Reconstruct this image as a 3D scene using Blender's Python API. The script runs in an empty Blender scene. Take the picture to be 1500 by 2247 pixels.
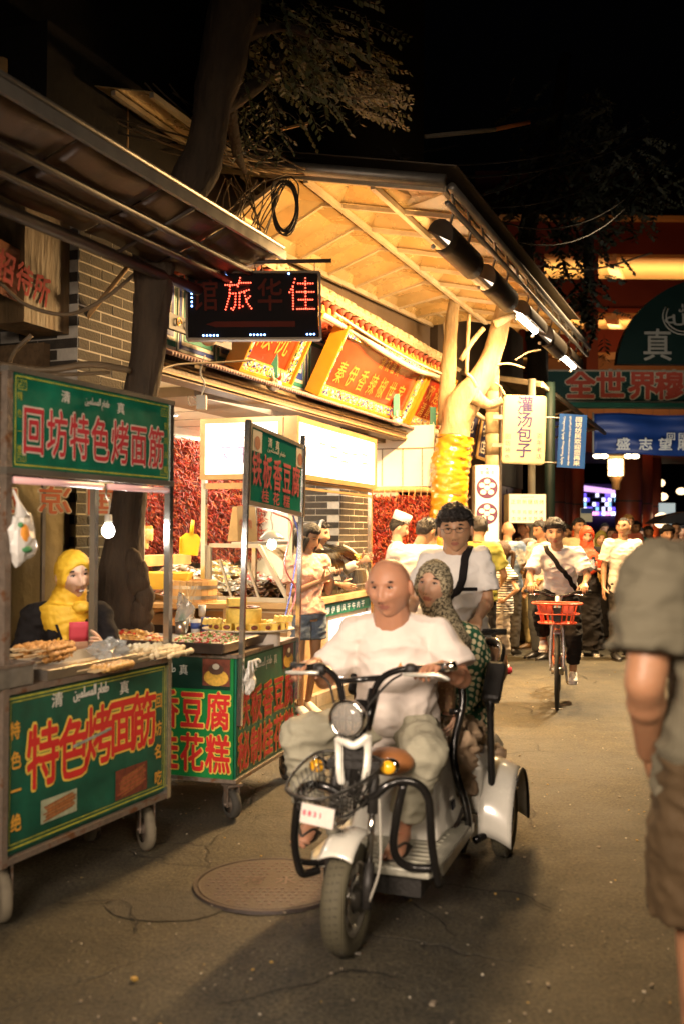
import bpy, math, random
from mathutils import Vector, Matrix, noise
random.seed(7)
PI=math.pi; V=Vector
scene=bpy.context.scene
# ---------------------------------------------------------------- camera
CAMH=1.55; FPX=35/36*2247.0
PITCH=math.radians(1.09); ROLL=math.radians(0.35)
RC=Matrix.Rotation(PI/2+PITCH,3,'X')@Matrix.Rotation(ROLL,3,'Z')
cd=bpy.data.cameras.new('camera'); cam=bpy.data.objects.new('camera',cd); scene.collection.objects.link(cam)
cam.matrix_world=Matrix.Translation((0,0,CAMH))@RC.to_4x4()
cd.sensor_fit='VERTICAL'; cd.sensor_height=36; cd.sensor_width=24; cd.lens=35; cd.clip_start=.05; cd.clip_end=600
cd.dof.use_dof=True; cd.dof.focus_distance=8.0; cd.dof.aperture_fstop=1.9
scene.camera=cam
# ---------------------------------------------------------------- night sky, moon, exposure
world=bpy.data.worlds.new('World'); scene.world=world; world.use_nodes=True
wn=world.node_tree; wn.nodes.clear()
wo=wn.nodes.new('ShaderNodeOutputWorld'); wb=wn.nodes.new('ShaderNodeBackground'); ws=wn.nodes.new('ShaderNodeTexSky')
ws.sky_type='NISHITA'; ws.sun_disc=False; ws.sun_elevation=math.radians(-4); ws.sun_rotation=math.radians(200)
wb.inputs['Strength'].default_value=.02
wn.links.new(ws.outputs[0],wb.inputs['Color']); wn.links.new(wb.outputs[0],wo.inputs[0])
def light(name,kind,loc,energy,col,to=None,size=.1,size_y=None,spot=None,blend=.5):
    l=bpy.data.lights.new(name,kind); l.energy=energy; l.color=col
    if kind=='AREA':
        l.size=size
        if size_y: l.shape='RECTANGLE'; l.size_y=size_y
    elif kind=='SUN': l.angle=math.radians(.5)
    else: l.shadow_soft_size=size
    if spot: l.spot_size=math.radians(spot); l.spot_blend=blend
    o=bpy.data.objects.new(name,l); scene.collection.objects.link(o); o.location=loc
    if to is not None: o.rotation_euler=(V(to)-V(loc)).to_track_quat('-Z','Y').to_euler()
    return o
light('moon','SUN',(0,0,30),.004,(1,.9,.8),to=(4,8,0))
WARM=(1,.66,.30); SHOP=(1,.84,.60); COOL=(1,.93,.86)
# added soft fills standing in for unseen stalls behind the camera
for l_ in (light('front_fill','AREA',(-1.3,-.3,2.5),50,(1,.79,.61),to=(.4,4.4,.8),size=1.0),light('front_fill','AREA',(1.5,-1.8,3.2),21,(1,.80,.60),to=(-.6,5,.6),size=1.2)):
    l_.data.spread=math.radians(74)                 # narrowed to keep the fill off tree and awning
light('road_fill_spot','SPOT',(4.6,12.0,6.0),5200,(1,.72,.40),to=(2.0,10.4,0),size=.3,spot=72,blend=1.0)  # added spot without a visible lamp, brightens the middle of the road
scene.view_settings.view_transform='Standard'; scene.view_settings.look='None'
scene.view_settings.gamma=1; scene.view_settings.use_curve_mapping=False; scene.view_settings.exposure=.25
cy=scene.cycles; cy.use_denoising=True
try: cy.denoiser='OPENIMAGEDENOISE'
except Exception: pass
cy.max_bounces=6; cy.diffuse_bounces=3; cy.glossy_bounces=3; cy.transmission_bounces=5; cy.transparent_max_bounces=8
cy.caustics_reflective=False; cy.caustics_refractive=False; cy.sample_clamp_indirect=4; cy.use_adaptive_sampling=True; cy.adaptive_threshold=.02
# ---------------------------------------------------------------- pixel <-> place
CP=V((0,0,CAMH))
def ray(px,py): return (RC@V(((px-750)/FPX,-(py-1123.5)/FPX,-1))).normalized()
def at(px,py,Y):
    d=ray(px,py); return CP+d*(Y/d.y)
def gnd(px,py,z=0):
    d=ray(px,py); return CP+d*((z-CAMH)/d.z)
def frame(o,ang): return Matrix.Translation(o)@Matrix.Rotation(ang,4,'Z')
def inpl(FR,px,py,y=0):                      # local point where the ray meets the local plane y = const
    I=FR.inverted(); o=I@CP; d=(I.to_3x3()@ray(px,py)); return o+d*((y-o.y)/d.y)
def inplx(FR,px,py,x=0):
    I=FR.inverted(); o=I@CP; d=(I.to_3x3()@ray(px,py)); return o+d*((x-o.x)/d.x)
# ---------------------------------------------------------------- materials
def lin(h):
    if isinstance(h,(tuple,list)): return tuple(h)[:3]
    h=h.lstrip('#'); r=[int(h[i:i+2],16)/255 for i in (0,2,4)]
    return tuple(c/12.92 if c<=.04045 else ((c+.055)/1.055)**2.4 for c in r)
MC={}
def M(name,col=(.5,.5,.5),rough=.6,metal=0,var=.12,vs=6,bump=0,bs=30,emit=0,ecol=None,trans=0,alpha=1,col2=None,c2=(.55,.7),coat=0,sss=0,spec=.5,stretch=None,ior=1.45):
    if name in MC: return MC[name]
    m=bpy.data.materials.new(name); m.use_nodes=True; n=m.node_tree.nodes; l=m.node_tree.links
    b=n['Principled BSDF']; c=lin(col)
    b.inputs['Roughness'].default_value=rough; b.inputs['Metallic'].default_value=metal
    b.inputs['Specular IOR Level'].default_value=spec
    b.inputs['Base Color'].default_value=(*c,1)
    tc=n.new('ShaderNodeTexCoord'); src=tc.outputs['Object']
    if stretch:
        mp=n.new('ShaderNodeMapping'); mp.inputs['Scale'].default_value=stretch; l.new(src,mp.inputs[0]); src=mp.outputs[0]
    if var>0 or col2:
        t=n.new('ShaderNodeTexNoise'); t.inputs['Scale'].default_value=vs; t.inputs['Detail'].default_value=5; t.inputs['Roughness'].default_value=.62
        l.new(src,t.inputs['Vector'])
        r=n.new('ShaderNodeValToRGB'); l.new(t.outputs['Fac'],r.inputs[0]); e=r.color_ramp.elements
        e[0].position=.28; e[0].color=(*[x*(1-var) for x in c],1); e[1].position=.72; e[1].color=(*[min(1,x*(1+var)) for x in c],1)
        if col2:
            e2=r.color_ramp.elements.new(c2[1]); e[1].position=c2[0] if e[1].position>c2[0] else e[1].position
            r.color_ramp.elements[1].position=c2[0]; r.color_ramp.elements[1].color=(*c,1)
            r.color_ramp.elements[2].position=c2[1]; r.color_ramp.elements[2].color=(*lin(col2),1)
        l.new(r.outputs[0],b.inputs['Base Color'])
        rr=n.new('ShaderNodeMapRange'); rr.inputs['To Min'].default_value=max(.03,rough-.1); rr.inputs['To Max'].default_value=min(1,rough+.12)
        l.new(t.outputs['Fac'],rr.inputs[0]); l.new(rr.outputs[0],b.inputs['Roughness'])
    if bump>0:
        t2=n.new('ShaderNodeTexNoise'); t2.inputs['Scale'].default_value=bs; t2.inputs['Detail'].default_value=4
        l.new(src,t2.inputs['Vector']); bp=n.new('ShaderNodeBump'); bp.inputs['Strength'].default_value=bump; bp.inputs['Distance'].default_value=.02
        l.new(t2.outputs['Fac'],bp.inputs['Height']); l.new(bp.outputs[0],b.inputs['Normal'])
    if emit: b.inputs['Emission Color'].default_value=(*lin(ecol or col),1); b.inputs['Emission Strength'].default_value=emit
    if trans: b.inputs['Transmission Weight'].default_value=trans; b.inputs['IOR'].default_value=ior
    if alpha<1: b.inputs['Alpha'].default_value=alpha
    if coat: b.inputs['Coat Weight'].default_value=coat; b.inputs['Coat Roughness'].default_value=.1
    if sss: b.inputs['Subsurface Weight'].default_value=sss; b.inputs['Subsurface Radius'].default_value=(.012,.004,.002); b.inputs['Subsurface Scale'].default_value=1
    MC[name]=m; return m
def nodes(m): return m.node_tree.nodes,m.node_tree.links,m.node_tree.nodes['Principled BSDF']
# ---------------------------------------------------------------- mesh builder
def link(o): scene.collection.objects.link(o); return o
def cr(pts,n=6,closed=False):
    P=[V(p) for p in pts]; out=[]; N=len(P)
    rng=range(N if closed else N-1)
    for i in rng:
        a=P[(i-1)%N] if (closed or i>0) else P[0]*2-P[1]
        b=P[i]; c=P[(i+1)%N]; d=P[(i+2)%N] if (closed or i+2<N) else P[-1]*2-P[-2]
        for k in range(n):
            t=k/n; out.append(.5*((2*b)+(c-a)*t+(2*a-5*b+4*c-d)*t*t+(3*b-a-3*c+d)*t**3))
    if not closed: out.append(P[-1])
    return out
class MB:
    def __init__(s): s.v=[]; s.f=[]; s.m=[]; s.s=[]; s.T=None
    def add(s,vs,fs,m=0,sm=False):
        o=len(s.v)
        s.v+= [tuple(s.T@V(v)) for v in vs] if s.T is not None else [tuple(v) for v in vs]
        for f in fs: s.f.append(tuple(i+o for i in f)); s.m.append(m); s.s.append(sm)
        return s
    def box(s,c,d,m=0,R=None):
        c=V(c); h=[x/2 for x in d]; vs=[]
        for x in (-1,1):
            for y in (-1,1):
                for z in (-1,1):
                    p=V((x*h[0],y*h[1],z*h[2]))
                    if R is not None: p=R@p
                    vs.append(c+p)
        return s.add(vs,[(0,1,3,2),(4,6,7,5),(0,4,5,1),(2,3,7,6),(0,2,6,4),(1,5,7,3)],m)
    def bb(s,a,b,m=0):                     # box by two corners
        return s.box([(a[i]+b[i])/2 for i in range(3)],[abs(b[i]-a[i]) for i in range(3)],m)
    def bar(s,p,q,w,h,m=0,up=(0,0,1)):
        p=V(p);q=V(q);d=(q-p);L=d.length;d.normalize();u=V(up)
        x=d.cross(u)
        if x.length<1e-4: x=d.cross(V((1,0,0)))
        x.normalize();z=x.cross(d); R=Matrix((x,d,z)).transposed()
        return s.box((p+q)/2,(w,L,h),m,R)
    def tube(s,pts,r,n=8,m=0,closed=False,ex=None,xa=None,caps=True):
        P=[V(p) for p in pts]; N=len(P)
        rs=r if isinstance(r,(list,tuple)) else [r]*N
        vs=[];fs=[];prev=None
        for i in range(N):
            if closed: t=(P[(i+1)%N]-P[i-1])
            else: t=P[min(i+1,N-1)]-P[max(i-1,0)]
            if t.length<1e-9: t=V((0,0,1))
            t.normalize()
            if xa is not None:
                a=V(xa[i]) if isinstance(xa[0],(tuple,list,Vector)) else V(xa)
                a=(a-t*a.dot(t)).normalized()
            elif prev is None:
                a=t.orthogonal().normalized()
            else:
                a=(prev-t*prev.dot(t)); a=a.normalized() if a.length>1e-6 else t.orthogonal().normalized()
            prev=a; b=t.cross(a)
            ri=rs[i]; rx,ry=(ri if isinstance(ri,(tuple,list)) else (ri,ri))
            for k in range(n):
                an=2*PI*k/n; vs.append(P[i]+a*(math.cos(an)*rx)+b*(math.sin(an)*ry))
        for i in range(N if closed else N-1):
            j=(i+1)%N
            for k in range(n): fs.append((i*n+k,i*n+(k+1)%n,j*n+(k+1)%n,j*n+k))
        if caps and not closed: fs.append(tuple(range(n-1,-1,-1))); fs.append(tuple(range((N-1)*n,N*n)))
        return s.add(vs,fs,m,True)
    def capsule(s,p,q,r0,r1,n=12,m=0):
        p=V(p);q=V(q);d=(q-p)
        if d.length<1e-6: d=V((0,0,.001))
        u=d.normalized(); pts=[];rs=[]
        for t in (-1,-.85,-.5,0): pts.append(p+u*(r0*t)); rs.append(max(.001,r0*math.sqrt(max(0,1-t*t))))
        for t in (0,.5,.85,1): pts.append(q+u*(r1*t)); rs.append(max(.001,r1*math.sqrt(max(0,1-t*t))))
        return s.tube(pts,rs,n,m)
    def limb(s,pts,rs,n=12,m=0):
        for i in range(len(pts)-1): s.capsule(pts[i],pts[i+1],rs[i],rs[i+1],n,m)
        return s
    def sphere(s,c,r,n=12,k=8,m=0,R=None):
        c=V(c); r=(r,r,r) if not isinstance(r,(tuple,list)) else r; vs=[]
        for i in range(k+1):
            e=-PI/2+PI*i/k
            for j in range(n):
                a=2*PI*j/n; p=V((math.cos(a)*math.cos(e)*r[0],math.sin(a)*math.cos(e)*r[1],math.sin(e)*r[2]))
                if R is not None: p=R@p
                vs.append(c+p)
        fs=[(i*n+j,i*n+(j+1)%n,(i+1)*n+(j+1)%n,(i+1)*n+j) for i in range(k) for j in range(n)]
        return s.add(vs,fs,m,True)
    def lathe(s,prof,c=(0,0,0),R=None,n=20,m=0,sm=True,sx=1,sy=1):
        c=V(c); vs=[]
        for r,z in prof:
            for j in range(n):
                a=2*PI*j/n; p=V((r*math.cos(a)*sx,r*math.sin(a)*sy,z))
                if R is not None: p=R@p
                vs.append(c+p)
        K=len(prof)
        fs=[(i*n+j,i*n+(j+1)%n,(i+1)*n+(j+1)%n,(i+1)*n+j) for i in range(K-1) for j in range(n)]
        return s.add(vs,fs,m,sm)
    def prism(s,poly,h,T,m=0):              # polygon in local XY of T, thickness h along local z
        n=len(poly); vs=[T@V((x,y,0)) for x,y in poly]+[T@V((x,y,h)) for x,y in poly]
        return s.add(vs,[tuple(range(n-1,-1,-1)),tuple(range(n,2*n))]+[(i,(i+1)%n,n+(i+1)%n,n+i) for i in range(n)],m)
    def quad(s,a,b,c,d,m=0): return s.add([a,b,c,d],[(0,1,2,3)],m)
    def slab(s,a,b,c,d,t,m=0):              # quad with thickness t along its normal
        a,b,c,d=map(V,(a,b,c,d)); n=(b-a).cross(d-a).normalized()*t
        return s.add([a,b,c,d,a+n,b+n,c+n,d+n],[(3,2,1,0),(4,5,6,7),(0,1,5,4),(1,2,6,5),(2,3,7,6),(3,0,4,7)],m)
    def grid(s,fn,nu,nv,m=0,sm=True):
        vs=[fn(i/nu,j/nv) for j in range(nv+1) for i in range(nu+1)]
        return s.add(vs,[(j*(nu+1)+i,j*(nu+1)+i+1,(j+1)*(nu+1)+i+1,(j+1)*(nu+1)+i) for j in range(nv) for i in range(nu)],m,sm)
    def mesh(s,name,mats):
        me=bpy.data.meshes.new(name); me.from_pydata(s.v,[],s.f)
        for x in (mats if isinstance(mats,(list,tuple)) else [mats]): me.materials.append(x)
        me.polygons.foreach_set('material_index',s.m); me.polygons.foreach_set('use_smooth',s.s); me.update(); return me
    def build(s,name,mats,parent=None,solid=0,bevel=0,kind=None,loc=None):
        me=s.mesh(name,mats); o=link(bpy.data.objects.new(name,me))
        if parent is not None: o.parent=parent
        if loc is not None: o.location=loc
        if solid: md=o.modifiers.new('solid','SOLIDIFY'); md.thickness=solid; md.offset=0
        if bevel: md=o.modifiers.new('bevel','BEVEL'); md.width=bevel; md.segments=2; md.limit_method='ANGLE'
        if kind: o['kind']=kind
        return o
def tag(o,label=None,cat=None,group=None,kind=None):
    if label: o['label']=label
    if cat: o['category']=cat
    if group: o['group']=group
    if kind: o['kind']=kind
    return o
def thing(name,label,cat,T=None,group=None):
    o=link(bpy.data.objects.new(name,None)); o.empty_display_size=.1
    if T is not None:
        if isinstance(T,Matrix): o.matrix_world=T
        else: o.location=T
    return tag(o,label,cat,group)
def kids(root,name,me,Ts,kind=None):      # many alike pieces sharing one mesh, each an object of its own
    for T in Ts:
        o=link(bpy.data.objects.new(name,me)); o.parent=root; o.matrix_local=T
def copy_tree(o,parent=None):
    c=link_copy(o); c.parent=parent
    for ch in list(o.children): copy_tree(ch,c)
    return c
def link_copy(o):
    c=o.copy(); scene.collection.objects.link(c); return c
# scratch scene for modifiers and glyphs, removed at the end
scratch=bpy.data.scenes.new('scratch'); SVL=scratch.view_layers[0]
def evaluate(ob):
    scratch.collection.objects.link(ob); SVL.update()
    me=bpy.data.meshes.new_from_object(ob.evaluated_get(SVL.depsgraph)); 
    scratch.collection.objects.unlink(ob); d=ob.data; bpy.data.objects.remove(ob)
    return me
GC={}
def glyph(ch,off=0,res=2):
    k=(ch,off,res)
    if k not in GC:
        c=bpy.data.curves.new('g','FONT'); c.body=ch; c.offset=off; c.resolution_u=res
        me=evaluate(bpy.data.objects.new('g',c)); 
        GC[k]=([tuple(v.co) for v in me.vertices],[tuple(p.vertices) for p in me.polygons]); bpy.data.meshes.remove(me)
    return GC[k]
def fit(mb,ch,cx,cz,w,h,y,m=0,off=.02,whole=False,mirror=False,shear=0,wob=0):
    """flat lettering in the local XZ plane, seen from -y"""
    ring=max(0,off-.018)*.9; vs,fs=glyph(ch,0)
    if not vs: return
    if whole:
        x0=min(v[0] for v in vs);x1=max(v[0] for v in vs);y0=min(v[1] for v in vs);y1=max(v[1] for v in vs)
    else: x0,x1,y0,y1=0.0,1.0,-.12,.88
    out=[]
    for v in vs:
        u=(v[0]-(x0+x1)/2)/(x1-x0)*w; t=(v[1]-(y0+y1)/2)/(y1-y0)*h
        if mirror: u=-u
        out.append((cx+u+shear*t,y,cz+t))
    if mirror: fs=[tuple(reversed(f)) for f in fs]
    if not ring: mb.add(out,fs,m); return
    n_=8 if ring>.03 else 5                       # bold strokes: shifted copies, each a hair in front of the last
    for k in range(n_):
        a=2*PI*(k+.5)/n_; dx,dz=math.cos(a)*ring*w,math.sin(a)*ring*h
        mb.add([(v[0]+dx,v[1]-.00009*k,v[2]+dz) for v in out],fs,m)
    mb.add([(v[0],v[1]-.0008,v[2]) for v in out],fs,m)
def line_text(mb,s,cx,cz,pitch,w,h,y,m=0,off=.02,vertical=False,**k):
    n=len(s)
    for i,ch in enumerate(s):
        if ch==' ': continue
        if vertical: fit(mb,ch,cx,cz+((n-1)/2-i)*pitch,w,h,y,m,off,**k)
        else: fit(mb,ch,cx+(i-(n-1)/2)*pitch,cz,w,h,y,m,off,**k)
ARAB='ﻦﻴﻤﻠﺴﻤﻟﺍ ﻡﺎﻌﻃ'
# ================================================================ SETTING
FANG=math.atan2(.925,.379); FA=frame((-.97,7.97,0),FANG)
def F(s,w,z): return FA@V((s,-w,z))
# ---- ground
def asphalt():
    m=M('asphalt',(.062,.05,.036),rough=.72,var=0); n,l,b=nodes(m)
    tc=n.new('ShaderNodeTexCoord')
    def noi(sc,det=6,ro=.6):
        t=n.new('ShaderNodeTexNoise'); t.inputs['Scale'].default_value=sc; t.inputs['Detail'].default_value=det; t.inputs['Roughness'].default_value=ro; l.new(tc.outputs['Object'],t.inputs['Vector']); return t
    def ramp(src,a,b_,ca,cb):
        r=n.new('ShaderNodeValToRGB'); l.new(src,r.inputs[0]); e=r.color_ramp.elements; e[0].position=a; e[1].position=b_; e[0].color=(*ca,1); e[1].color=(*cb,1); return r
    big=noi(.55,5,.65); mid=noi(5,7,.7); fine=noi(62,4,.75)
    r1=ramp(big.outputs['Fac'],.36,.66,(.026,.024,.017),(.066,.058,.040))
    r2=ramp(mid.outputs['Fac'],.3,.7,(.55,.55,.55),(1.3,1.28,1.2))
    r3=ramp(fine.outputs['Fac'],.36,.64,(.25,.25,.25),(2.3,2.2,2.0))
    def mul(a,c):
        x=n.new('ShaderNodeMix'); x.data_type='RGBA'; x.blend_type='MULTIPLY'; x.inputs['Factor'].default_value=1; l.new(a,x.inputs['A']); l.new(c,x.inputs['B']); return x.outputs['Result']
    c=mul(mul(r1.outputs[0],r2.outputs[0]),r3.outputs[0])
    # cracks: edges of wobbly cells
    wv=n.new('ShaderNodeMix'); wv.data_type='RGBA'; wv.inputs['Factor'].default_value=.22; l.new(tc.outputs['Object'],wv.inputs['A']); nn=noi(1.7,4); l.new(nn.outputs['Color'],wv.inputs['B'])
    vo=n.new('ShaderNodeTexVoronoi'); vo.feature='DISTANCE_TO_EDGE'; vo.inputs['Scale'].default_value=.95; l.new(wv.outputs['Result'],vo.inputs['Vector'])
    rc0=ramp(vo.outputs['Distance'],.0,.008,(.45,.45,.45),(1,1,1)); msk=noi(.8,2); rmk=ramp(msk.outputs['Fac'],.47,.56,(0,0,0),(1,1,1))
    rcx=n.new('ShaderNodeMix'); rcx.data_type='RGBA'; l.new(rmk.outputs[0],rcx.inputs['Factor']); rcx.inputs['A'].default_value=(1,1,1,1); l.new(rc0.outputs[0],rcx.inputs['B'])
    class rc: outputs=[rcx.outputs['Result']]
    c=mul(c,rc.outputs[0])
    # pale spat gum and grit
    v2=n.new('ShaderNodeTexVoronoi'); v2.inputs['Scale'].default_value=14; l.new(tc.outputs['Object'],v2.inputs['Vector'])
    rg=ramp(v2.outputs['Distance'],.05,.09,(1.9,1.8,1.5),(1,1,1)); c=mul(c,rg.outputs[0])
    l.new(c,b.inputs['Base Color'])
    rr=ramp(big.outputs['Fac'],.35,.65,(.55,)*3,(.85,)*3); l.new(rr.outputs[0],b.inputs['Roughness'])
    ad=n.new('ShaderNodeMath'); ad.operation='MULTIPLY_ADD'; ad.inputs[1].default_value=.35; l.new(fine.outputs['Fac'],ad.inputs[0]); l.new(mid.outputs['Fac'],ad.inputs[2])
    a2=n.new('ShaderNodeMath'); a2.operation='MULTIPLY_ADD'; a2.inputs[1].default_value=.5; l.new(rc.outputs[0],a2.inputs[0]); l.new(ad.outputs[0],a2.inputs[2])
    bp=n.new('ShaderNodeBump'); bp.inputs['Strength'].default_value=1.0; bp.inputs['Distance'].default_value=.03; l.new(a2.outputs[0],bp.inputs['Height']); l.new(bp.outputs[0],b.inputs['Normal'])
    return m
ASPH=asphalt()
g=MB()
def gz(x,y):                                  # gentle unevenness, none under things that must stand flush
    return 0
NX,NY=1,1
g.quad((-60,-8,0),(120,-8,0),(120,160,0),(-60,160,0)); tag(g.build('ground',ASPH),kind='structure')
# repaired patches with irregular edges, thin sheets on the asphalt
PATCH=M('patch_asphalt',(.054,.047,.032),rough=.75,var=.5,vs=30,bump=.8,bs=110)
PATCH2=M('pale_patch',(.10,.082,.06),rough=.8,var=.3,vs=7,bump=.7,bs=80)
def blob(c,rx,ry,seed,rot=0,n=44,z=.004):
    pts=[]
    for i in range(n):
        a=2*PI*i/n; r=1+.16*noise.noise(V((math.cos(a)*1.3,math.sin(a)*1.3,seed)))+.10*noise.noise(V((math.cos(a)*4,math.sin(a)*4,seed)))
        x=math.cos(a)*rx*r; y=math.sin(a)*ry*r; pts.append((c.x+x*math.cos(rot)-y*math.sin(rot),c.y+x*math.sin(rot)+y*math.cos(rot),z))
    return pts
for i,(px,py,rx,ry,m) in enumerate([(370,1990,.25,.16,PATCH)]):
    b=MB(); P=blob(gnd(px,py),rx,ry,i*3.1,z=.004+.001*i); b.add(P,[tuple(range(len(P)))]); tag(b.build('road_patch',m),kind='structure')
b=MB()
for k in range(9):                            # tar-dark cracks opened in the asphalt round the trike
    x0,y0=[(900,1950),(1000,2060),(640,1700),(560,1800),(1130,1570),(1300,1500),(1080,1340),(300,2050),(860,2150)][k]
    p=gnd(x0,y0); a=random.uniform(0,PI); pts=[]
    for i in range(16): pts.append((p.x,p.y)); a+=random.uniform(-.6,.6); p=p+V((math.cos(a),math.sin(a),0))*random.uniform(.03,.07)
    for i in range(len(pts)-1):
        (ax,ay),(bx,by)=pts[i],pts[i+1]; t=V((bx-ax,by-ay,0)).normalized().cross(V((0,0,1)))*random.uniform(.002,.006)
        b.quad((ax-t.x,ay-t.y,.0095),(ax+t.x,ay+t.y,.0095),(bx+t.x,by+t.y,.0095),(bx-t.x,by-t.y,.0095))
tag(b.build('road_crack',M('tar',(.012,.01,.008),rough=.9)),kind='structure')
# litter and grit
b=MB()
random.seed(11)
for i in range(900):
    Y=random.uniform(2.6,14); X=random.uniform(-.28,.36)*Y; s=random.uniform(.003,.009)
    if i%14==0: s*=2.2
    b.box((X,Y,.004+s*.3),(s*random.uniform(.6,1.6),s,s*.5),m=0 if i%3 else (1 if i%2 else 2),R=Matrix.Rotation(random.uniform(0,3),3,'Z'))
tag(b.build('grit',[M('grit_stone',(.22,.18,.13)),M('litter_paper',(.5,.45,.36)),M('dry_leaf',(.35,.22,.05))]),'small stones, paper scraps and dry leaves scattered on the asphalt','litter',kind='stuff')
# ---- manhole cover
mh=thing('manhole_cover','round pinkish iron manhole cover with raised marks beside the trike front wheel','manhole cover',gnd(592,1943))
IRON=M('worn_iron',(.048,.035,.030),rough=.55,metal=.3,var=.25,vs=12,bump=.3,bs=120)
mb=MB(); R_=.33; mb.lathe([(0,.012),(R_-.03,.012),(R_-.024,.013),(R_-.020,.006),(R_-.016,.006),(R_-.014,.014),(R_,.014),(R_+.004,0)],n=64,sm=False); mb.build('cover_plate',IRON,mh)
mb=MB()
for r_ in range(-7,8):
    for c_ in range(-9,10):
        x,y=c_*.031+(.015 if r_%2 else 0),r_*.036
        if math.hypot(x,y)>.275 or (abs(y)<.07 and abs(x)<.13) or random.random()<.12: continue
        mb.box((x,y,.0125),(.018,.008,.004))
mb.T=Matrix.Rotation(-PI/2,4,'X')
for (ch,x,z) in [('污',-.07,.03),('水',.07,.03)]: fit(mb,ch,x,z,.1,.1,-.0135,off=.03)
mb.T=None
mb.build('raised_mark',M('worn_iron_high',(.12,.085,.078),rough=.5,metal=.3,var=.2,vs=40),mh,kind='stuff')
# ---- pavement strip with kerb stones before the shops
PAVE=M('pavement_stone',(.27,.22,.16),var=.25,vs=5,bump=.4,bs=60)
mb=MB(); mb.bb((-7,-.30,.0),(26,3.2,.085)); pv=mb.build('pavement',PAVE); pv.matrix_world=FA; tag(pv,kind='structure')
me=MB().box((0,0,0),(.58,.11,.13)).mesh('kerb_stone',M('kerb_granite',(.30,.25,.19),var=.3,vs=9,bump=.5,bs=70))
kids(pv,'kerb_stone',me,[Matrix.Translation((s_,-.355,.045+random.uniform(-.006,.006)))@Matrix.Rotation(random.uniform(-.01,.01),4,'Z') for s_ in [(-6.5+.6*i) for i in range(42)]])
# ================================================================ MAIN SHOP BUILDING
bld=thing('shop_building','grey brick snack shop with painted eaves, tiled cornice and bright open interior','building',FA)
MORTAR=M('mortar',(.55,.5,.42),rough=.9,var=.15,vs=20); BRICK=M('grey_brick',(.050,.040,.030),rough=.8,var=.35,vs=14,bump=.35,bs=80)
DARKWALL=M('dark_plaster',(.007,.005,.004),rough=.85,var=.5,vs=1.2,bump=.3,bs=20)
WHITE=M('white_plaster',(.74,.70,.62),rough=.7,var=.05,vs=3)
BEIGE=M('beige_plaster',(.34,.27,.17),rough=.85,var=.22,vs=2.5,bump=.4,bs=14)
def brick_pier(name,x0,x1,y0,y1,z0,z1,root,side=True):
    m=MB(); m.bb((x0+.001,y0+.001,z0),(x1-.001,y1,z1)); p=m.build(name,MORTAR,root)
    bh=.058;gp=.010; rows=int((z1-z0)/(bh+gp)); n=max(2,round((x1-x0)/.235)); L=(x1-x0)/n
    me=MB().box((0,0,0),(L-gp,.03,bh)).mesh('brick',BRICK); mh_=MB().box((0,0,0),(L/2-gp,.03,bh)).mesh('brick',BRICK)
    ms=MB().box((0,0,0),(.024,(y1-y0)/2-gp,bh)).mesh('brick',BRICK)
    for r in range(rows):
        z=z0+(r+.5)*(bh+gp)
        if r%2: kids(p,'brick',me,[Matrix.Translation((x0+L*(i+.5),y0+.012+random.uniform(0,.004),z)) for i in range(n)]); kids(p,'brick',ms,[Matrix.Translation((x0+.004,y0+(y1-y0)*q,z)) for q in (.5,)])
        else:
            kids(p,'brick',me,[Matrix.Translation((x0+L*(i+1),y0+.012+random.uniform(0,.004),z)) for i in range(n-1)])
            kids(p,'brick',ms,[Matrix.Translation((x0+.004,y0+(y1-y0)*q,z)) for q in (.25,.75)]); kids(p,'brick',mh_,[Matrix.Translation((x0+L*.25,y0+.012,z)),Matrix.Translation((x1-L*.25,y0+.012,z))])
    return p
# left pier (beside the big tree) and right pier (behind the light boxes)
brick_pier('brick_pier',-1.98,-1.28,-.10,.5,.08,3.55,bld)
brick_pier('brick_pier',2.42,3.22,-.03,.5,.08,2.80,bld)
mb=MB()                                             # pale return of the left pier
mb.bb((-1.272,-.085,.08),(-1.20,.5,3.55)); mb.build('pier_trim',WHITE,bld)
# upper wall and dark storeys above the big awning
mb=MB(); mb.bb((-.25,.10,2.6),(5.9,.6,4.75)); mb.build('upper_wall',M('warm_plaster',(.17,.12,.075),var=.15,vs=3,bump=.2,bs=20),bld)
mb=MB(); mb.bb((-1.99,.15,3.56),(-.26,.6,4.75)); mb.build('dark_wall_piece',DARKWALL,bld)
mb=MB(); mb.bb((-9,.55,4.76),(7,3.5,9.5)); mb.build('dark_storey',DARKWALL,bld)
mb=MB(); mb.bb((-9,-.06,0),(-1.99,.6,1.86)); mb.build('low_wall',BEIGE,bld)
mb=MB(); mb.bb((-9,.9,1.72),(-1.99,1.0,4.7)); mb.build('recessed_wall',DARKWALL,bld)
mb=MB(); mb.bb((-9,-.10,1.865),(-1.99,.24,1.93)); mb.bb((-2.05,.1,1.94),(-1.99,.6,2.7)); mb.build('window_ledge',M('old_wood',(.16,.10,.05),var=.3,vs=6,bump=.3,bs=30,stretch=(1,6,6)),bld)
# stained plaster between awning and pier
mb=MB(); mb.bb((-2.4,-.04,2.75),(-1.99,.24,3.6)); mb.build('stained_panel',M('stained_plaster',(.16,.10,.045),var=.5,vs=4,bump=.4,bs=10,stretch=(3,3,.5)),bld)
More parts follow.
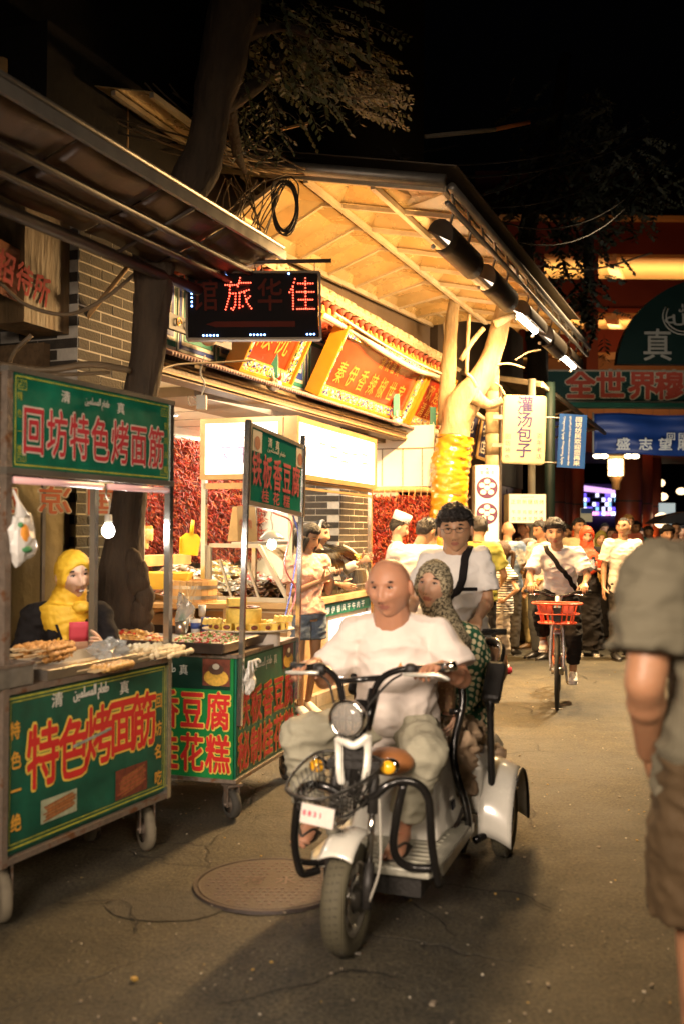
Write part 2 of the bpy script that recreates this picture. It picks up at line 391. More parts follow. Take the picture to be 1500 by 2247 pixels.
# interior room
mb=MB(); mb.bb((-1.2,1.9,.08),(4.3,2.0,2.75)); mb.bb((4.25,.0,.08),(4.35,1.9,2.75)); mb.bb((-1.3,.5,.08),(-1.2,1.9,2.75)); mb.build('interior_wall',M('cream_wall',(.80,.77,.66),var=.04,vs=2),bld)
mb=MB(); mb.bb((-1.2,.0,2.68),(4.25,1.9,2.74)); mb.build('ceiling',WHITE,bld)
me=MB().box((0,0,0),(.006,1.86,.006)).mesh('ceiling_joint',M('joint_dark',(.05,.04,.03)))
kids(bld,'ceiling_joint',me,[Matrix.Translation((-.6+i*.6,.96,2.679)) for i in range(8)])
dl=MB().lathe([(0,-.012),(.055,-.012)],n=20).mesh('downlight',M('downlight_glow',(1,.95,.85),emit=14))
dr=MB().lathe([(.056,0),(.056,-.014),(.075,-.010),(.075,0)],n=20).mesh('downlight_rim',M('rim_white',(.8,.8,.78)))
SP=[(-.75,.45),(.3,.45),(1.35,.45),(-.75,1.3),(.3,1.3),(1.35,1.3),(2.4,1.2),(3.5,1.2)]
kids(bld,'downlight',dl,[Matrix.Translation((x,y,2.678)) for x,y in SP]); kids(bld,'downlight_rim',dr,[Matrix.Translation((x,y,2.678)) for x,y in SP])
light('shop_ceiling_light','AREA',F(.4,-1.0,2.62),150,SHOP,to=F(.5,-1.0,0),size=2.6,size_y=1.4)
light('shop_ceiling_light','AREA',F(2.9,-1.0,2.62),115,SHOP,to=F(2.9,-1.0,0),size=1.6,size_y=1.4)
# interior brick dado (visible over the counter)
mb=MB(); mb.bb((-1.2,1.875,.7),(.9,1.895,2.05)); pr=mb.build('brick_dado',MORTAR,bld)
me=MB().box((0,0,0),(.225,.02,.056)).mesh('brick',BRICK)
kids(pr,'brick',me,[Matrix.Translation((-1.08+.235*i+(.117 if r%2 else 0),1.867,.74+r*.068)) for r in range(19) for i in range(8)])
mb=MB(); mb.bb((.9,1.875,.7),(4.2,1.895,1.5)); pr=mb.build('brick_dado',MORTAR,bld)
kids(pr,'brick',me,[Matrix.Translation((1.03+.235*i+(.117 if r%2 else 0),1.867,.74+r*.068)) for r in range(11) for i in range(13)])
# lintel beam + narrow corrugated ledge above the opening
mb=MB(); mb.bb((-1.2,-.16,2.62),(5.6,.0,2.74)); mb.build('lintel',M('dark_beam',(.10,.06,.03),var=.3,vs=4,bump=.3,bs=30),bld)
mb=MB(); mb.bb((-1.2,-.175,2.64),(5.6,-.163,2.655)); mb.bb((-1.2,-.175,2.70),(5.6,-.163,2.712)); mb.build('lintel_moulding',M('worn_gold_wood',(.30,.19,.08),var=.3,vs=10),bld)
me=MB().tube([(0,-.26,0),(0,.0,.10)],.016,8).mesh('ledge_tile',M('ledge_tile',(.20,.12,.12),var=.25,vs=9,rough=.6))
kids(bld,'ledge_tile',me,[Matrix.Translation((-1.15+i*.042,-.0,2.76)) for i in range(160)])
# painted frieze: nested frames in teal, white, blue and red
TEAL=M('teal_paint',(.04,.22,.18),rough=.5,var=.2,vs=20); BLUE=M('blue_paint',(.03,.07,.35),rough=.5,var=.2,vs=20); WPAINT=M('white_paint',(.74,.74,.70),rough=.5,var=.08,vs=14); RPAINT=M('red_paint',(.42,.05,.03),rough=.5,var=.2,vs=12); SKYP=M('pale_blue_paint',(.35,.50,.60),rough=.5,var=.12,vs=5)
GOLD=M('gold_paint',(.75,.42,.06),rough=.4,metal=.25,var=.2,vs=16)
mb=MB(); mb.bb((-1.2,.06,2.87),(5.7,.098,3.50)); fr=mb.build('painted_frieze',TEAL,bld)
def boxm(w,h,t,m,bev=0): return MB().box((0,0,0),(w,t,h)).mesh('painted_panel',m)
pw=.575; ms=[boxm(pw-.03,.58,.01,WPAINT),boxm(pw-.06,.54,.01,BLUE),boxm(pw-.10,.48,.01,WPAINT),boxm(pw-.14,.42,.01,TEAL),boxm(pw-.2,.34,.01,SKYP),boxm(.09,.2,.01,RPAINT),boxm(.05,.12,.01,GOLD)]
ms2=[boxm(pw-.03,.58,.01,WPAINT),boxm(pw-.06,.54,.01,TEAL),boxm(pw-.11,.46,.01,WPAINT),boxm(pw-.15,.40,.01,BLUE),boxm(pw-.24,.28,.01,WPAINT),boxm(pw-.3,.2,.01,RPAINT),boxm(.05,.12,.01,GOLD)]
for i in range(12):
    for k,me in enumerate(ms if i%2 else ms2):
        kids(fr,'painted_panel',me,[Matrix.Translation((-.88+i*pw,.054-k*.006,3.185))@(Matrix.Rotation(PI/4,4,'Y') if k==5 and i%2 else Matrix())])
# small painted knot-work on the pale cartouches: sprigs
mb=MB()
random.seed(5)
for i in range(1,12,2):
    for k in range(14):
        a=random.uniform(0,2*PI); c=(-.88+i*pw+random.uniform(-.14,.14),.0285,3.185+random.uniform(-.13,.13)); mb.sphere(c,(.018,.004,.008),6,4,R=Matrix.Rotation(a,3,'Y'))
mb.build('painted_sprig',M('sprig_paint',(.10,.06,.09)),bld,kind='stuff')
# ---- tiled cornice
TILE=M('glazed_tile',(.36,.29,.18),rough=.5,var=.3,vs=9,bump=.2,bs=60)
mb=MB(); mb.slab((-1.15,.3,4.02),(5.75,.3,4.02),(5.75,-.36,3.66),(-1.15,-.36,3.66),-.05); mb.build('cornice_deck',TILE,bld)
t=MB(); t.tube([(0,.28,.34),(0,-.06,.155),(0,-.34,.0)],[.052,.055,.058],10); t.sphere((0,-.35,-.005),(.075,.03,.066),10,6); t.sphere((.012,-.375,-.02),(.03,.02,.03),8,5)
me=t.mesh('roof_tile',TILE); kids(bld,'roof_tile',me,[Matrix.Translation((-1.08+i*.175,random.uniform(-.008,.008),3.72+random.uniform(-.008,.008)))@Matrix.Rotation(-.25,4,'Z') for i in range(39)])
t=MB(); t.tube([(0,-.30,0),(0,-.30,-.001),(0,-.295,-.07)],[.05,.048,.004],8); me=t.mesh('drip_tile',M('drip_tile',(.40,.10,.07),var=.3,vs=12)); kids(bld,'drip_tile',me,[Matrix.Translation((-1.0+i*.175,0,3.66))@Matrix.Rotation(-.1,4,'Z') for i in range(39)])
mb=MB(); mb.bb((-1.1,-.22,3.50),(5.65,.06,3.545),0); mb.build('cornice_board',M('maroon_paint',(.28,.07,.04),var=.2,vs=8),bld)
me=MB().box((0,0,0),(.07,.30,.055)).mesh('rafter_end',M('rafter_orange',(.62,.30,.06),var=.2,vs=20)); kids(bld,'rafter_end',me,[Matrix.Translation((-1.0+i*.14,-.14,3.60)) for i in range(47)])
me=MB().box((0,0,0),(.07,.26,.05)).mesh('rafter_end',M('rafter_red',(.40,.08,.04),var=.2,vs=20)); kids(bld,'rafter_end',me,[Matrix.Translation((-.93+i*.14,-.10,3.475)) for i in range(47)])
# scroll bracket seen left of the LED board
mb=MB(); mb.bb((-1.1,-.2,2.95),(-.2,-.17,3.06)); 
mb.build('scroll_board',M('navy_paint',(.03,.035,.06)),bld)
mb=MB()
for i in range(6): mb.tube([(-1.0+i*.13+.04*math.cos(a)*(1-a/9),-.215,3.005+.04*math.sin(a)*(1-a/9)) for a in [k*.45 for k in range(16)]],.006,5)
mb.build('scroll_work',GOLD,bld)
# ridge end beast (curled ornament)
orn=MB(); orn.tube(cr([(5.45,-.3,3.78),(5.5,-.3,3.9),(5.42,-.3,4.0),(5.5,-.3,4.12),(5.62,-.3,4.10)],5),[.07,.07,.07,.07,.07,.06,.06,.06,.06,.06,.055,.05,.05,.05,.05,.05,.045,.04,.04,.035,.03],8)
orn.sphere((5.58,-.3,4.06),(.07,.05,.055),10,7)
for k in range(7): orn.tube(cr([(5.40-.01*k,-.3,3.86+k*.035),(5.30-.015*k,-.3,3.92+k*.045),(5.27,-.3,4.0+k*.045)],4),[.02,.018,.016,.015,.013,.012,.01,.008,.003],6)
for k in range(5): orn.tube(cr([(5.55+.02*k,-.3,4.10),(5.56+.03*k,-.3,4.18),(5.60+.035*k,-.3,4.2)],4),[.014]*8+[.004],6)
orn.build('ridge_ornament',M('pale_stone_carving',(.45,.38,.27),var=.25,vs=20,bump=.4,bs=60),bld)
# thick cable duct running below the cornice and swinging out to the tree
mb=MB(); mb.tube(cr([(-1.0,-.45,3.42),(1.5,-.42,3.46),(2.5,-.46,3.38),(3.6,-.45,3.36),(4.4,-.5,3.38),(5.0,-.62,3.15),(5.4,-.8,2.98),(6.0,-.85,3.05),(6.6,-.6,3.05)],8),.032,8)
mb.tube(cr([(1.2,-.48,3.50),(2.2,-.50,3.44),(3.4,-.5,3.42),(4.6,-.55,3.42)],8),.014,6)
cdx=tag(mb.build('cable_duct',M('grey_pvc',(.50,.44,.34),rough=.5,var=.15,vs=6)),'thick pale cable duct sagging under the tiled cornice towards the leaning tree','pipe'); cdx.matrix_world=FA
# white fascia return wall with pipe frame (faces the camera)
mb=MB()
mb.bb((4.15,-.5,2.08),(4.2,.35,2.80)); rp=mb.build('return_panel',M('white_sheet_metal',(.78,.74,.66),rough=.4,var=.05,vs=3),bld)
me=MB().box((0,0,0),(.012,.006,.44)).mesh('panel_joint',M('joint_brown',(.22,.16,.1))); kids(bld,'panel_joint',me,[Matrix.Translation((4.146,-.12+.0,2.31)),Matrix.Translation((4.146,.14,2.31)),Matrix.Translation((4.146,-.36,2.31))])
me=MB().box((0,0,0),(.012,.85,.012)).mesh('panel_joint',M('joint_brown')); kids(bld,'panel_joint',me,[Matrix.Translation((4.146,-.075,2.53))])
PIPEG=M('ochre_pipe',(.55,.37,.16),rough=.45,var=.15,vs=8)
mb=MB(); mb.tube(cr([(4.1,.35,2.04),(4.1,-.2,2.04),(4.1,-.46,2.03),(4.1,-.52,1.97),(4.1,-.52,1.4),(4.1,-.52,.1)],5),.032,10)
pf=tag(mb.build('pipe_frame',PIPEG),'ochre bent pipe frame from which the chilli curtain beside the chef hangs','frame'); pf.matrix_world=FA
# ================================================================ CHILLIES
CH=[M('chilli_red',(.33,.028,.014),rough=.3,var=.3,vs=40),M('chilli_dark',(.14,.018,.01),rough=.3,var=.3,vs=40),M('chilli_orange',(.50,.10,.03),rough=.3,var=.2,vs=40),M('chilli_stem',(.35,.27,.08),rough=.6)]
def chillies(mb,fn,n,seed,L=.075):
    random.seed(seed)
    for i in range(n):
        p=fn(); d=V((random.gauss(0,.6),random.gauss(-.45,.4),random.gauss(-.55,.55))).normalized(); l=L*random.uniform(.6,1.2)
        s=V((random.gauss(0,1),random.gauss(0,1),random.gauss(0,1))).normalized()*l*.18
        mb.tube([p,p+d*l*.5+s,p+d*l],[.0085,.0078,.0015],4,random.choice((0,0,1,2)),caps=False)
        if i%4==0: mb.tube([p,p-d*.02],[.003,.002],3,3,caps=False)
def inbox(x0,x1,y0,y1,z0,z1): return lambda: V((random.uniform(x0,x1),random.uniform(y0,y1),random.uniform(z0,z1)))
def strand(x,y,z0,z1,r): 
    def f():
        z=random.uniform(z0,z1); t=(z-z0)/(z1-z0); rr=r*min(1,.35+2.2*t,.5+2.5*(1-t)); a=random.uniform(PI,2*PI) if random.random()<.8 else random.uniform(0,PI)
        return V((x+math.cos(a)*rr+.02*math.sin(z*9),y+math.sin(a)*rr*.7,z))
    return f
for (x,z0,z1,r,n,lab) in [(.82,1.62,2.34,.13,620,'fat string of dried red chillies hanging over the inner brick dado, leftmost in shop'),
                          (1.38,1.35,2.42,.10,620,'long string of dried chillies with a pointed foot, beside the bare white wall'),
                          (1.68,1.15,2.44,.10,640,'long string of dried chillies touching the left edge of the dense curtain')]:
    mb=MB(); chillies(mb,strand(x,1.78,z0,z1,r),n,int(x*90)); o=mb.build('chilli_string',CH); o.matrix_world=FA; tag(o,lab,'chilli string','strings of dried chillies on the shop wall')
mb=MB(); chillies(mb,inbox(1.85,3.0,1.70,1.84,1.2,2.55),2600,21,.085); mb.bb((1.87,1.80,1.2),(3.0,1.86,2.55),1); o=mb.build('chilli_curtain',CH,kind='stuff'); o.matrix_world=FA; tag(o,'dense curtain of dried red chillies covering the inner shop wall','chillies')
mb=MB(); chillies(mb,inbox(3.0,4.2,1.70,1.84,1.2,2.5),2000,22,.085); mb.bb((3.0,1.80,1.2),(4.2,1.86,2.5),1); o=mb.build('chilli_curtain',CH,kind='stuff'); o.matrix_world=FA; tag(o,'chilli curtain on the inner wall right of the brick pier','chillies')
mb=MB()
def fr_(): return V((4.06,random.uniform(-.46,.33),random.uniform(1.0,1.97)))
chillies(mb,fr_,2400,23,.06); mb.bb((4.09,-.48,1.0),(4.12,.34,1.95),1)
o=mb.build('chilli_curtain',CH,kind='stuff'); o.matrix_world=FA; tag(o,'chilli curtain tied to the bent pipe frame behind the white-capped chef','chillies')
mb=MB()
for i in range(11): mb.tube([(4.06,-.45+i*.075,2.07),(4.05,-.45+i*.075,1.99),(4.06,-.44+i*.075,1.9)],.004,5)
o=mb.build('hanging_tie',M('straw_string',(.6,.45,.2)),kind='stuff'); o.matrix_world=FA; tag(o,'straw ties looped over the bent pipe frame','string')
# ================================================================ BIG AWNING
STEEL=M('dull_steel',(.36,.33,.29),rough=.42,metal=.75,var=.2,vs=9,bump=.1,bs=60)
GALV=M('pale_galvanised',(.60,.52,.38),rough=.4,metal=.35,var=.2,vs=7)
SHEET=M('amber_panel',(.60,.44,.21),rough=.26,metal=.35,var=.22,vs=3,bump=.3,bs=3,spec=.6)
aw=thing('big_awning','large amber-lit panelled awning sloping over the shop front with floodlights on its edge','awning',FA)
AS0,AS1,AW0,AW1=-.05,5.6,-.35,1.85
def az(w): return 4.46+(4.07-4.46)*(w)/(1.85)
def AP(s,w,dz=0): return V((s,-w,az(w)+dz))
NS_,NW_=8,4
ds=(AS1-AS0)/NS_; dw=(AW1-AW0)/NW_
random.seed(3)
for i in range(NS_):
    for j in range(NW_):
        s0=AS0+i*ds;w0=AW0+j*dw; c=AP(s0+ds/2,w0+dw/2)
        mb=MB(); k=random.uniform(-.04,.02); q=random.uniform(.3,.7)
        # tray panel: raised flat centre, folded edges
        a=[AP(s0,w0),AP(s0+ds,w0),AP(s0+ds,w0+dw),AP(s0,w0+dw)]
        e=.24; b_=[AP(s0+ds*e,w0+dw*e,.10),AP(s0+ds*(1-e),w0+dw*e,.10+k),AP(s0+ds*(1-e),w0+dw*(1-e),.11),AP(s0+ds*e,w0+dw*(1-e),.10-k)]
        mb.add(a+b_,[(0,1,5,4),(1,2,6,5),(2,3,7,6),(3,0,4,7),(4,5,6,7)])
        mb.build('awning_panel',SHEET,aw,solid=.006)
def cz(s): return 3.98+.30*(s/5.6)
for i in range(NS_):
    s0,s1=AS0+i*ds,AS0+(i+1)*ds; mb=MB(); a=[AP(s0,.62,-.01),AP(s1,.62,-.01),V((s1,-.0,cz(s1))),V((s0,-.0,cz(s0)))]; c=(a[0]+a[1]+a[2]+a[3])/4; b_=[q.lerp(c,.42)+V((0,.05,.07)) for q in a]
    mb.add(a+b_,[(0,1,5,4),(1,2,6,5),(2,3,7,6),(3,0,4,7),(4,5,6,7)]); mb.build('cove_panel',SHEET,aw,solid=.006); MB().bar(a[0],a[3],.03,.03).build('cove_bar',GALV,aw)
MB().bar(V((AS0,-.02,cz(0))),V((AS1,-.02,cz(AS1))),.04,.05).build('cove_rail',GALV,aw)
for i in range(NS_+1):
    s0=AS0+i*ds; mb=MB(); mb.bar(AP(s0,AW0,-.03),AP(s0,AW1,-.03),.035,.035); mb.build('cross_bar',GALV,aw)
for j in range(NW_+1):
    w0=AW0+j*dw; mb=MB(); mb.bar(AP(AS0,w0,-.045 if j<NW_ else -.02),AP(AS1,w0,-.045 if j<NW_ else -.02),.04,.045); mb.build('long_bar',GALV,aw)
mb=MB(); mb.tube([AP(AS0-.03,AW0-.6,.03),AP(AS0-.03,AW1+.02,.03)],.05,10); mb.build('front_pipe',STEEL,aw)
mb=MB(); mb.tube([AP(AS0,AW1+.06,0),AP(6.75,AW1+.04,0)],.035,10); mb.build('edge_pipe',STEEL,aw)
mb=MB(); mb.tube([AP(AS0,AW1+.03,-.12),AP(6.7,AW1+.02,-.12)],.022,8); mb.build('edge_rail',STEEL,aw)
for i in range(16):
    s0=AS0+i*.44; mb=MB(); mb.tube([AP(s0,AW1+.05,0),AP(s0+.2,AW1+.03,-.12)],.012,6); mb.build('rail_strut',STEEL,aw)
mb=MB(); mb.add([AP(AS0,AW0,.17),AP(AS1,AW0,.17),AP(AS1,AW1+.1,.16),AP(AS0,AW1+.1,.16)],[(0,1,2,3)]); mb.build('roof_sheet',M('corrugated_top',(.12,.09,.06),rough=.6),aw,solid=.01)
mb=MB(); mb.add([AP(-1.5,-.35,.05),AP(AS0,-.35,.05),AP(AS0,.3,.02),AP(-1.5,.3,.02)],[(0,1,2,3)]); mb.build('side_sheet',SHEET,aw,solid=.008)
for w0 in (-.35,0,.3): MB().bar(AP(-1.5,w0,-.0),AP(AS0,w0,-.0),.035,.035).build('side_bar',GALV,aw)
# floodlights hung along the outer edge; the first, second and fourth are seen from behind their hoods
HOOD=M('lamp_hood',(.05,.038,.026),rough=.45,metal=.3,var=.25,vs=10); 
for i,(s0,lab) in enumerate([(.66,'dark hooded floodlight nearest the camera, on the awning corner'),(2.02,'second hooded floodlight from the awning corner, glass turned away'),(3.50,'third floodlight along the awning edge, its long tube glowing white'),(4.8,'unlit-looking floodlight between the two glowing ones'),(6.05,'farthest floodlight on the awning edge, glowing')]):
    c=AP(s0,1.73,-.30); T=FA@Matrix.Translation(c)
    fl=thing('floodlight',lab,'floodlight',T,'floodlights along the awning edge')
    n_=10; L=.92; A9=290 if i in (0,1,3) else 205
    def hp(u,v):
        a=math.radians(-70+A9*v*.93); r=.12; return V((-L/2+L*u,-.02-r*math.sin(a)*.85,r*math.cos(a)))
    mb=MB(); mb.grid(hp,6,12); mb.build('hood',HOOD,fl,solid=.008)
    for x in (-L/2,L/2):
        mb=MB(); P=[(x,-.02-.12*math.sin(math.radians(-70+19*k))*.85,.12*math.cos(math.radians(-70+19*k))) for k in range(11)]; mb.add(P,[tuple(range(11))]); mb.build('end_plate',HOOD,fl,solid=.006)
    mb=MB(); zt=.03 if i in (0,1,3) else -.03; mb.tube([(-.40,.0,zt),(.40,.0,zt)],.018 if i in (0,1,3) else .034,10); mb.build('lamp_tube',M('lamp_tube_glow',(1,.86,.66),emit=45) if i in (2,4) else M('lamp_tube_dim',(1,.86,.66),emit=1.5),fl)
    MB().tube([(.2,-.06,.11),(.2,-.1,.30)],.014,6).build('bracket',STEEL,fl); MB().tube([(-.3,-.05,.11),(-.3,-.1,.3)],.012,6).build('bracket',STEEL,fl)
    for x in (-.44,.44): MB().sphere((x,.04,-.08),(.02,.02,.02),8,6).build('clip',GALV,fl)
    light('floodlight_lamp','AREA',T@V((0,.14,-.14)),(220,230,150,75,36)[i],(1,.60,.24),to=F(s0,.75,.2),size=.8,size_y=.12)
    light('floodlight_lamp','AREA',T@V((0,.22,-.06)),(34,38,34,24,16)[i],(1,.56,.20),to=F(s0,-.3,3.3),size=.8,size_y=.12)
# ================================================================ LEFT AWNING over the gluten cart
a0=at(-180,76,3.35); e0=V((-1.62,3.2,3.3)); 
E1=at(0,190,3.92); E2=at(622,562,6.32); I1=at(0,500,4.9); I2=at(440,668,6.6)
du=(E2-E1).normalized(); du2=(I2-I1).normalized()
e_far=E2; e_near=E1-du*2.2; i_far=E2.lerp(I2-du2*.1,.72); i_near=e_near.lerp(I1-du2*3.0,.72)
la=thing('left_awning','brown sagging awning with a silver front edge over the near food cart','awning',Matrix())
BRN=M('brown_sheet',(.050,.024,.010),rough=.35,var=.7,vs=2.2,bump=.5,bs=5,metal=.2)
random.seed(9)
for k in range(7):
    t0,t1=k/7,(k+1)/7
    A_,B_,C_,D_=e_near.lerp(e_far,t0),e_near.lerp(e_far,t1-.004),i_near.lerp(i_far,t1-.004),i_near.lerp(i_far,t0)
    def gf(u,v): 
        p=A_.lerp(B_,u).lerp(D_.lerp(C_,u),v); return p+V((0,0,-.035*math.sin(PI*u)*math.sin(PI*v)+.02*noise.noise(p*4)))
    MB().grid(gf,8,6).build('awning_sheet',BRN,la,solid=.006)
SILV=M('silver_edge',(.36,.34,.31),rough=.35,metal=.6,var=.15,vs=6,bump=.15,bs=12)
MB().slab(e_near+V((.02,0,.03)),e_far+V((.02,0,.03)),e_far+V((.02,0,-.028)),e_near+V((.02,0,-.028)),.02).build('silver_edge',SILV,la)
MB().tube([e_near+V((.0,0,.055)),e_far+V((.0,0,.055))],.014,8).build('top_rod',STEEL,la)
for k in range(3):
    o_=[.35,.62,1.0][k]; MB().tube([e_near.lerp(i_near,o_)+V((0,0,-.06)),e_far.lerp(i_far,o_)+V((0,0,-.06))],.022 if k<2 else .035,8).build('purlin',M('dark_pipe',(.05,.035,.025),rough=.5,var=.3),la)
for k in range(2):
    t0=.45+k*.32; MB().tube([e_near.lerp(e_far,t0)+V((0,0,-.03)),i_near.lerp(i_far,t0)+V((0,0,-.05))],.012,6).build('cross_rod',M('dark_pipe'),la)
# planks, poles lodged above
WOODL=M('pale_lumber',(.42,.25,.10),rough=.7,var=.3,vs=5,bump=.2,bs=30)
def pole(name,lab,cat,p,q,r,m,sq=False,group=None):
    mb=MB(); 
    if sq: mb.bar(p,q,r*2,r*1.4)
    else: mb.tube([p,q],r,8)
    c=(V(p)+V(q))/2; mb.v=[(v[0]-c.x,v[1]-c.y,v[2]-c.z) for v in mb.v]
    return tag(mb.build(name,m,loc=c),lab,cat,group)
pole('timber_beam','orange-lit timber beam sticking out above the left awning','beam',at(188,284,7.2),at(330,368,7.0),.03,WOODL,True)
pole('timber_plank','short plank jutting from the dark wall at upper left','plank',at(85,225,6.9),at(152,196,6.6),.022,WOODL,True)
pole('thin_post','thin upright rod beside the timber beam above the left awning','post',at(280,230,7.0),at(279,345,7.0),.012,WOODL)
pole('wooden_strip','pale stick leaning on the wall behind the big tree trunk','stick',at(298,565,6.2),at(135,765,6.2),.016,WOODL)
pole('wooden_strip','ragged pale slat poking out right of the tree high up','stick',at(618,284,7.0),at(676,270,7.1),.012,WOODL,True)
pole('striped_tube','white and orange tube lying along the overhead cables','tube',at(932,300,9.0),at(1085,284,9.4),.022,M('white_tube',(.6,.5,.36)))
pole('striped_tube','orange end of the tube lying along the overhead cables','tube',at(1080,285,9.39),at(1160,268,9.6),.021,M('orange_tube',(.6,.2,.05)))
pole('old_post','weathered upright post at the left picture edge','post',at(5,130,5.2),at(5,215,5.2),.03,WOODL)
# ================================================================ LED BOARD
D_=6.25; pL=at(411,672,D_); pR=at(702,668,D_); c=(pL+pR)/2; 
LT=Matrix.Translation(c)@Matrix.Rotation(math.radians(3),4,'Z')@Matrix.Rotation(math.radians(-1.2),4,'Y')
led=thing('led_board','black hotel LED board with red dotted characters and blue dots','sign',LT)
w_=(pR-pL).length; h_=.42
BLK=M('led_black',(.006,.004,.004),rough=.7,spec=.1,var=.2)
MB().box((0,.03,0),(w_-.02,.05,h_-.02)).build('panel',BLK,led)
fm=M('led_frame',(.10,.075,.05),rough=.4,metal=.5)
for (a,b) in (((-w_/2,-.005,h_/2-.006),(w_/2,.065,h_/2+.008)),((-w_/2,-.005,-h_/2-.008),(w_/2,.065,-h_/2+.006)),((-w_/2-.008,-.005,-h_/2),(-w_/2+.006,.065,h_/2)),((w_/2-.006,-.005,-h_/2),(w_/2+.008,.065,h_/2))): MB().bb(a,b).build('frame',fm,led)
mb=MB()
for ch,x in (('馆',-.30),('旅',-.095),('华',.105),('佳',.30)): fit(mb,ch,x,.07,.17,.22,.0035,0,.03)
mb.add([(-.24,.0035,-.10),(-.30,.0035,-.118),(-.24,.0035,-.136),(.26,.0035,-.136),(.26,.0035,-.10)],[(0,1,2,3,4)])
mb.build('unlit_lettering',M('led_unlit',(.075,.018,.013),rough=.9,spec=.0),led)
# dots along the strokes of the two lit characters
def inside(pt,tri):
    (x,y),(a,b,c)=pt,tri; s=lambda p,q:(q[0]-p[0])*(y-p[1])-(q[1]-p[1])*(x-p[0]); d=[s(a,b),s(b,c),s(c,a)]; return min(d)>=0 or max(d)<=0
STR={'佳':[[(.30,.83),(.22,.62),(.10,.45)],[(.22,.60),(.22,-.02)],[(.40,.70),(.92,.70)],[(.66,.85),(.66,.48)],[(.36,.46),(.95,.46)],[(.42,.24),(.90,.24)],[(.66,.42),(.66,.0)],[(.36,-.02),(.96,-.02)]],
     '旅':[[(.22,.86),(.26,.74)],[(.06,.66),(.46,.66)],[(.22,.62),(.20,.35),(.06,-.03)],[(.24,.42),(.42,.42),(.40,.1),(.32,-.04),(.26,.0)],[(.58,.86),(.50,.62)],[(.54,.72),(.94,.72)],[(.88,.52),(.54,.44)],[(.56,.42),(.54,.02),(.66,.06)],[(.72,.44),(.80,.18),(.96,.0)],[(.92,.34),(.80,.24)]]}
dots=[]
for ch,x in (('旅',-.095),('佳',.30)):
    for st in STR[ch]:
        for a,b in zip(st[:-1],st[1:]):
            L=math.dist(a,b); n_=max(1,int(L/.075))
            for k in range(n_+1):
                t=k/n_; u=a[0]+(b[0]-a[0])*t; v=a[1]+(b[1]-a[1])*t; dots.append((x+(u-.5)*.18,-.003,.07+(v-.4)*.225))
me=MB().sphere((0,0,0),.0048,6,4).mesh('red_dot',M('led_red',(1,.10,.05),emit=5,var=0)); kids(led,'red_dot',me,[Matrix.Translation(d) for d in dots])
me=MB().sphere((0,0,0),.0062,6,4).mesh('blue_dot',M('led_blue',(.25,.45,1),emit=9,var=0))
kids(led,'blue_dot',me,[Matrix.Translation((x,-.004,z)) for x,z in [(-.385,.10-.026*i) for i in range(5)]+[(-.315+.022*i,-.19) for i in range(5)]+[(-.02+.022*i,-.187) for i in range(5)]+[(.335+.022*i,-.185) for i in range(3)]+[(-.17,.19),(.225,.2)]])
pole('sign_rod','black rod holding the LED hotel board','rod',at(405,578,D_),at(727,572,D_),.013,M('dark_pipe'))
for x in (440,560,690): pole('sign_wire','thin wire hanging the LED board from its black rod','wire',at(x,574,D_+.02),at(x,598,D_+.02),.003,M('dark_pipe'),group='wires of the LED board')
# ================================================================ GILT PLAQUES
MOS=M('carved_border',(.70,.62,.45),rough=.5,var=0); n,l,b=nodes(MOS)
tc=n.new('ShaderNodeTexCoord'); vo=n.new('ShaderNodeTexVoronoi'); vo.inputs['Scale'].default_value=42; l.new(tc.outputs['Object'],vo.inputs['Vector'])
r=n.new('ShaderNodeValToRGB'); r.color_ramp.interpolation='CONSTANT'; 
for k,(p,cc) in enumerate([(0,(.03,.05,.30)),(.22,(.72,.45,.06)),(.5,(.75,.70,.55)),(.78,(.60,.30,.04)),(.9,(.05,.25,.15))]):
    e=r.color_ramp.elements[k] if k<2 else r.color_ramp.elements.new(p); e.position=p; e.color=(*cc,1)
sp=n.new('ShaderNodeSeparateColor'); l.new(vo.outputs['Color'],sp.inputs[0]); l.new(sp.outputs[0],r.inputs[0]); l.new(r.outputs[0],b.inputs['Base Color'])
bp=n.new('ShaderNodeBump'); bp.inputs['Strength'].default_value=.8; bp.inputs['Distance'].default_value=.02; l.new(vo.outputs['Distance'],bp.inputs['Height']); bp.invert=True; l.new(bp.outputs[0],b.inputs['Normal'])
YEL=M('yellow_lacquer',(.50,.22,.015),rough=.35,var=.12,vs=8); REDL=M('red_lacquer',(.36,.035,.012),rough=.22,var=.25,vs=2.2,coat=.5,col2=(.30,.03,.012),c2=(.5,.62)); LEAF=M('gold_leaf',(.70,.42,.09),rough=.3,metal=.5,var=.15,vs=30)
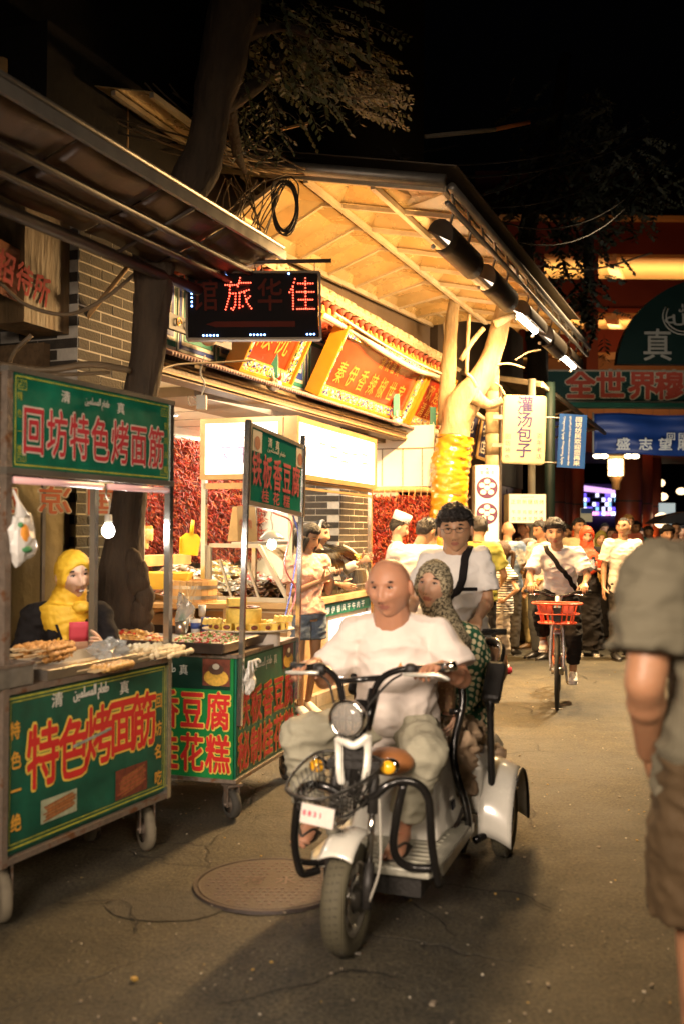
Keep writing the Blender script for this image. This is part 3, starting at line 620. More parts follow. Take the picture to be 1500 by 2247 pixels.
def plaque(lab,s0,s1,zb,zt,lean,rows,group='gilt plaques under the cornice'):
    y0,y1=-.08,-.08-lean; hh=math.hypot(zt-zb,lean); th=math.atan2(lean,zt-zb)
    T=FA@Matrix.Translation(((s0+s1)/2,(y0+y1)/2-.05,(zb+zt)/2))@Matrix.Rotation(th,4,'X'); w=s1-s0; h=hh
    p=thing('gilt_plaque',lab,'plaque',T,group)
    MB().box((0,.035,0),(w-.17,.02,h-.17)).build('board',REDL,p)
    bw=.085
    for (cx,cz,dx,dz) in ((0,h/2-bw/2,w,bw),(0,-h/2+bw/2,w,bw),(-w/2+bw/2,0,bw,h-2*bw),(w/2-bw/2,0,bw,h-2*bw)):
        MB().box((cx,.02,cz),(dx,.07,dz),0).build('border',MOS,p)
    for (cx,cz,dx,dz) in ((0,h/2+.012,w+.05,.024),(0,-h/2-.012,w+.05,.024),(-w/2-.012,0,.024,h),(w/2+.012,0,.024,h)):
        MB().box((cx,.03,cz),(dx,.15,dz)).build('gold_edge',YEL,p)
    MB().box((0,.10,0),(w-.02,.02,h-.02)).build('back_board',YEL,p)
    for (cx,cz,dx,dz) in ((0,h/2-bw-.006,w-2*bw,.012),(0,-h/2+bw+.006,w-2*bw,.012),(-w/2+bw+.006,0,.012,h-2*bw),(w/2-bw-.006,0,.012,h-2*bw)):
        MB().box((cx,.012,cz),(dx,.02,dz)).build('inner_bead',LEAF,p)
    mb=MB(); random.seed(int(s0*10)+50)
    for k in range(int((w+h)*2*16)):
        t=random.random()*2*(w+h)
        if t<w: q=(-w/2+t,h/2-random.uniform(.015,.07))
        elif t<2*w: q=(-w/2+t-w,-h/2+random.uniform(.015,.07))
        elif t<2*w+h: q=(-w/2+random.uniform(.015,.07),-h/2+t-2*w)
        else: q=(w/2-random.uniform(.015,.07),-h/2+t-2*w-h)
        mb.sphere((q[0],-.016,q[1]),(random.uniform(.012,.024),.012,random.uniform(.008,.016)),6,4,m=random.choice((0,0,1,1,2)),R=Matrix.Rotation(random.uniform(0,3),3,'Y'))
    mb.build('carved_scroll',[M('carving_cream',(.72,.62,.42)),LEAF,M('carving_blue',(.05,.08,.34))],p,kind='stuff')
    mb=MB()
    for (st,cx,cz,pt,cw,ch_) in rows: line_text(mb,st,cx,cz,pt,cw,ch_,.020,0,.022,shear=.12)
    mb.build('lettering',LEAF,p)
plaque('wide red plaque with seven gold characters under the cornice',1.58,4.12,2.86,3.47,.30,[('秦伊香辣椒世家',-.02,-.08,.29,.21,.25),('清祝福真',.25,.17,.17,.12,.15)])
plaque('left small red plaque, half hidden behind the LED hotel board',.02,.95,2.86,3.47,.30,[('顺祝',-.0,.0,.3,.26,.3)])
plaque('narrow red plaque right of the wide one, nearest the leaning tree',4.28,5.22,2.86,3.47,.30,[('欢迎',.05,.08,.28,.22,.24),('清真',.0,-.14,.24,.18,.2)])
# little carved heads on hanging posts under the plaques
CARV=M('carved_head',(.70,.60,.45),rough=.5,var=.15,vs=20,bump=.3,bs=60); CARR=M('carved_red',(.45,.10,.05),rough=.5)
for i,(s_,w_2,z_,lab) in enumerate([(.62,.16,2.80,'carved painted finial below the left small plaque'),(3.62,.22,2.80,'carved painted finial below the right end of the wide plaque'),(4.75,.3,2.78,'carved painted finial below the narrow right plaque'),(-.55,.2,2.98,'carved painted finial left of the LED board, above the ledge')]):
    p=thing('carved_finial',lab,'ornament',Matrix.Translation(F(s_,w_2,z_)),'carved finials of the painted eave')
    MB().bb((-.035,-.035,.02),(.035,.035,.30)).build('post',TEAL,p)
    MB().sphere((0,0,0),(.07,.07,.06),12,8).sphere((0,-.05,-.02),(.04,.03,.03),8,6).sphere((.03,-.055,.02),.016,8,6).sphere((-.03,-.055,.02),.016,8,6).build('head',CARV,p)
    for k in range(8):
        a=2*PI*k/8; MB().tube(cr([(.05*math.cos(a),.05*math.sin(a),.03),(.09*math.cos(a),.09*math.sin(a),.05),(.085*math.cos(a),.085*math.sin(a),.11)],3),[.018,.016,.014,.012,.010,.006,.003],6).build('petal',CARR if k%2 else CARV,p)
# ================================================================ SIGNS FARTHER ALONG
def sface(name,lab,cat,pxl,pxr,pyt,pyb,D,yaw=0,lean=0,t=.1,group=None):
    L=at(pxl,(pyt+pyb)/2,D);R=at(pxr,(pyt+pyb)/2,D); h=(pyb-pyt)/FPX*D; w=(R-L).length/max(.3,math.cos(math.radians(yaw)))
    T=Matrix.Translation((L+R)/2)@Matrix.Rotation(math.radians(yaw),4,'Z')@Matrix.Rotation(math.radians(lean),4,'Y')
    return thing(name,lab,cat,T,group),w,h
INK=M('ink_blue',(.03,.02,.12),rough=.6); 
s,w,h=sface('lightbox_sign','cream vertical lightbox reading soup dumplings in blue brush characters','sign',1102,1196,867,1018,12.3,yaw=0,lean=1.8)
mb=MB(); 
def rrect(w,h,r,n=5):
    P=[]
    for cx,cz,a0 in ((w/2-r,h/2-r,0),(-w/2+r,h/2-r,90),(-w/2+r,-h/2+r,180),(w/2-r,-h/2+r,270)):
        for k in range(n+1): a=math.radians(a0+90*k/n); P.append((cx+r*math.cos(a),cz+r*math.sin(a)))
    return P
XZ=Matrix.Rotation(PI/2,4,'X')
MB().prism(rrect(w,h,.04),.12,Matrix.Translation((0,.12,0))@XZ).build('case',M('cream_case',(.45,.38,.24),rough=.5),s)
MB().prism(rrect(w-.03,h-.03,.035),.01,Matrix.Translation((0,.0,0))@XZ).build('face',M('cream_face',(.50,.41,.25),emit=.06,ecol=(1,.82,.52),var=.03),s)
mb=MB(); line_text(mb,'灌汤包子',0,.03,.19,.20,.2,-.014,0,.04,vertical=True); line_text(mb,'百年老店',.19,-.2,.085,.075,.07,-.014,0,.01,vertical=True); line_text(mb,'回坊特色',-.20,-.22,.085,.07,.07,-.014,0,.01,vertical=True)
mb.build('lettering',INK,s)
for z in (.15,-.2): MB().bar((-w/2,.06,z),(-w/2-.12,.06,z),.05,.05).build('bracket',STEEL,s)
s,w,h=sface('street_banner','small blue banner with white farewell characters hung on rods','banner',1223,1284,909,1027,13.2,lean=3)
MB().box((0,0,0),(w,.012,h)).build('cloth',M('banner_blue',(.008,.07,.30),rough=.5,var=.12,vs=4),s)
mb=MB(); line_text(mb,'回坊坊民欢迎您再来',.075,0,.073,.095,.072,-.009,0,.035,vertical=True)
mb2=MB(); fit(mb2,'Hui Fang Fang people welcome you to come again',0,0,h*.92,.035,0,0,.01,whole=True); mb.add([(-.035-v[2],-.009,-v[0]) for v in mb2.v],mb2.f)
mb2=MB(); fit(mb2,ARAB+' '+ARAB,0,0,h*.9,.05,0,0,.01,whole=True); mb.add([(-.12-v[2],-.009,-v[0]) for v in mb2.v],mb2.f)
mb.build('lettering',M('banner_white',(.65,.68,.62)),s)
for z in (.3,-.3): MB().tube([(-w/2-.5,.03,z),(w/2,.03,z)],.012,6).build('rod',STEEL,s)
# upright lightbox with bun pictures
s,w,h=sface('bun_lightbox','tall white lightbox with two round pictures of steamed buns','sign',1041,1093,1020,1170,11.6)
MB().bb((-w/2,0,-h/2-.9),(w/2,.30,h/2)).build('case',M('white_metal',(.66,.62,.56),rough=.4,metal=.2),s)
MB().bb((-w/2+.008,-.006,-h/2-.88),(w/2-.008,-.001,h/2-.01)).build('face',M('lit_face_white',(.70,.66,.62),emit=.45,ecol=(1,.88,.74),var=.02),s)
MB().bb((w/2+.001,.02,-h/2-.88),(w/2+.006,.28,h/2-.02)).build('side_face',M('lit_side',(.75,.72,.68),emit=.45,ecol=(1,.85,.72)),s)
PUR=M('plate_purple',(.10,.03,.09)); BUN=M('bun_print',(.80,.66,.46),emit=.5,ecol=(1,.85,.6))
for zc in (.13,-.17):
    MB().prism([(.125*math.cos(a),zc+.125*math.sin(a)) for a in [2*PI*k/24 for k in range(24)]],.002,Matrix.Translation((0,-.007,0))@XZ).build('plate_print',PUR,s)
    mb=MB(); 
    for k,(bx,bz) in enumerate([(0,0),(.06,.03),(-.06,.03),(.045,-.05),(-.045,-.05),(0,.075)]): mb.prism([(bx+.036*math.cos(a),zc+bz+.03*math.sin(a)) for a in [2*PI*q/12 for q in range(12)]],.002,Matrix.Translation((0,-.0095-.0006*k,0))@XZ)
    mb.build('bun_print',BUN,s,kind='stuff')
mb=MB(); line_text(mb,'金福汤',0,.31,.06,.05,.05,-.009,0,.01); fit(mb,'三',-.12,.385,.03,.03,-.009,0,.01); fit(mb,'三',.12,.385,.03,.03,-.009,0,.01)
mb.add([(-.02,-.009,.345),(.02,-.009,.345),(.0,-.009,.365)],[(0,1,2)]); mb.build('lettering',M('print_red',(.5,.06,.05)),s)
# cornered menu lightbox
s,w,h=sface('menu_lightbox','cream barbecue menu lightbox with red and brown characters, turned corner','sign',1115,1196,1084,1148,12.6)
CF=M('menu_face',(.70,.60,.42),emit=.4,ecol=(1,.84,.56),var=.02)
MB().bb((-w/2,0,-h/2),(w/2,.4,h/2)).build('case',M('cream_case'),s); MB().bb((-w/2+.005,-.006,-h/2+.005),(w/2-.005,-.001,h/2-.005)).build('face',CF,s)
MB().bb((w/2+.001,.01,-h/2+.005),(w/2+.006,.39,h/2-.005)).build('side_face',M('menu_side',(.70,.55,.38),emit=.3,ecol=(1,.76,.48)),s)
mb=MB(); fit(mb,ARAB,0,.145,.16,.03,-.009,0,.0,whole=True); line_text(mb,'正宗新疆烧烤',0,.085,.072,.06,.06,-.009,0,.01); line_text(mb,'牛羊鸡腿烤烤',0,-.045,.07,.052,.055,-.009,1,.01); line_text(mb,'肉串烤羊筋馕',0,-.13,.07,.052,.055,-.009,1,.01)
mb.build('lettering',[M('print_olive',(.40,.22,.05)),M('print_red2',(.42,.08,.04))],s)
mb=MB(); mb.T=Matrix.Translation((w/2+.2,0,0)); mb.T=Matrix.Translation((w/2,.2,0))@Matrix.Rotation(PI/2,4,'Z')
line_text(mb,'正宗新疆',0,.085,.085,.075,.06,-.009,0,.01); line_text(mb,'牛羊鸡腿',0,-.045,.085,.07,.055,-.009,0,.01); mb.build('side_lettering',M('print_red2'),s)
# dark blue brush-script plaques behind the leaning tree
for (xl,xr,yt,yb,ch,yaw,lab) in [(1003,1046,905,1000,'包子',38,'navy plaque with pale brush script just right of the leaning tree'),(1049,1072,918,1008,'名店',38,'narrow navy plaque beside the stone pillar'),(943,962,880,975,'金',35,'navy plaque left of the leaning tree, one gold character showing')]:
    s,w,h=sface('navy_plaque',lab,'plaque',xl,xr,yt,yb,13.2,yaw=yaw,lean=12)
    MB().box((0,.02,0),(w,.05,h)).build('board',M('navy_board',(.02,.02,.06),rough=.4),s)
    for q in ((0,h/2,w,.04),(0,-h/2,w,.04),(-w/2,0,.03,h),(w/2,0,.03,h)): MB().box((q[0],-.006,q[1]),(q[2],.02,q[3])).build('frame',M('dull_gold',(.35,.22,.08),rough=.5),s)
    mb=MB(); line_text(mb,ch,0,0,h*.42,w*.6,h*.36,-.008,0,.03,vertical=True); mb.build('lettering',M('pale_script',(.5,.45,.36)),s)
# stone post and maroon shop wall
bn=thing('neighbour_shop','dark maroon shop front beyond the leaning tree with stone post','building',FA)
MB().bb((6.2,.05,.08),(11.5,.5,2.35)).build('maroon_wall',M('maroon_tile',(.10,.018,.012),rough=.3,var=.2,vs=3,spec=.6),bn)
MB().bb((6.0,.02,2.35),(11.5,.6,5.2)).build('upper_wall',M('dim_wall',(.10,.07,.045),var=.3,vs=2),bn)
me=MB().box((0,0,0),(.01,.012,2.2)).mesh('tile_joint',M('joint_dark')); kids(bn,'tile_joint',me,[Matrix.Translation((6.3+i*.5,.045,1.2)) for i in range(10)])
c0=at(1078,1100,12.6); stp=thing('stone_post','pale bamboo-like post bound with wire beside the dumpling sign','post',Matrix.Translation((c0.x,c0.y,0)))
for k in range(14): 
    z0=.1+k*.27; mb=MB(); mb.tube([(0,0,z0),(0,0,z0+.26)],[.085,.088],12); mb.build('segment',M('bamboo_stone',(.48,.38,.22),var=.25,vs=12,bump=.3,bs=40),stp)
MB().tube([(.10,-.02,.1),(.10,-.02,3.4)],.022,8).build('cable_pipe',M('dark_pipe'),stp)
# teal and grey posts right of it
for (x,D_3,r,m,lab) in [(1165,13.3,.05,M('grey_post',(.17,.16,.12),var=.2),'pale grey lamp post behind the menu lightbox'),(1205,13.6,.07,M('teal_post',(.004,.018,.015),var=.2),'dark teal post behind the blue farewell banner'),(1182,19,.16,M('grey_col',(.20,.17,.13),var=.2),'round grey column behind the far awning')]:
    c=at(x,1100,D_3); tp=6.2 if r>.1 else 3.6; tag(MB().tube([(0,0,0),(0,0,tp)],r,12).build('street_post',m,loc=(c.x,c.y,0)),lab,'post')
# smaller corrugated awning beyond the tree
fa=thing('far_awning','weathered corrugated lean-to awning above the dumpling sign','awning',Matrix())
q=[at(1060,740,15.5),at(1135,762,12.4),at(1302,908,16.6),at(1060,905,16.6)]
q=[F(7.3,-.1,3.95),F(6.3,1.35,3.55),F(10.6,1.6,3.3),F(10.8,-.1,3.75)]
CORR=M('corrugated_grey',(.24,.19,.12),rough=.55,metal=.3,var=.35,vs=5)
for k in range(9):
    t0,t1=k/9,(k+.98)/9
    def gf(u,v):
        a=q[0].lerp(q[3],t0+(t1-t0)*u); b_=q[1].lerp(q[2],t0+(t1-t0)*u); p=a.lerp(b_,v); return p+V((0,0,.018*math.sin(u*PI*6)))
    MB().grid(gf,24,1).build('corrugated_sheet',CORR,fa,solid=.004)
for v in (.0,.45,1.0): MB().bar(q[0].lerp(q[1],v)-V((0,0,.04)),q[3].lerp(q[2],v)-V((0,0,.04)),.04,.05).build('purlin',GALV,fa)
MB().bar(q[0]-V((0,0,.03)),q[1]-V((0,0,.03)),.05,.06).build('end_bar',GALV,fa)
for k in range(4): MB().tube([q[1].lerp(q[2],.2+k*.22)-V((0,0,.05)),q[0].lerp(q[3],.2+k*.22)-V((0,0,.75))],.018,6).build('brace',GALV,fa)
# old cloth banner on the left
p0=at(0,528,5.6);p1=at(130,590,6.1);p2=at(128,682,6.1);p3=at(0,650,5.6); p0=p0+(p0-p1)*.6; p3=p3+(p3-p2)*.6
def gf(u,v): 
    p=p3.lerp(p2,u).lerp(p0.lerp(p1,u),v); return p+V((.02,-.03,0))*math.sin(u*9+v*2)*.5+V((0,0,.02*math.sin(u*6)))
ob_=tag(MB().grid(gf,20,8).build('old_cloth_banner',M('old_orange_cloth',(.42,.17,.08),rough=.8,var=.35,vs=6),solid=.003),'torn orange cloth banner with faded red characters at upper left','banner')
mb=MB(); fang=math.atan2((p1-p0).y,(p1-p0).x); cc=(p0+p1+p2+p3)/4
TT=Matrix.Translation(cc+V((0.03,-.07,-.01)))@Matrix.Rotation(fang,4,'Z')@Matrix.Rotation(math.radians(10),4,'Y'); mb.T=TT
line_text(mb,'招待所',.10,.0,.16,.15,.19,0,0,.05); mb.build('lettering',M('faded_red',(.36,.035,.03),rough=.8,var=.2,vs=30),ob_)
# mirrored window lettering behind the vendor
gl=thing('glass_screen','glass screen behind the vendor with orange characters seen in reverse','window',Matrix.Translation(at(95,1150,5.75))@Matrix.Rotation(math.radians(52),4,'Z'))
MB().bb((-.62,-.004,-.75),(.62,.004,.35)).build('glass_pane',M('clear_glass',(.9,.95,.93),rough=.03,trans=1,var=0,ior=1.15,spec=.3),gl)
for x in (-.62,.0,.36,.62): MB().box((x,0,-.2),(.02,.022,1.1)).build('frame_bar',STEEL,gl)
mb=MB(); line_text(mb,'国凉皮',.07,.14,-.34,.24,.17,-.008,0,.09,mirror=True); mb.build('lettering_rim',M('cream_vinyl',(.72,.55,.32)),gl)
mb=MB(); line_text(mb,'国凉皮',.07,.14,-.34,.24,.17,-.011,0,.035,mirror=True); mb.build('lettering',M('orange_vinyl',(.60,.15,.05)),gl)
# ================================================================ GATE BUILDING AND ARCH
RB=M('gate_red',(.24,.045,.022),rough=.6,var=.15,vs=.6); DR=M('gate_dark_red',(.12,.022,.012),rough=.6,var=.2,vs=.6); SOF=M('gate_soffit',(.62,.42,.17),rough=.6,var=.1,vs=.5); TANT=M('tan_tile',(.30,.20,.10),rough=.5,var=.12,vs=2)
GY=32.0
gb=thing('gate_building','large red hotel with orange lit beams, soffits and uplit columns','building',(0,0,0))
def gz_(py,Y=GY): return at(1300,py,Y).z
def gx(px,Y=GY): return at(px,1000,Y).x
def beam(name,pxl,pxr,pt,pb,m,Y=GY,d=1.0): return MB().bb((gx(pxl,Y),Y,gz_(pb,Y)),(gx(pxr,Y),Y+d,gz_(pt,Y))).build(name,m,gb)
beam('parapet_line',1040,1900,472,480,SOF,GY-.3,.3)
beam('upper_beam',1060,1900,482,556,DR,GY,3)
beam('middle_beam',1120,1900,612,682,DR,GY,3)
beam('beam_lip',1120,1900,676,684,RB,GY-.15,.2)
beam('lower_beam',1140,1900,722,772,RB,GY,3)
beam('tile_band',1200,1900,786,880,TANT,GY+.4,3)
beam('tile_fascia',1200,1900,886,930,TANT,GY-1.2,.5)
me=MB().box((0,0,0),(.03,.02,gz_(886)-gz_(930))).mesh('tile_joint',M('joint_brown')); kids(gb,'tile_joint',me,[Matrix.Translation((gx(1215+i*36,GY-1.2),GY-1.21,(gz_(886)+gz_(930))/2)) for i in range(18)])
# recessed walls behind the beams and sloping soffits
MB().bb((gx(1040,GY+3),GY+3.1,gz_(1000)),(gx(1900,GY+3),GY+3.6,gz_(300))).build('rear_wall',DR,gb)
for (t,b_) in ((556,612),(684,722),(772,786)):
    MB().slab((gx(1120),GY+3,gz_(b_-8)),(gx(1900),GY+3,gz_(b_-8)),(gx(1900),GY+.1,gz_(t)),(gx(1120),GY+.1,gz_(t)),.1).build('soffit',SOF,gb)
    for px in (1340,1555): MB().bar((gx(px),GY+.1,gz_(t)-.08),(gx(px)+1.2,GY+2.6,gz_(b_)-.05),.35,.3).build('soffit_rib',M('rib_cream',(.75,.62,.38)),gb)
for px,wd,Y in ((1298,26,GY-.4),(1182,20,GY-.5)): MB().bb((gx(px-wd/2,Y),Y,gz_(885,Y)),(gx(px+wd/2,Y),Y+.4,gz_(490,Y))).build('pier',DR,gb)
MB().bb((gx(1195,GY),GY-1.5,gz_(1000)),(gx(1900,GY),GY+3,gz_(930))).build('passage_lintel',DR,gb)
# columns below, with uplights
OL=(1,.42,.10)
for i,(px,r,Y) in enumerate([(1218,.27,29),(1258,.30,31),(1378,.36,27.5),(1408,.30,30),(1432,.26,33),(1243,.15,30)]):
    c=at(px,1165,Y); MB().tube([(c.x,c.y,0),(c.x,c.y,gz_(1000,GY))],r,24).build('column',M('column_red',(.34,.07,.03),rough=.45,var=.15,vs=1.5),gb)
    for z in (1.2,2.4): MB().lathe([(r+.004,z),(r+.008,z+.02),(r+.004,z+.04)],c=(c.x,c.y,0),n=24).build('column_joint',M('joint_dark'),gb)
    if i<5: light('column_uplight','SPOT',(c.x-r*.2-.1,c.y-r-.20,1.0),34,OL,to=(c.x,c.y-r*.6,6),size=.05,spot=60)
    MB().lathe([(0,.92),(.07,.93),(.09,.99),(.0,1.0)],c=(c.x-.1,c.y-r-.28,0),n=10).build('uplight',M('uplight_glow',(1,.55,.18),emit=5),gb)
for (b_,e) in ((612,520),(722,330),(785,90)):
    for px in (1250,1400,1550): light('soffit_lamp','AREA',(gx(px),GY+.55,gz_(b_-6)),e*.10,(1,.64,.28),to=(gx(px),GY+1.7,gz_(b_-60)),size=4.2,size_y=.3)
light('facade_glow','AREA',at(1440,800,27.5),70,(1,.36,.12),to=at(1400,640,GY),size=3)
# arch and sign band across the street
arch=thing('street_arch','dark green arch gate sign with red characters spanning the street','gate',(0,0,0))
AY=23.0
GRN=M('arch_green',(.006,.05,.040),rough=.5,var=.2,vs=2); GRD=M('arch_dark_green',(.004,.025,.020),rough=.5,var=.2,vs=1)
def ax_(px): return at(px,1000,AY).x
def az_(py): return at(1350,py,AY).z
MB().bb((ax_(1200),AY,az_(880)),(ax_(1900),AY+.3,az_(814))).build('sign_band',GRN,arch)
for py in (814,882): MB().bb((ax_(1200),AY-.03,az_(py)-.02),(ax_(1900),AY-.002,az_(py)+.02)).build('band_trim',M('pale_trim',(.35,.33,.25)),arch)
MB().bb((ax_(1195),AY-.06,az_(893)),(ax_(1900),AY+.35,az_(884))).build('band_foot',M('teal_edge',(.02,.16,.13)),arch)
cx_,cz_=ax_(1575),az_(812); P=[]
for k in range(25):
    a=math.radians(4+172*k/24); P.append((cx_+math.cos(a)*(ax_(1575)-ax_(1352)),cz_+math.sin(a)*(az_(605)-cz_)))
MB().prism(P,.25,Matrix.Translation((0,AY+.28,0))@XZ).build('arch_panel',GRD,arch)
mb=MB()
for ch,px in (('全',1272),('世',1338),('界',1408),('穆',1467),('斯',1535),('林',1600)): fit(mb,ch,ax_(px),az_(844),.70,.70,AY-.006,0,.10)
mb.build('lettering_rim',M('letter_cream',(.62,.56,.42)),arch)
mb=MB()
for ch,px in (('全',1272),('世',1338),('界',1408),('穆',1467),('斯',1535),('林',1600)): fit(mb,ch,ax_(px),az_(844),.70,.70,AY-.010,0,.055)
mb.build('lettering',M('letter_red',(.52,.08,.045)),arch)
mb=MB(); fit(mb,'真',ax_(1441),az_(756),.72,.80,AY-.012,0,.03); fit(mb,'清',ax_(1570),az_(756),.72,.8,AY-.012,0,.02)
fit(mb,'ﷲ',ax_(1497),az_(690),.85,.5,AY-.012,0,.02,whole=True)
for r0 in (.42,.5): mb.tube([(ax_(1500)+r0*math.cos(a),AY-.01,az_(693)+r0*.85*math.sin(a)) for a in [math.radians(150+260*k/20) for k in range(21)]],.018,5)
mb.build('pale_emblem',M('emblem_pale',(.42,.42,.36)),arch)
mb=MB(); random.seed(2)
for k in range(26): # cloud scrolls etched on the band
    x=ax_(random.uniform(1235,1540)); z=az_(random.uniform(822,875)); r=random.uniform(.06,.12); mb.tube([(x+r*math.cos(a)*(1-a/14)*1.6,AY-.005,z+r*.6*math.sin(a)*(1-a/14)) for a in [q_*.5 for q_ in range(14)]],.006,4)
mb.build('cloud_scroll',M('scroll_teal',(.03,.11,.09)),arch,kind='stuff')
light('arch_wash','AREA',at(1430,1080,17.5),38,(1,.82,.6),to=at(1400,830,AY),size=1.5)
# blue hanging banner
bb_=thing('blue_banner','long creased blue banner with white characters hung below the green sign band','banner',(0,0,0)); BY=21.0
def bx(px): return at(px,1000,BY).x
def bz(py): return at(1350,py,BY).z
def gf(u,v): 
    x=bx(1300)+(bx(1900)-bx(1300))*u; z=bz(997)+(bz(908)-bz(997))*v-.02*u; return V((x,BY+.05*math.sin(u*22+v*3)+.03*math.sin(v*14+u*4),z+.02*math.sin(u*16)))
MB().grid(gf,60,14).build('cloth',M('banner_navy',(.010,.045,.20),rough=.45,var=.2,vs=2),bb_,solid=.004)
mb=MB()
for ch,px in zip('盛志望麻',(1363,1412,1455,1497)): fit(mb,ch,bx(px),bz(975),.30,.27,BY-.11,0,.05)
for ch,px in zip('回民',(1467,1492)): fit(mb,ch,bx(px),bz(958),.20,.17,BY-.11,0,.03)
mb.build('lettering',M('banner_white'),bb_)
MB().tube([(bx(1300),BY,bz(995)),(bx(1300),BY,bz(905))],.02,6).build('pole',M('pale_trim'),bb_)
MB().bb((bx(1218),BY+1.2,bz(1003)),(bx(1310),BY+1.22,bz(908))).build('folded_end',M('banner_violet',(.03,.035,.16),rough=.5,var=.2),bb_)
light('banner_wash','AREA',at(1400,1030,18),22,(.95,.9,1),to=at(1420,950,BY),size=1)
# lit lantern lamp under the passage
lc=at(1350,1020,22); ll=thing('lantern_lamp','glowing white palace lantern with glass tiers above the passage','lamp',Matrix.Translation(lc))
GLW=M('lantern_glow',(1,.80,.50),emit=5.5)
MB().tube([(-.46,0,.19),(.46,0,.19)],.035,8).build('arm',M('dull_gold'),ll)
for x in (-.42,-.27,.27,.42): MB().sphere((x,-.02,.19),(.10,.09,.055),10,6).build('side_globe',GLW,ll)
for k in range(3): MB().lathe([(.0,.12-k*.13),(.17,.12-k*.13),(.17,.02-k*.13),(0,.02-k*.13)],n=8,sm=False).build('glass_tier',GLW,ll)
for k in range(8):
    a=2*PI*k/8; MB().tube([(.18*math.cos(a),.18*math.sin(a),.13),(.18*math.cos(a),.18*math.sin(a),-.26)],.008,4).build('rib',M('dull_gold'),ll)
MB().lathe([(.16,-.27),(.12,-.36),(.10,-.37),(.09,-.55),(0,-.56)],n=10).build('tassel',M('tassel_amber',(.5,.25,.08)),ll)
light('lantern_light','POINT',lc+V((0,-.5,-.1)),26,(1,.7,.36),size=.2)
# purple lit shop beyond the passage
ps=thing('purple_shop','distant shop front lit violet and pink seen under the passage','building',(0,0,0)); PY=52
def X_(px): return at(px,1000,PY).x
def Z_(py): return at(1330,py,PY).z
MB().bb((X_(1225),PY,0),(X_(1372),PY+4,Z_(1062))).build('shop_wall',M('violet_dark',(.03,.02,.07)),ps)
MB().slab((X_(1276),PY-.3,Z_(1066)),(X_(1355),PY-.3,Z_(1076)),(X_(1355),PY-.3,Z_(1085)),(X_(1276),PY-.3,Z_(1078)),.2).build('lit_fascia',M('fascia_pink',(.75,.45,.85),emit=1.4,ecol=(.75,.42,.9)),ps)
random.seed(4)
wv=[M('window_violet',(.2,.12,.8),emit=1.6,ecol=(.16,.10,.85)),M('window_white',(.8,.8,1),emit=2.2,ecol=(.75,.75,1)),M('window_dark',(.03,.02,.10)),M('window_cyan',(.3,.6,.8),emit=1.6,ecol=(.25,.55,.8)),M('window_pink',(.9,.4,.7),emit=1.8,ecol=(.85,.35,.75))]
for r_ in range(5):
    for k in range(15):
        x=1250+k*6.8; 
        MB().bb((X_(x),PY-.25,Z_(1131-r_*10)),(X_(x+5.4),PY-.1,Z_(1123-r_*10))).build('window',random.choice([wv[0],wv[0],wv[1],wv[2],wv[2],wv[3],wv[2]] if r_>0 else [wv[4],wv[4],wv[1],wv[0]]),ps)
MB().bb((X_(1243),28,Z_(1137)),(X_(1246),28.2,Z_(1085))).build('neon_strip',wv[0],ps)
# far right street: dark block, lamps
tag(MB().bb((at(1452,1000,60).x,60,0),(at(1800,1000,60).x,66,16)).build('far_block',M('night_block',(.015,.012,.010))),'black unlit building block at the far right','building')
for (px,py,Y,lab) in ((1446,1060,40,'lit palace lantern post right of the gate columns'),(1452,1090,40,'second tier of the palace lantern at the right'),(1493,1078,45,'small orange street light at the right picture edge'),(1450,1142,30,'round pale globe lamp behind the crowd')):
    c=at(px,py,Y); o=MB().sphere((0,0,0),(.22,.22,.16) if py<1100 else (.24,.24,.24),12,8).build('street_globe',M('globe_glow',(1,.72,.4),emit=2.5) ,loc=c); tag(o,lab,'lamp')
tag(MB().box((0,0,0),(.5,.1,.7)).build('white_sign_board',M('sign_glow',(.7,.8,.8),emit=.5,ecol=(.6,.75,.75)),loc=at(1462,1128,32)),'small whitish lit board behind the crowd at right','sign')
tag(MB().box((0,0,0),(.14,.04,.14)).build('red_light',M('red_glow',(1,.08,.05),emit=4),loc=at(1498,1135,40)),'red traffic signal at right edge','signal')
tag(MB().prism([(-.8,0),(.8,0),(.55,.18),(0,.3),(-.55,.18)],.9,XZ).build('dark_umbrella',M('umbrella_dark',(.03,.03,.03),rough=.5),loc=at(1485,1150,24)),'dark umbrella above the heads at the right edge','umbrella')
# handheld style street plate
s,w,h=sface('plate_sign','blue and pale notice board sticking up over the crowd','sign',1272,1298,1115,1145,15.0,yaw=10)
MB().box((0,0,0),(w,.03,h)).build('board',M('notice_pale',(.35,.38,.3),emit=.15),s); MB().box((0,-.018,h*.3),(w,.004,h*.35)).build('header',M('notice_blue',(.03,.08,.3)),s); MB().tube([(0,.03,-1.9),(0,.03,0)],.02,6).build('stake',STEEL,s)
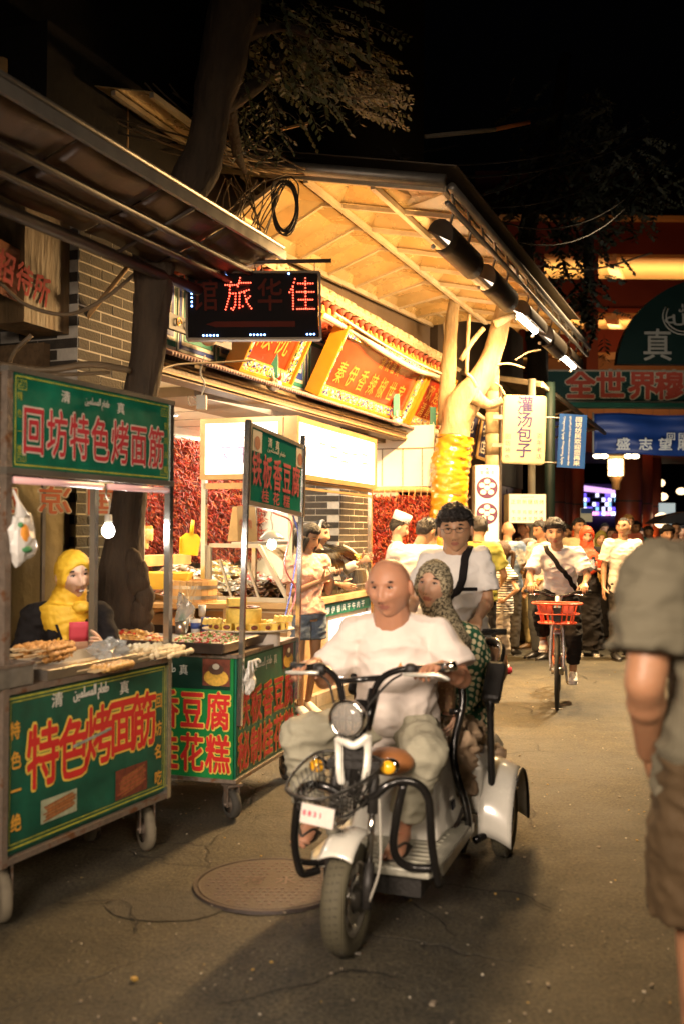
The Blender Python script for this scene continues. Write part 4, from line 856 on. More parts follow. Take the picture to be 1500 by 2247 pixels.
# ================================================================ TREES
def bark(name,col,col2=None,v=.35): return M(name,col,rough=.9,var=v,vs=11,bump=.9,bs=26,stretch=(1,1,.35),col2=col2)
def trunk(pts,rs,seed,n=18,sub=5,amp=.10):
    P=cr(pts,sub); R_=[]
    for i in range(len(P)):
        t=i/sub; k=min(int(t),len(rs)-2); R_.append(rs[k]+(rs[k+1]-rs[k])*(t-k))
    mb=MB(); mb.tube(P,R_,n); out=[]
    for idx,v in enumerate(mb.v):
        ring=min(idx//n,len(P)-1); c=P[ring]; d=V(v)-c; k=1+amp*noise.noise(V(v)*5+V((seed,0,0)))*2+amp*.5*noise.noise(V(v)*14); out.append(tuple(c+d*k))
    mb.v=out; return mb
def leaf_spray(mb,base,tip,n,ls,rnd,m=0):
    base=V(base);tip=V(tip); d=tip-base; L=d.length; d.normalize(); sd=d.cross(V((0,0,1))); sd=sd.normalized() if sd.length>.1 else V((1,0,0))
    mb.tube([base,base+d*L*.5+V((0,0,.02)),tip],[.004,.003,.0015],3,1,caps=False)
    for i in range(n):
        t=(i+1)/n; p=base+d*L*t+V((0,0,.04*t*(1-t)*L))
        for sg in (-1,1):
            q=(sd*sg+d*.55+V((0,0,rnd.uniform(-.5,.1)))).normalized(); l=ls*rnd.uniform(.75,1.15); up=q.cross(d).normalized()*l*.04; ww=q.cross(V((rnd.uniform(-.4,.4),rnd.uniform(-.4,.4),1))).normalized()*l*.27
            mb.add([p,p+q*l*.5+ww+up,p+q*l,p+q*l*.5-ww+up],[(0,1,2,3)],m)
LEAF_G=[M('leaf_green',(.035,.050,.012),rough=.5,var=.3,vs=8),M('twig_brown',(.07,.05,.025),rough=.8),M('leaf_yellow',(.10,.09,.02),rough=.5,var=.2,vs=8)]
# the near tree
tr=thing('street_tree','dark knotty tree rising between the two carts through the left awning','tree',Matrix())
DT=5.95
px_=[(258,1735),(260,1560),(262,1400),(268,1250),(282,1100),(298,930),(325,760),(338,620),(352,520),(405,430),(448,330),(468,220),(495,110),(520,0),(540,-140),(560,-320)]
rr_=[.20,.19,.165,.13,.10,.098,.105,.115,.15,.13,.115,.12,.14,.15,.13,.11]
BK=bark('dark_bark',(.055,.036,.021)); 
trunk([at(x,y,DT) for x,y in px_],rr_,3).build('trunk',BK,tr)
WND=M('bare_wood',(.42,.25,.09),rough=.8,var=.5,vs=14,bump=.8,bs=30,stretch=(1,1,.4))
for k,(x,y,r,m) in enumerate([(222,1260,.055,1),(232,1330,.07,1),(225,1390,.06,1),(300,1270,.07,0),(315,1310,.055,0),(305,1345,.07,0),(290,1235,.06,0),(318,1400,.06,0),(245,1215,.045,1),(250,1300,.06,0),(240,1420,.05,1)]):
    mb=MB(); c=at(x+(20 if m else 4),y,DT-(.06 if m else .09)); mb.sphere((0,0,0),(r,r*.8,r*1.45),16,12); mb.v=[tuple(V(v)*(1+.35*noise.noise(V(v)*18+V((k,0,0))))) for v in mb.v]; mb.build('burl',WND if m else BK,tr,loc=c)
trunk([at(470,240,DT),at(545,200,6.3),at(600,150,6.6),at(650,60,7.0)],[.07,.05,.04,.02],5,10).build('limb',BK,tr)
trunk([at(495,180,DT),at(520,330,6.5),at(540,380,6.8)],[.05,.035,.015],6,10).build('limb',BK,tr)
trunk([at(500,90,DT),at(620,60,6.2),at(720,95,6.4),at(800,160,6.5)],[.05,.03,.018,.006],7,8).build('limb',BK,tr)
mb=MB(); rnd=random.Random(8)
for k in range(120):
    x=rnd.gauss(680,85); y=rnd.gauss(90,70)+max(0,(x-640))*.35; 
    if y>250 or x>840: continue
    p=at(x,y,rnd.uniform(5.9,7.2)); a=rnd.uniform(-.6,1.6); L=rnd.uniform(.15,.28); leaf_spray(mb,p,p+V((math.cos(a)*L,rnd.uniform(-.1,.1),-abs(math.sin(a))*L-.05)),6,.058,rnd,0 if rnd.random()<.7 else 2)
for k in range(60):
    p=at(rnd.uniform(520,640),rnd.uniform(20,330),rnd.uniform(6,7.2)); a=rnd.uniform(0,6.3); leaf_spray(mb,p,p+V((math.cos(a)*.2,0,-.12)),6,.042,rnd,0)
for k in range(40):
    p=at(rnd.gauss(790,30),rnd.gauss(195,30),rnd.uniform(6.1,6.7)); a=rnd.uniform(-.3,.9); L=.24; leaf_spray(mb,p,p+V((math.cos(a)*L,rnd.uniform(-.1,.1),-abs(math.sin(a))*L-.03)),8,.045,rnd,2)
mb.build('foliage',LEAF_G,tr,kind='stuff')
# the leaning tree with its yellow wrap
t2=thing('leaning_tree','pale forked tree with its trunk wrapped in shiny yellow plastic','tree',Matrix()); D2=11.5
B2=bark('pale_bark',(.36,.27,.15),v=.3)
def lp(L,D): return [at(x,y,D) for x,y in L]
trunk(lp([(985,1455),(985,1330),(982,1200),(985,1080),(990,1000),(1000,930),(1018,880),(1052,835),(1080,770),(1096,715),(1112,640),(1130,540)],D2),[.21,.19,.18,.175,.175,.18,.20,.14,.115,.105,.10,.08],9).build('trunk',B2,t2)
trunk(lp([(985,930),(980,860),(984,780),(990,700),(1000,640)],11.8),[.14,.10,.085,.075,.06],4,12).build('limb',B2,t2)
trunk(lp([(1040,870),(1070,888),(1100,880)],11.3),[.09,.055,.05],4,10).build('limb',B2,t2)
trunk(lp([(1082,712),(1130,690),(1148,688)],11.2),[.06,.03,.02],4,8).build('limb',B2,t2)
for k,(a,b_,r) in enumerate([((1088,800),(1150,808),.012),((1130,790),(1185,768),.010),((1085,840),(1108,870),.012),((1060,720),(1010,790),.03),((1028,690),(1022,820),.022),((1022,820),(1045,850),.022)]):
    mb=MB(); A_=at(*a,11.2);B_=at(*b_,11.2); mb.tube(cr([A_,(A_+B_)/2+V((0,0,.03)),B_],3),r,6); mb.build('dead_twig',B2,t2)
P=cr(lp([(984,1430),(982,1300),(982,1180),(985,1080),(990,1010),(996,958)],D2),22); mb=MB(); mb.tube(P,[.225]*len(P),40,caps=False)
o_=[]
for i,v in enumerate(mb.v):
    c=P[i//40]; d=V(v)-c; t=V((v[0]*7,v[1]*7,v[2]*3+v[0]*5)); k=1+.14*noise.noise(t)-.15*abs(noise.noise(V((v[0]*7+v[2]*9,v[1]*8-v[2]*5,v[2]*13))))+.10*noise.noise(V(v)*26); o_.append(tuple(c+d*k))
mb.v=o_; yw=mb.build('plastic_wrap',M('yellow_plastic',(.50,.24,.015),rough=.2,var=.12,vs=4,bump=.35,bs=18,coat=.6),t2)
for y in (958,1010,1090): 
    c=at(992,y,D2); MB().tube([(c.x+.2*math.cos(a),c.y+.2*math.sin(a),c.z+.02*math.sin(3*a)) for a in [2*PI*k/20 for k in range(20)]],.005,4,closed=True).build('binding_wire',M('dark_pipe'),t2)
# dark trees in front of the gate building
DL=[M('night_leaf',(.020,.026,.010),rough=.6,var=.3),M('night_twig',(.02,.015,.01)),M('night_leaf2',(.035,.038,.012),rough=.6,var=.3)]
DB=bark('night_bark',(.030,.021,.014))
rnd=random.Random(5)
for (lab,pts,D,rs,boxes) in [
    ('dark leafy tree rising beside the far awning, hanging before the red hotel',[(1182,1240),(1180,900),(1170,700),(1150,560),(1175,420),(1215,280),(1240,120)],17.5,[.2,.18,.16,.16,.15,.13,.1],[(1130,1230,300,520,60),(1190,1320,580,690,34),(1200,1330,440,540,34),(1150,1400,200,400,80)]),
    ('second dark tree whose leaves hang in front of the lit soffits',[(1300,1250),(1300,1100),(1290,900),(1296,700),(1290,560),(1300,420),(1330,250)],22,[.12,.12,.12,.12,.12,.1,.08],[(1240,1330,600,700,30),(1260,1420,380,490,80),(1350,1500,330,440,50)])]:
    t=thing('night_tree',lab,'tree',Matrix(),'dark trees before the hotel')
    P_=[at(x,y,D) for x,y in pts]; 
    if 'second' in lab: P_=P_[4:]; rs=rs[4:]; P_.insert(0,at(1296,640,D)); rs=[.1]+rs
    trunk(P_,rs,4,12).build('trunk',DB,t)
    mb=MB()
    for (x0,x1,y0,y1,n_) in boxes:
        for k in range(n_):
            p=at(min(max(rnd.gauss((x0+x1)/2,(x1-x0)/3.2),x0-15),x1+15),rnd.gauss((y0+y1)/2,(y1-y0)/3),D+rnd.uniform(-1.2,1.2)); a=rnd.uniform(0,2*PI); L=rnd.uniform(.35,.6)
            leaf_spray(mb,p,p+V((math.cos(a)*L,rnd.uniform(-.2,.2),-abs(math.sin(a))*L*.8-.1)),7,.15,rnd,0 if rnd.random()<.8 else 2)
    mb.build('foliage',DL,t,kind='stuff')
# ================================================================ CABLES
CABM=M('black_cable',(.035,.025,.018),rough=.6,var=.2)
CABL=M('grey_cable',(.20,.14,.08),rough=.6,var=.2)
rnd=random.Random(12)
def cable(p,q,sag,r,m,lab='thin black overhead cable crossing the dark sky',grp='overhead cables in the night sky',mid=None):
    P=[]
    for k in range(17): t=k/16; v=V(p).lerp(V(q),t); v.z-=sag*4*t*(1-t); P.append(v)
    mb=MB(); mb.tube(P,r,6); return tag(mb.build('overhead_cable',m),lab,'cable',grp)
for (a,b_,sg) in [((690,345,8),(1520,222,13),.35),((690,350,8),(1520,232,13),.45),((560,330,7.5),(1520,238,13),.5),((700,352,8),(1500,250,13),.75),((860,330,8.5),(1520,245,13.5),1.1),((860,325,8.5),(1500,262,13.5),1.25),((600,345,7.5),(1300,300,11),.5),((690,340,8),(1010,318,9),.05),((820,318,9),(975,392,9.6),.04),((480,300,7),(900,345,9),.1)]:
    cable(at(*a),at(*b_),sg,.008,CABM)
for k in range(22):
    a=at(rnd.uniform(180,480),rnd.uniform(150,300),rnd.uniform(6.8,7.5)); b_=at(rnd.uniform(560,720),rnd.uniform(345,385),rnd.uniform(7.2,8))
    cable(a,b_,rnd.uniform(-.02,.15),.007,CABL if k%2 else CABM,'one of the bundled cables running over the shop roof behind the tree','bundled cables over the shop roof')
for k in range(20):
    a=at(rnd.uniform(490,640),rnd.uniform(380,400),rnd.uniform(7.0,7.5)); b_=at(rnd.uniform(440,600),rnd.uniform(500,640),rnd.uniform(6.4,7)); mid=a.lerp(b_,.5)+V((rnd.uniform(-.15,.15),0,rnd.uniform(-.1,.1)))
    mb=MB(); mb.tube(cr([a,mid,b_],8),.005,5); tag(mb.build('loose_wire',CABL),'loose wire tangling down below the awning beside the tree','wire','loose wires beside the tree')
c=at(626,455,7.1); P=[]
for k in range(200):
    a=2*PI*k/22; r=1+.12*math.sin(k*.37); P.append((c.x+math.cos(a)*.085*r,c.y+.03*math.sin(k*.5),c.z-math.sin(a)*.18*(r+.03*math.sin(k*.11))))
tag(MB().tube(P,.0055,5).build('cable_coil',CABM),'coil of black cable hanging under the awning above the LED board','cable coil')
mb=MB(); mb.tube(cr([at(640,388,7.1),at(600,400,7.1),at(598,470,7.1)],6),.005,5); mb.tube(cr([at(640,388,7.1),at(655,410,7.1),at(650,470,7.1)],6),.005,5); tag(mb.build('coil_tail',CABM),'wire tails from which the black cable coil hangs','wire')
for (P,r,lab) in [([(0,620,5.6),(60,670,5.7),(150,690,5.8),(230,655,5.9),(310,590,6)],.012,'thick rope-like cable sagging below the orange cloth banner'),([(70,735,5.6),(30,775,5.6),(25,810,5.7),(70,825,5.8)],.014,'bent piece of old hose hooked on the left wall'),([(0,800,5.4),(100,812,5.5),(200,800,5.6),(285,812,5.8)],.02,'bundle of dusty cables lying along the ledge over the green cart sign'),([(0,815,5.4),(120,822,5.5),(240,818,5.7)],.012,'thinner cable below the dusty cable bundle at left'),([(340,815,6.3),(390,800,6.6),(470,796,6.9),(560,790,7.2)],.008,'cable stretched under the LED board along the ledge'),([(1050,560,20),(1150,580,20),(1300,590,20),(1430,555,20)],.02,'slack cable hanging before the lit hotel soffit')]:
    tag(MB().tube(cr([at(*p) for p in P],8),r,7).build('wall_cable',CABL),lab,'cable')
wb_=thing('hanging_socket','small white electrical box dangling on a cord above the light boxes','socket box',Matrix.Translation(at(443,880,6.9)))
MB().bb((-.035,-.03,-.06),(.035,.03,.04)).build('box',M('white_plastic',(.7,.66,.58)),wb_,bevel=.006); MB().tube(cr([(0,0,.04),(.02,0,.12),(-.01,0,.2),(.02,0,.32)],5),.006,6).build('cord',M('white_plastic'),wb_)
MB().tube(cr([(-.03,0,.0),(-.09,0,.03),(-.08,0,-.03),(-.03,0,-.02)],5),.005,6).build('cord_loop',M('white_plastic'),wb_)
# ================================================================ STALL WITH LIGHT BOXES
SANG=math.atan2(2.10,.73); S=frame((-.417,8.24,0),SANG)
INOX=M('stainless',(.52,.48,.42),rough=.3,metal=.85,var=.15,vs=5,bump=.06,bs=40); CHROME=M('chrome_post',(.70,.68,.64),rough=.18,metal=.95,var=.08,vs=9)
BRASSY=M('brassy_frame',(.45,.30,.15),rough=.35,metal=.6,var=.15,vs=7)
LB=M('lightbox_glow',(1,.97,.93),emit=2.6,ecol=(1,.965,.92),var=.015,vs=3)
st=thing('snack_stall','snack stall with glowing white light boxes, brassy posts and glass meat case','stall',S)
SL,SW=2.15,.80
for x,y in ((0,0),(SL,0),(0,SW),(SL,SW),(1.05,SW)): MB().bb((x-.02,y-.02,0.0),(x+.02,y+.02,1.99)).build('post',CHROME,st)
def ring(x0,x1,z0,z1,y,t,d,m,nm,root,ax='x'):
    for q in ((x0,x1,z1-t,z1),(x0,x1,z0,z0+t),(x0,x0+t,z0+t,z1-t),(x1-t,x1,z0+t,z1-t)):
        if ax=='x': MB().bb((q[0],y,q[2]),(q[1],y+d,q[3])).build(nm,m,root)
        else: MB().bb((y,q[0],q[2]),(y+d,q[1],q[3])).build(nm,m,root)
ring(-.03,SL+.03,1.98,2.50,-.06,.045,.12,BRASSY,'box_frame',st); MB().bb((.015,-.045,2.02),(SL-.015,.05,2.46)).build('light_panel',LB,st)
ring(.07,SW+.03,1.98,2.50,-.03,.045,.10,BRASSY,'box_frame',st,'y'); MB().bb((-.018,.115,2.02),(.06,SW-.015,2.46)).build('light_panel',LB,st)
for z in (1.95,1.90): MB().bb((0,-.02,z),(SL,.02,z+.02)).build('rail',BRASSY,st)
MB().bb((-.02,.03,1.90),(.02,SW,1.95)).build('rail',BRASSY,st)
mb=MB(); line_text(mb,'风干牛肉干',1.2,2.22,.30,.24,.26,-.050,0,-.012); mb.build('faint_lettering',M('faint_print',(.16,.10,.08),emit=.55,ecol=(.85,.60,.50),var=0),st)
mb=MB(); mb.T=Matrix.Rotation(-PI/2,4,'Z'); line_text(mb,'风干牛',-.43,2.19,.17,.15,.16,-.022,0,.0); line_text(mb,'谷口牛',-.43,2.36,.12,.09,.10,-.022,0,-.01); mb.build('faint_lettering',M('violet_print',(.12,.05,.10),emit=.45,ecol=(.62,.35,.62),var=0),st)
# base cabinet
MB().bb((.03,.03,.10),(SL-.02,SW,.90)).build('cabinet',M('cabinet_wood',(.46,.30,.15),rough=.45,var=.2,vs=5,bump=.15,bs=30,stretch=(1,1,6)),st)
MB().bb((-.03,-.05,.90),(SL+.02,SW+.03,.95)).build('counter_top',M('counter_gold',(.62,.45,.24),rough=.35,metal=.3,var=.15),st)
for z in (.30,.50,.70,.86): MB().bb((.012,.04,z),(.027,SW,z+.012)).build('cabinet_rib',INOX,st)
MB().bb((.55,.0,.77),(SL-.02,.028,.87)).build('name_strip',M('strip_green',(.015,.20,.13),rough=.4,emit=.12),st)
mb=MB(); line_text(mb,'秦伊香风干牛肉干',1.40,.822,.145,.11,.07,-.004,0,.04); mb.build('strip_lettering',M('strip_cream',(.85,.8,.65),emit=.5),st)
MB().bb((1.0,.0,.16),(SL-.02,.028,.72)).build('lit_panel',M('lit_panel_white',(.9,.9,.93),emit=1.9,ecol=(.93,.94,1),var=.03,vs=4),st)
for x in (1.38,1.76): MB().bb((x-.008,-.006,.16),(x+.008,-.001,.72)).build('lit_panel_bar',INOX,st)
# glass case
GL=M('case_glass',(.95,.98,.96),rough=.02,trans=1,var=0,ior=1.2,spec=.35)
def arc(x): return [V((x,.02,.96)),V((x,.0,1.08)),V((x,.05,1.22)),V((x,.15,1.34)),V((x,.30,1.41)),V((x,.50,1.43))]
mb=MB(); mb.grid(lambda u,v:(lambda P,i:P[i].lerp(P[min(i+1,20)],0) )(cr(arc(.06+u*2.0),4),int(v*20)),6,20); mb.build('curved_glass',GL,st)
CREAMF=M('cream_enamel',(.68,.62,.50),rough=.35,var=.08)
mb=MB(); mb.tube(cr(arc(2.07),4),.012,6); mb.build('case_edge',CREAMF,st)
MB().bb((.04,.48,1.40),(2.08,.56,1.45)).build('case_top',CREAMF,st)
for (a,b_) in (((.03,.03,.97),(.03,.30,1.42)),((.03,.30,1.42),(.03,.76,1.42)),((.03,.76,1.42),(.03,.76,.97)),((.03,.76,.97),(.03,.03,.97))): MB().bar(a,b_,.03,.035).build('end_frame',CREAMF,st)
MB().slab((.028,.06,.985),(.028,.74,.985),(.028,.74,1.40),(.028,.30,1.40),.004).build('end_glass',GL,st)
for y in (.3,.55): MB().bar((.035,y,.98),(.035,y+.12,1.3),.018,.02).build('sliding_handle',CREAMF,st)
# meat and snack trays in the case
rnd=random.Random(31)
MEATM=[M('dried_meat',(.20,.07,.03),rough=.5,var=.4,vs=30,bump=.4,bs=60),M('dried_meat2',(.38,.20,.07),rough=.5,var=.3,vs=30,bump=.4,bs=60),M('dried_meat3',(.10,.05,.03),rough=.5,var=.3,vs=30)]
def heap(c,rx,ry,h,n,mats,sz,T,lab,cat,grp=None,seed=1,flat=.5,name='snack_heap',stuff=True):
    r_=random.Random(seed); mb=MB()
    for k in range(n):
        a=r_.uniform(0,2*PI); q=math.sqrt(r_.random()); x=math.cos(a)*rx*q; y=math.sin(a)*ry*q; z=h*(1-q*q)*r_.uniform(.55,1.05); s_=sz*r_.uniform(.6,1.3)
        R=Matrix.Rotation(r_.uniform(0,3.1),3,'Z')@Matrix.Rotation(r_.uniform(-.7,.7),3,'X')@Matrix.Rotation(r_.uniform(-.6,.6),3,'Y'); m=r_.randrange(len(mats))
        d=[s_*.5,s_*.36,s_*.16*flat*2]; P=[]
        for (i,j) in ((-1,-1),(1,-1),(1,1),(-1,1)): P.append(V((i*d[0]*r_.uniform(.7,1.1),j*d[1]*r_.uniform(.7,1.1),r_.uniform(-.3,.3)*d[2])))
        P.append(V((r_.uniform(-.2,.2)*d[0],0,d[2]))); P.append(V((0,r_.uniform(-.2,.2)*d[1],-d[2])))
        P=[V((x,y,z))+R@p for p in P]; mb.add(P,[(0,1,4),(1,2,4),(2,3,4),(3,0,4),(1,0,5),(2,1,5),(3,2,5),(0,3,5)],m)
    mb.add([(rx*math.cos(a)*1.0,ry*math.sin(a)*1.0,0) for a in [2*PI*k/20 for k in range(20)]]+[(rx*.5*math.cos(a),ry*.5*math.sin(a),h*.6) for a in [2*PI*k/20 for k in range(20)]]+[(0,0,h*.8)],[(i,(i+1)%20,20+(i+1)%20,20+i) for i in range(20)]+[(20+i,20+(i+1)%20,40) for i in range(20)],0)
    o=mb.build(name,mats,kind='stuff' if stuff else None); o.matrix_world=T@Matrix.Translation(c); return tag(o,lab,cat,grp)
for k,(x,y,rx,ry,m,lab) in enumerate([(.35,.36,.26,.28,MEATM,'dried beef strips heaped at the near end of the glass case'),(.95,.36,.28,.28,[MEATM[1],MEATM[0]],'brown dried meat heaped in the middle of the glass case'),(1.6,.36,.34,.28,MEATM,'dried meat slices heaped at the far end of the glass case')]):
    heap((x,y,.96),rx,ry,.14,260,m,.085,S,lab,'dried meat',None,k+40)
WR=[M('wrap_white',(.78,.74,.66),rough=.3),M('wrap_red',(.50,.05,.04),rough=.3),M('wrap_clear',(.62,.56,.46),rough=.2),M('wrap_blue',(.10,.12,.42),rough=.3),M('wrap_brown',(.36,.20,.09),rough=.4),M('wrap_pink',(.66,.35,.30),rough=.3),M('wrap_gold',(.62,.42,.12),rough=.3)]
def wrapped(px,py,D,rx,ry,h,n,mats,sz,lab,cat='snack heap',seed=1):
    c=at(px,py,D); T=Matrix.Translation(c)@Matrix.Rotation(FANG,4,'Z'); heap((0,0,0),rx,ry,h,n,mats,sz,T,lab,cat,None,seed)
# shop display bench inside the room
bn_=thing('display_bench','sloping wooden bench of the shop loaded with wrapped snacks','bench',FA)
MB().bb((-.85,.45,.10),(2.35,1.15,.88)).build('bench_body',M('bench_wood',(.42,.26,.12),rough=.5,var=.2,vs=4,stretch=(1,1,5)),bn_)
MB().slab((-.88,.40,.90),(2.38,.40,.90),(2.38,1.35,1.12),(-.88,1.35,1.12),.03).build('bench_top',M('bench_wood'),bn_)
for x in (-.85,-.05,.75,1.55,2.34): MB().bar((x,.4,.95),(x,1.35,1.17),.02,.08).build('divider',WOODL,bn_)
k=0
for (x,y,rx,ry,h,ms_,lab) in [(-.45,.68,.34,.22,.13,[WR[0],WR[1],WR[5],WR[2]],'red and white wrapped sweets heaped at the left front of the bench'),(.35,.68,.34,.22,.14,[WR[0],WR[2],WR[3],WR[5]],'pale wrapped sweets heaped left of the glass case end'),(1.15,.68,.36,.22,.13,[WR[2],WR[0],WR[4],WR[6]],'pale wrapped nut sweets heaped behind the glass case'),(1.95,.68,.36,.22,.13,[WR[2],WR[0],WR[1]],'wrapped sweets heaped at the far end of the bench'),(-.45,1.1,.34,.2,.12,[WR[6],WR[4],WR[0]],'golden wrapped sweets heaped at the back left of the bench'),(.35,1.1,.34,.2,.15,[WR[1],WR[0],WR[5]],'red wrapped sweets heaped at the back of the bench by the scoop'),(1.15,1.1,.36,.2,.13,[WR[4],WR[2],WR[0]],'brown packets heaped at the back middle of the bench'),(1.95,1.1,.36,.2,.14,[WR[0],WR[6],WR[2]],'golden packets heaped at the back right of the bench')]:
    k+=1; heap((x,y,.93+(y-.4)*.23),rx,ry,h,210,ms_,.075,FA,lab,'sweets',None,k+60)
# wooden trough with yellow scoops, back shelf
tg=thing('wooden_trough','rounded wooden trough behind the sweets with a yellow scoop in it','trough',FA@Matrix.Translation((.9,1.5,1.25)))
MB().bb((-.5,-.1,-.05),(1.0,.15,.05)).build('rail',WOODL,tg); MB().lathe([(.0,-.05),(.30,-.05),(.30,.02),(.0,.02)],c=(-.1,.08,.1),R=Matrix.Rotation(PI/2,3,'X'),n=24,sm=False).build('round_back',WOODL,tg)
YP=M('yellow_scoop',(.85,.60,.03),rough=.35,var=.05)
for (px,py,D,lab,ry) in ((418,1195,8.9,'yellow plastic scoop standing in the wooden trough',.1),(735,1220,10.3,'yellow scoop leaning in the glass case right of the girl',-.6)):
    sc=thing('scoop',lab,'scoop',Matrix.Translation(at(px,py,D))@Matrix.Rotation(ry,4,'Y')); MB().add([(-.08,0,-.09),(.08,0,-.09),(.09,0,.06),(.05,0,.10),(-.05,0,.10),(-.09,0,.06),(-.08,-.05,-.09),(.08,-.05,-.09),(.09,-.05,.05),(-.09,-.05,.05)],[(0,1,2,3,4,5),(6,7,1,0),(7,8,2,1),(9,6,0,5)]).build('blade',YP,sc,solid=.005); MB().tube([(0,0,.09),(0,0,.22)],[.02,.014],8).build('handle',YP,sc)
# red cloth front, yellow tray, barrel, side table
rc=at(365,1380,8.0); 
tag(MB().bb((-.26,-.02,-.45),(.20,.25,.22)).build('red_crate',M('red_board',(.62,.06,.05),rough=.5,emit=.0),loc=V((rc.x,rc.y,.46))),'red cloth-fronted box below the sweets, behind the steel post','box')
yt=thing('yellow_tray','bright yellow card tray holding sweets at the bench corner','tray',Matrix.Translation(at(355,1272,8.05)))
MB().add([(-.2,-.1,-.07),(.2,-.1,-.07),(.2,.1,-.07),(-.2,.1,-.07),(-.24,-.14,.06),(.24,-.14,.06),(.24,.14,.06),(-.24,.14,.06)],[(0,1,2,3),(0,4,5,1),(1,5,6,2),(2,6,7,3),(3,7,4,0)]).build('tray_body',M('yellow_card',(.85,.60,.08),rough=.5),yt,solid=.006)
brl=thing('wooden_tub','low wooden tub with two metal hoops on a small bench','tub',Matrix.Translation(at(425,1320,7.9)))
nst=20
me=MB().box((0,0,0),(.055,.018,.17)).mesh('stave',M('stave_wood',(.55,.35,.16),var=.3,vs=8,stretch=(1,1,.2),bump=.2)); kids(brl,'stave',me,[Matrix.Rotation(2*PI*i/nst,4,'Z')@Matrix.Translation((0,-.175,.085)) for i in range(nst)])
for z in (.04,.12): MB().lathe([(.188,z-.013),(.191,z-.013),(.191,z+.013),(.188,z+.013)],n=28,sm=False).build('hoop',INOX,brl)
MB().lathe([(0,.15),(.165,.15)],n=24).build('lid',WOODL,brl)
tb_=thing('side_table','small plain wooden bench under the tub','table',Matrix.Translation(V((brl.matrix_world.translation.x,brl.matrix_world.translation.y,0))))
tz=brl.matrix_world.translation.z
MB().box((-.1,0,tz-.02),(.85,.42,.035)).build('top',WOODL,tb_); MB().box((-.1,0,tz-.3),(.75,.36,.03)).build('shelf',WOODL,tb_)
for x in (-.48,.28):
    for y in (-.17,.17): MB().bb((x-.022,y-.022,0.001),(x+.022,y+.022,tz-.04)).build('leg',WOODL,tb_)
# brown paper sack and jars
sk=thing('paper_sack','kraft paper sack printed with red characters standing on the glass case','paper bag',S@Matrix.Translation((.35,.60,1.455))@Matrix.Rotation(-.3,4,'Z'))
MB().add([(-.13,-.06,0),(.13,-.06,0),(.13,.06,0),(-.13,.06,0),(-.11,-.03,.30),(.12,-.03,.32),(.12,.02,.32),(-.11,.02,.30)],[(0,1,2,3),(0,4,5,1),(1,5,6,2),(2,6,7,3),(3,7,4,0)]).build('sack_body',M('kraft',(.42,.27,.11),rough=.8,var=.15,vs=8,bump=.5,bs=9),sk,solid=.004)
mb=MB(); mb.T=Matrix.Translation((0,-.008,0))@Matrix.Rotation(-.1,4,'X'); line_text(mb,'牛肉',-.02,.15,.09,.08,.09,-.058,0,.02); line_text(mb,'秦伊香',-.0,.24,.06,.05,.04,-.05,0,0); mb.build('print',M('print_red2'),sk)
for k,(px,py,lab) in enumerate(((316,1190,'glass jar of snacks on the shelf behind the bulb, left one'),(326,1172,'taller orange-lidded jar on the shelf behind the tree'))):
    j=thing('snack_jar',lab,'jar',Matrix.Translation(at(px,py,8.9))); MB().lathe([(0,-.06),(.04,-.06),(.045,-.05),(.045,.04),(.035,.05),(0,.05)],n=14).build('glass_body',M('jar_amber',(.6,.38,.15),rough=.2,var=.3,vs=40),j); MB().lathe([(0,.075),(.038,.075),(.04,.05),(0,.05)],n=14,sm=False).build('lid',M('lid_orange',(.75,.25,.05)),j)
heap((0,0,0),.28,.13,.10,160,[WR[6],WR[4],YP],.05,Matrix.Translation(at(755,1232,10.2)),'yellow dried fruit heaped in the case by the headband woman','dried fruit',None,91)
heap((0,0,0),.32,.13,.12,200,[MEATM[1],WR[4],WR[6]],.06,S@Matrix.Translation((2.6,.25,.90)),'brown snacks heaped past the far end of the stall','snack heap',None,92)
tag(MB().bb((2.2,.0,.0),(3.1,.6,.89)).build('far_counter',M('cabinet_wood')),'plain wooden counter continuing past the light box stall','counter').matrix_world=S
# ================================================================ FOOD CARTS
GREEN=M('cart_green',(.010,.15,.085),rough=.33,var=.4,vs=6,bump=.12,bs=6,spec=.5); GREEN2=M('cart_green_dark',(.008,.085,.05),rough=.35,var=.5,vs=5,bump=.2,bs=6)
BRG=M('bright_green',(.012,.21,.05),rough=.35,var=.2,vs=3); YLN=M('border_yellow',(.42,.42,.05),rough=.5,var=.4,vs=25)
TR=M('text_red',(.62,.03,.025),rough=.4,var=.1); TY=M('text_yellow',(.78,.60,.10),rough=.45,var=.1); TW=M('text_white',(.72,.70,.62),rough=.5,var=.1,vs=30); TO=M('text_ochre',(.70,.36,.05),rough=.5)
RUST=M('rusty_steel',(.30,.24,.19),rough=.5,metal=.6,var=.35,vs=14,bump=.3,bs=40,col2=(.22,.10,.045),c2=(.55,.66))
RUB=M('caster_rubber',(.06,.055,.045),rough=.8,var=.3,vs=10); RUBL=M('dusty_rubber',(.17,.145,.10),rough=.85,var=.3,vs=8)
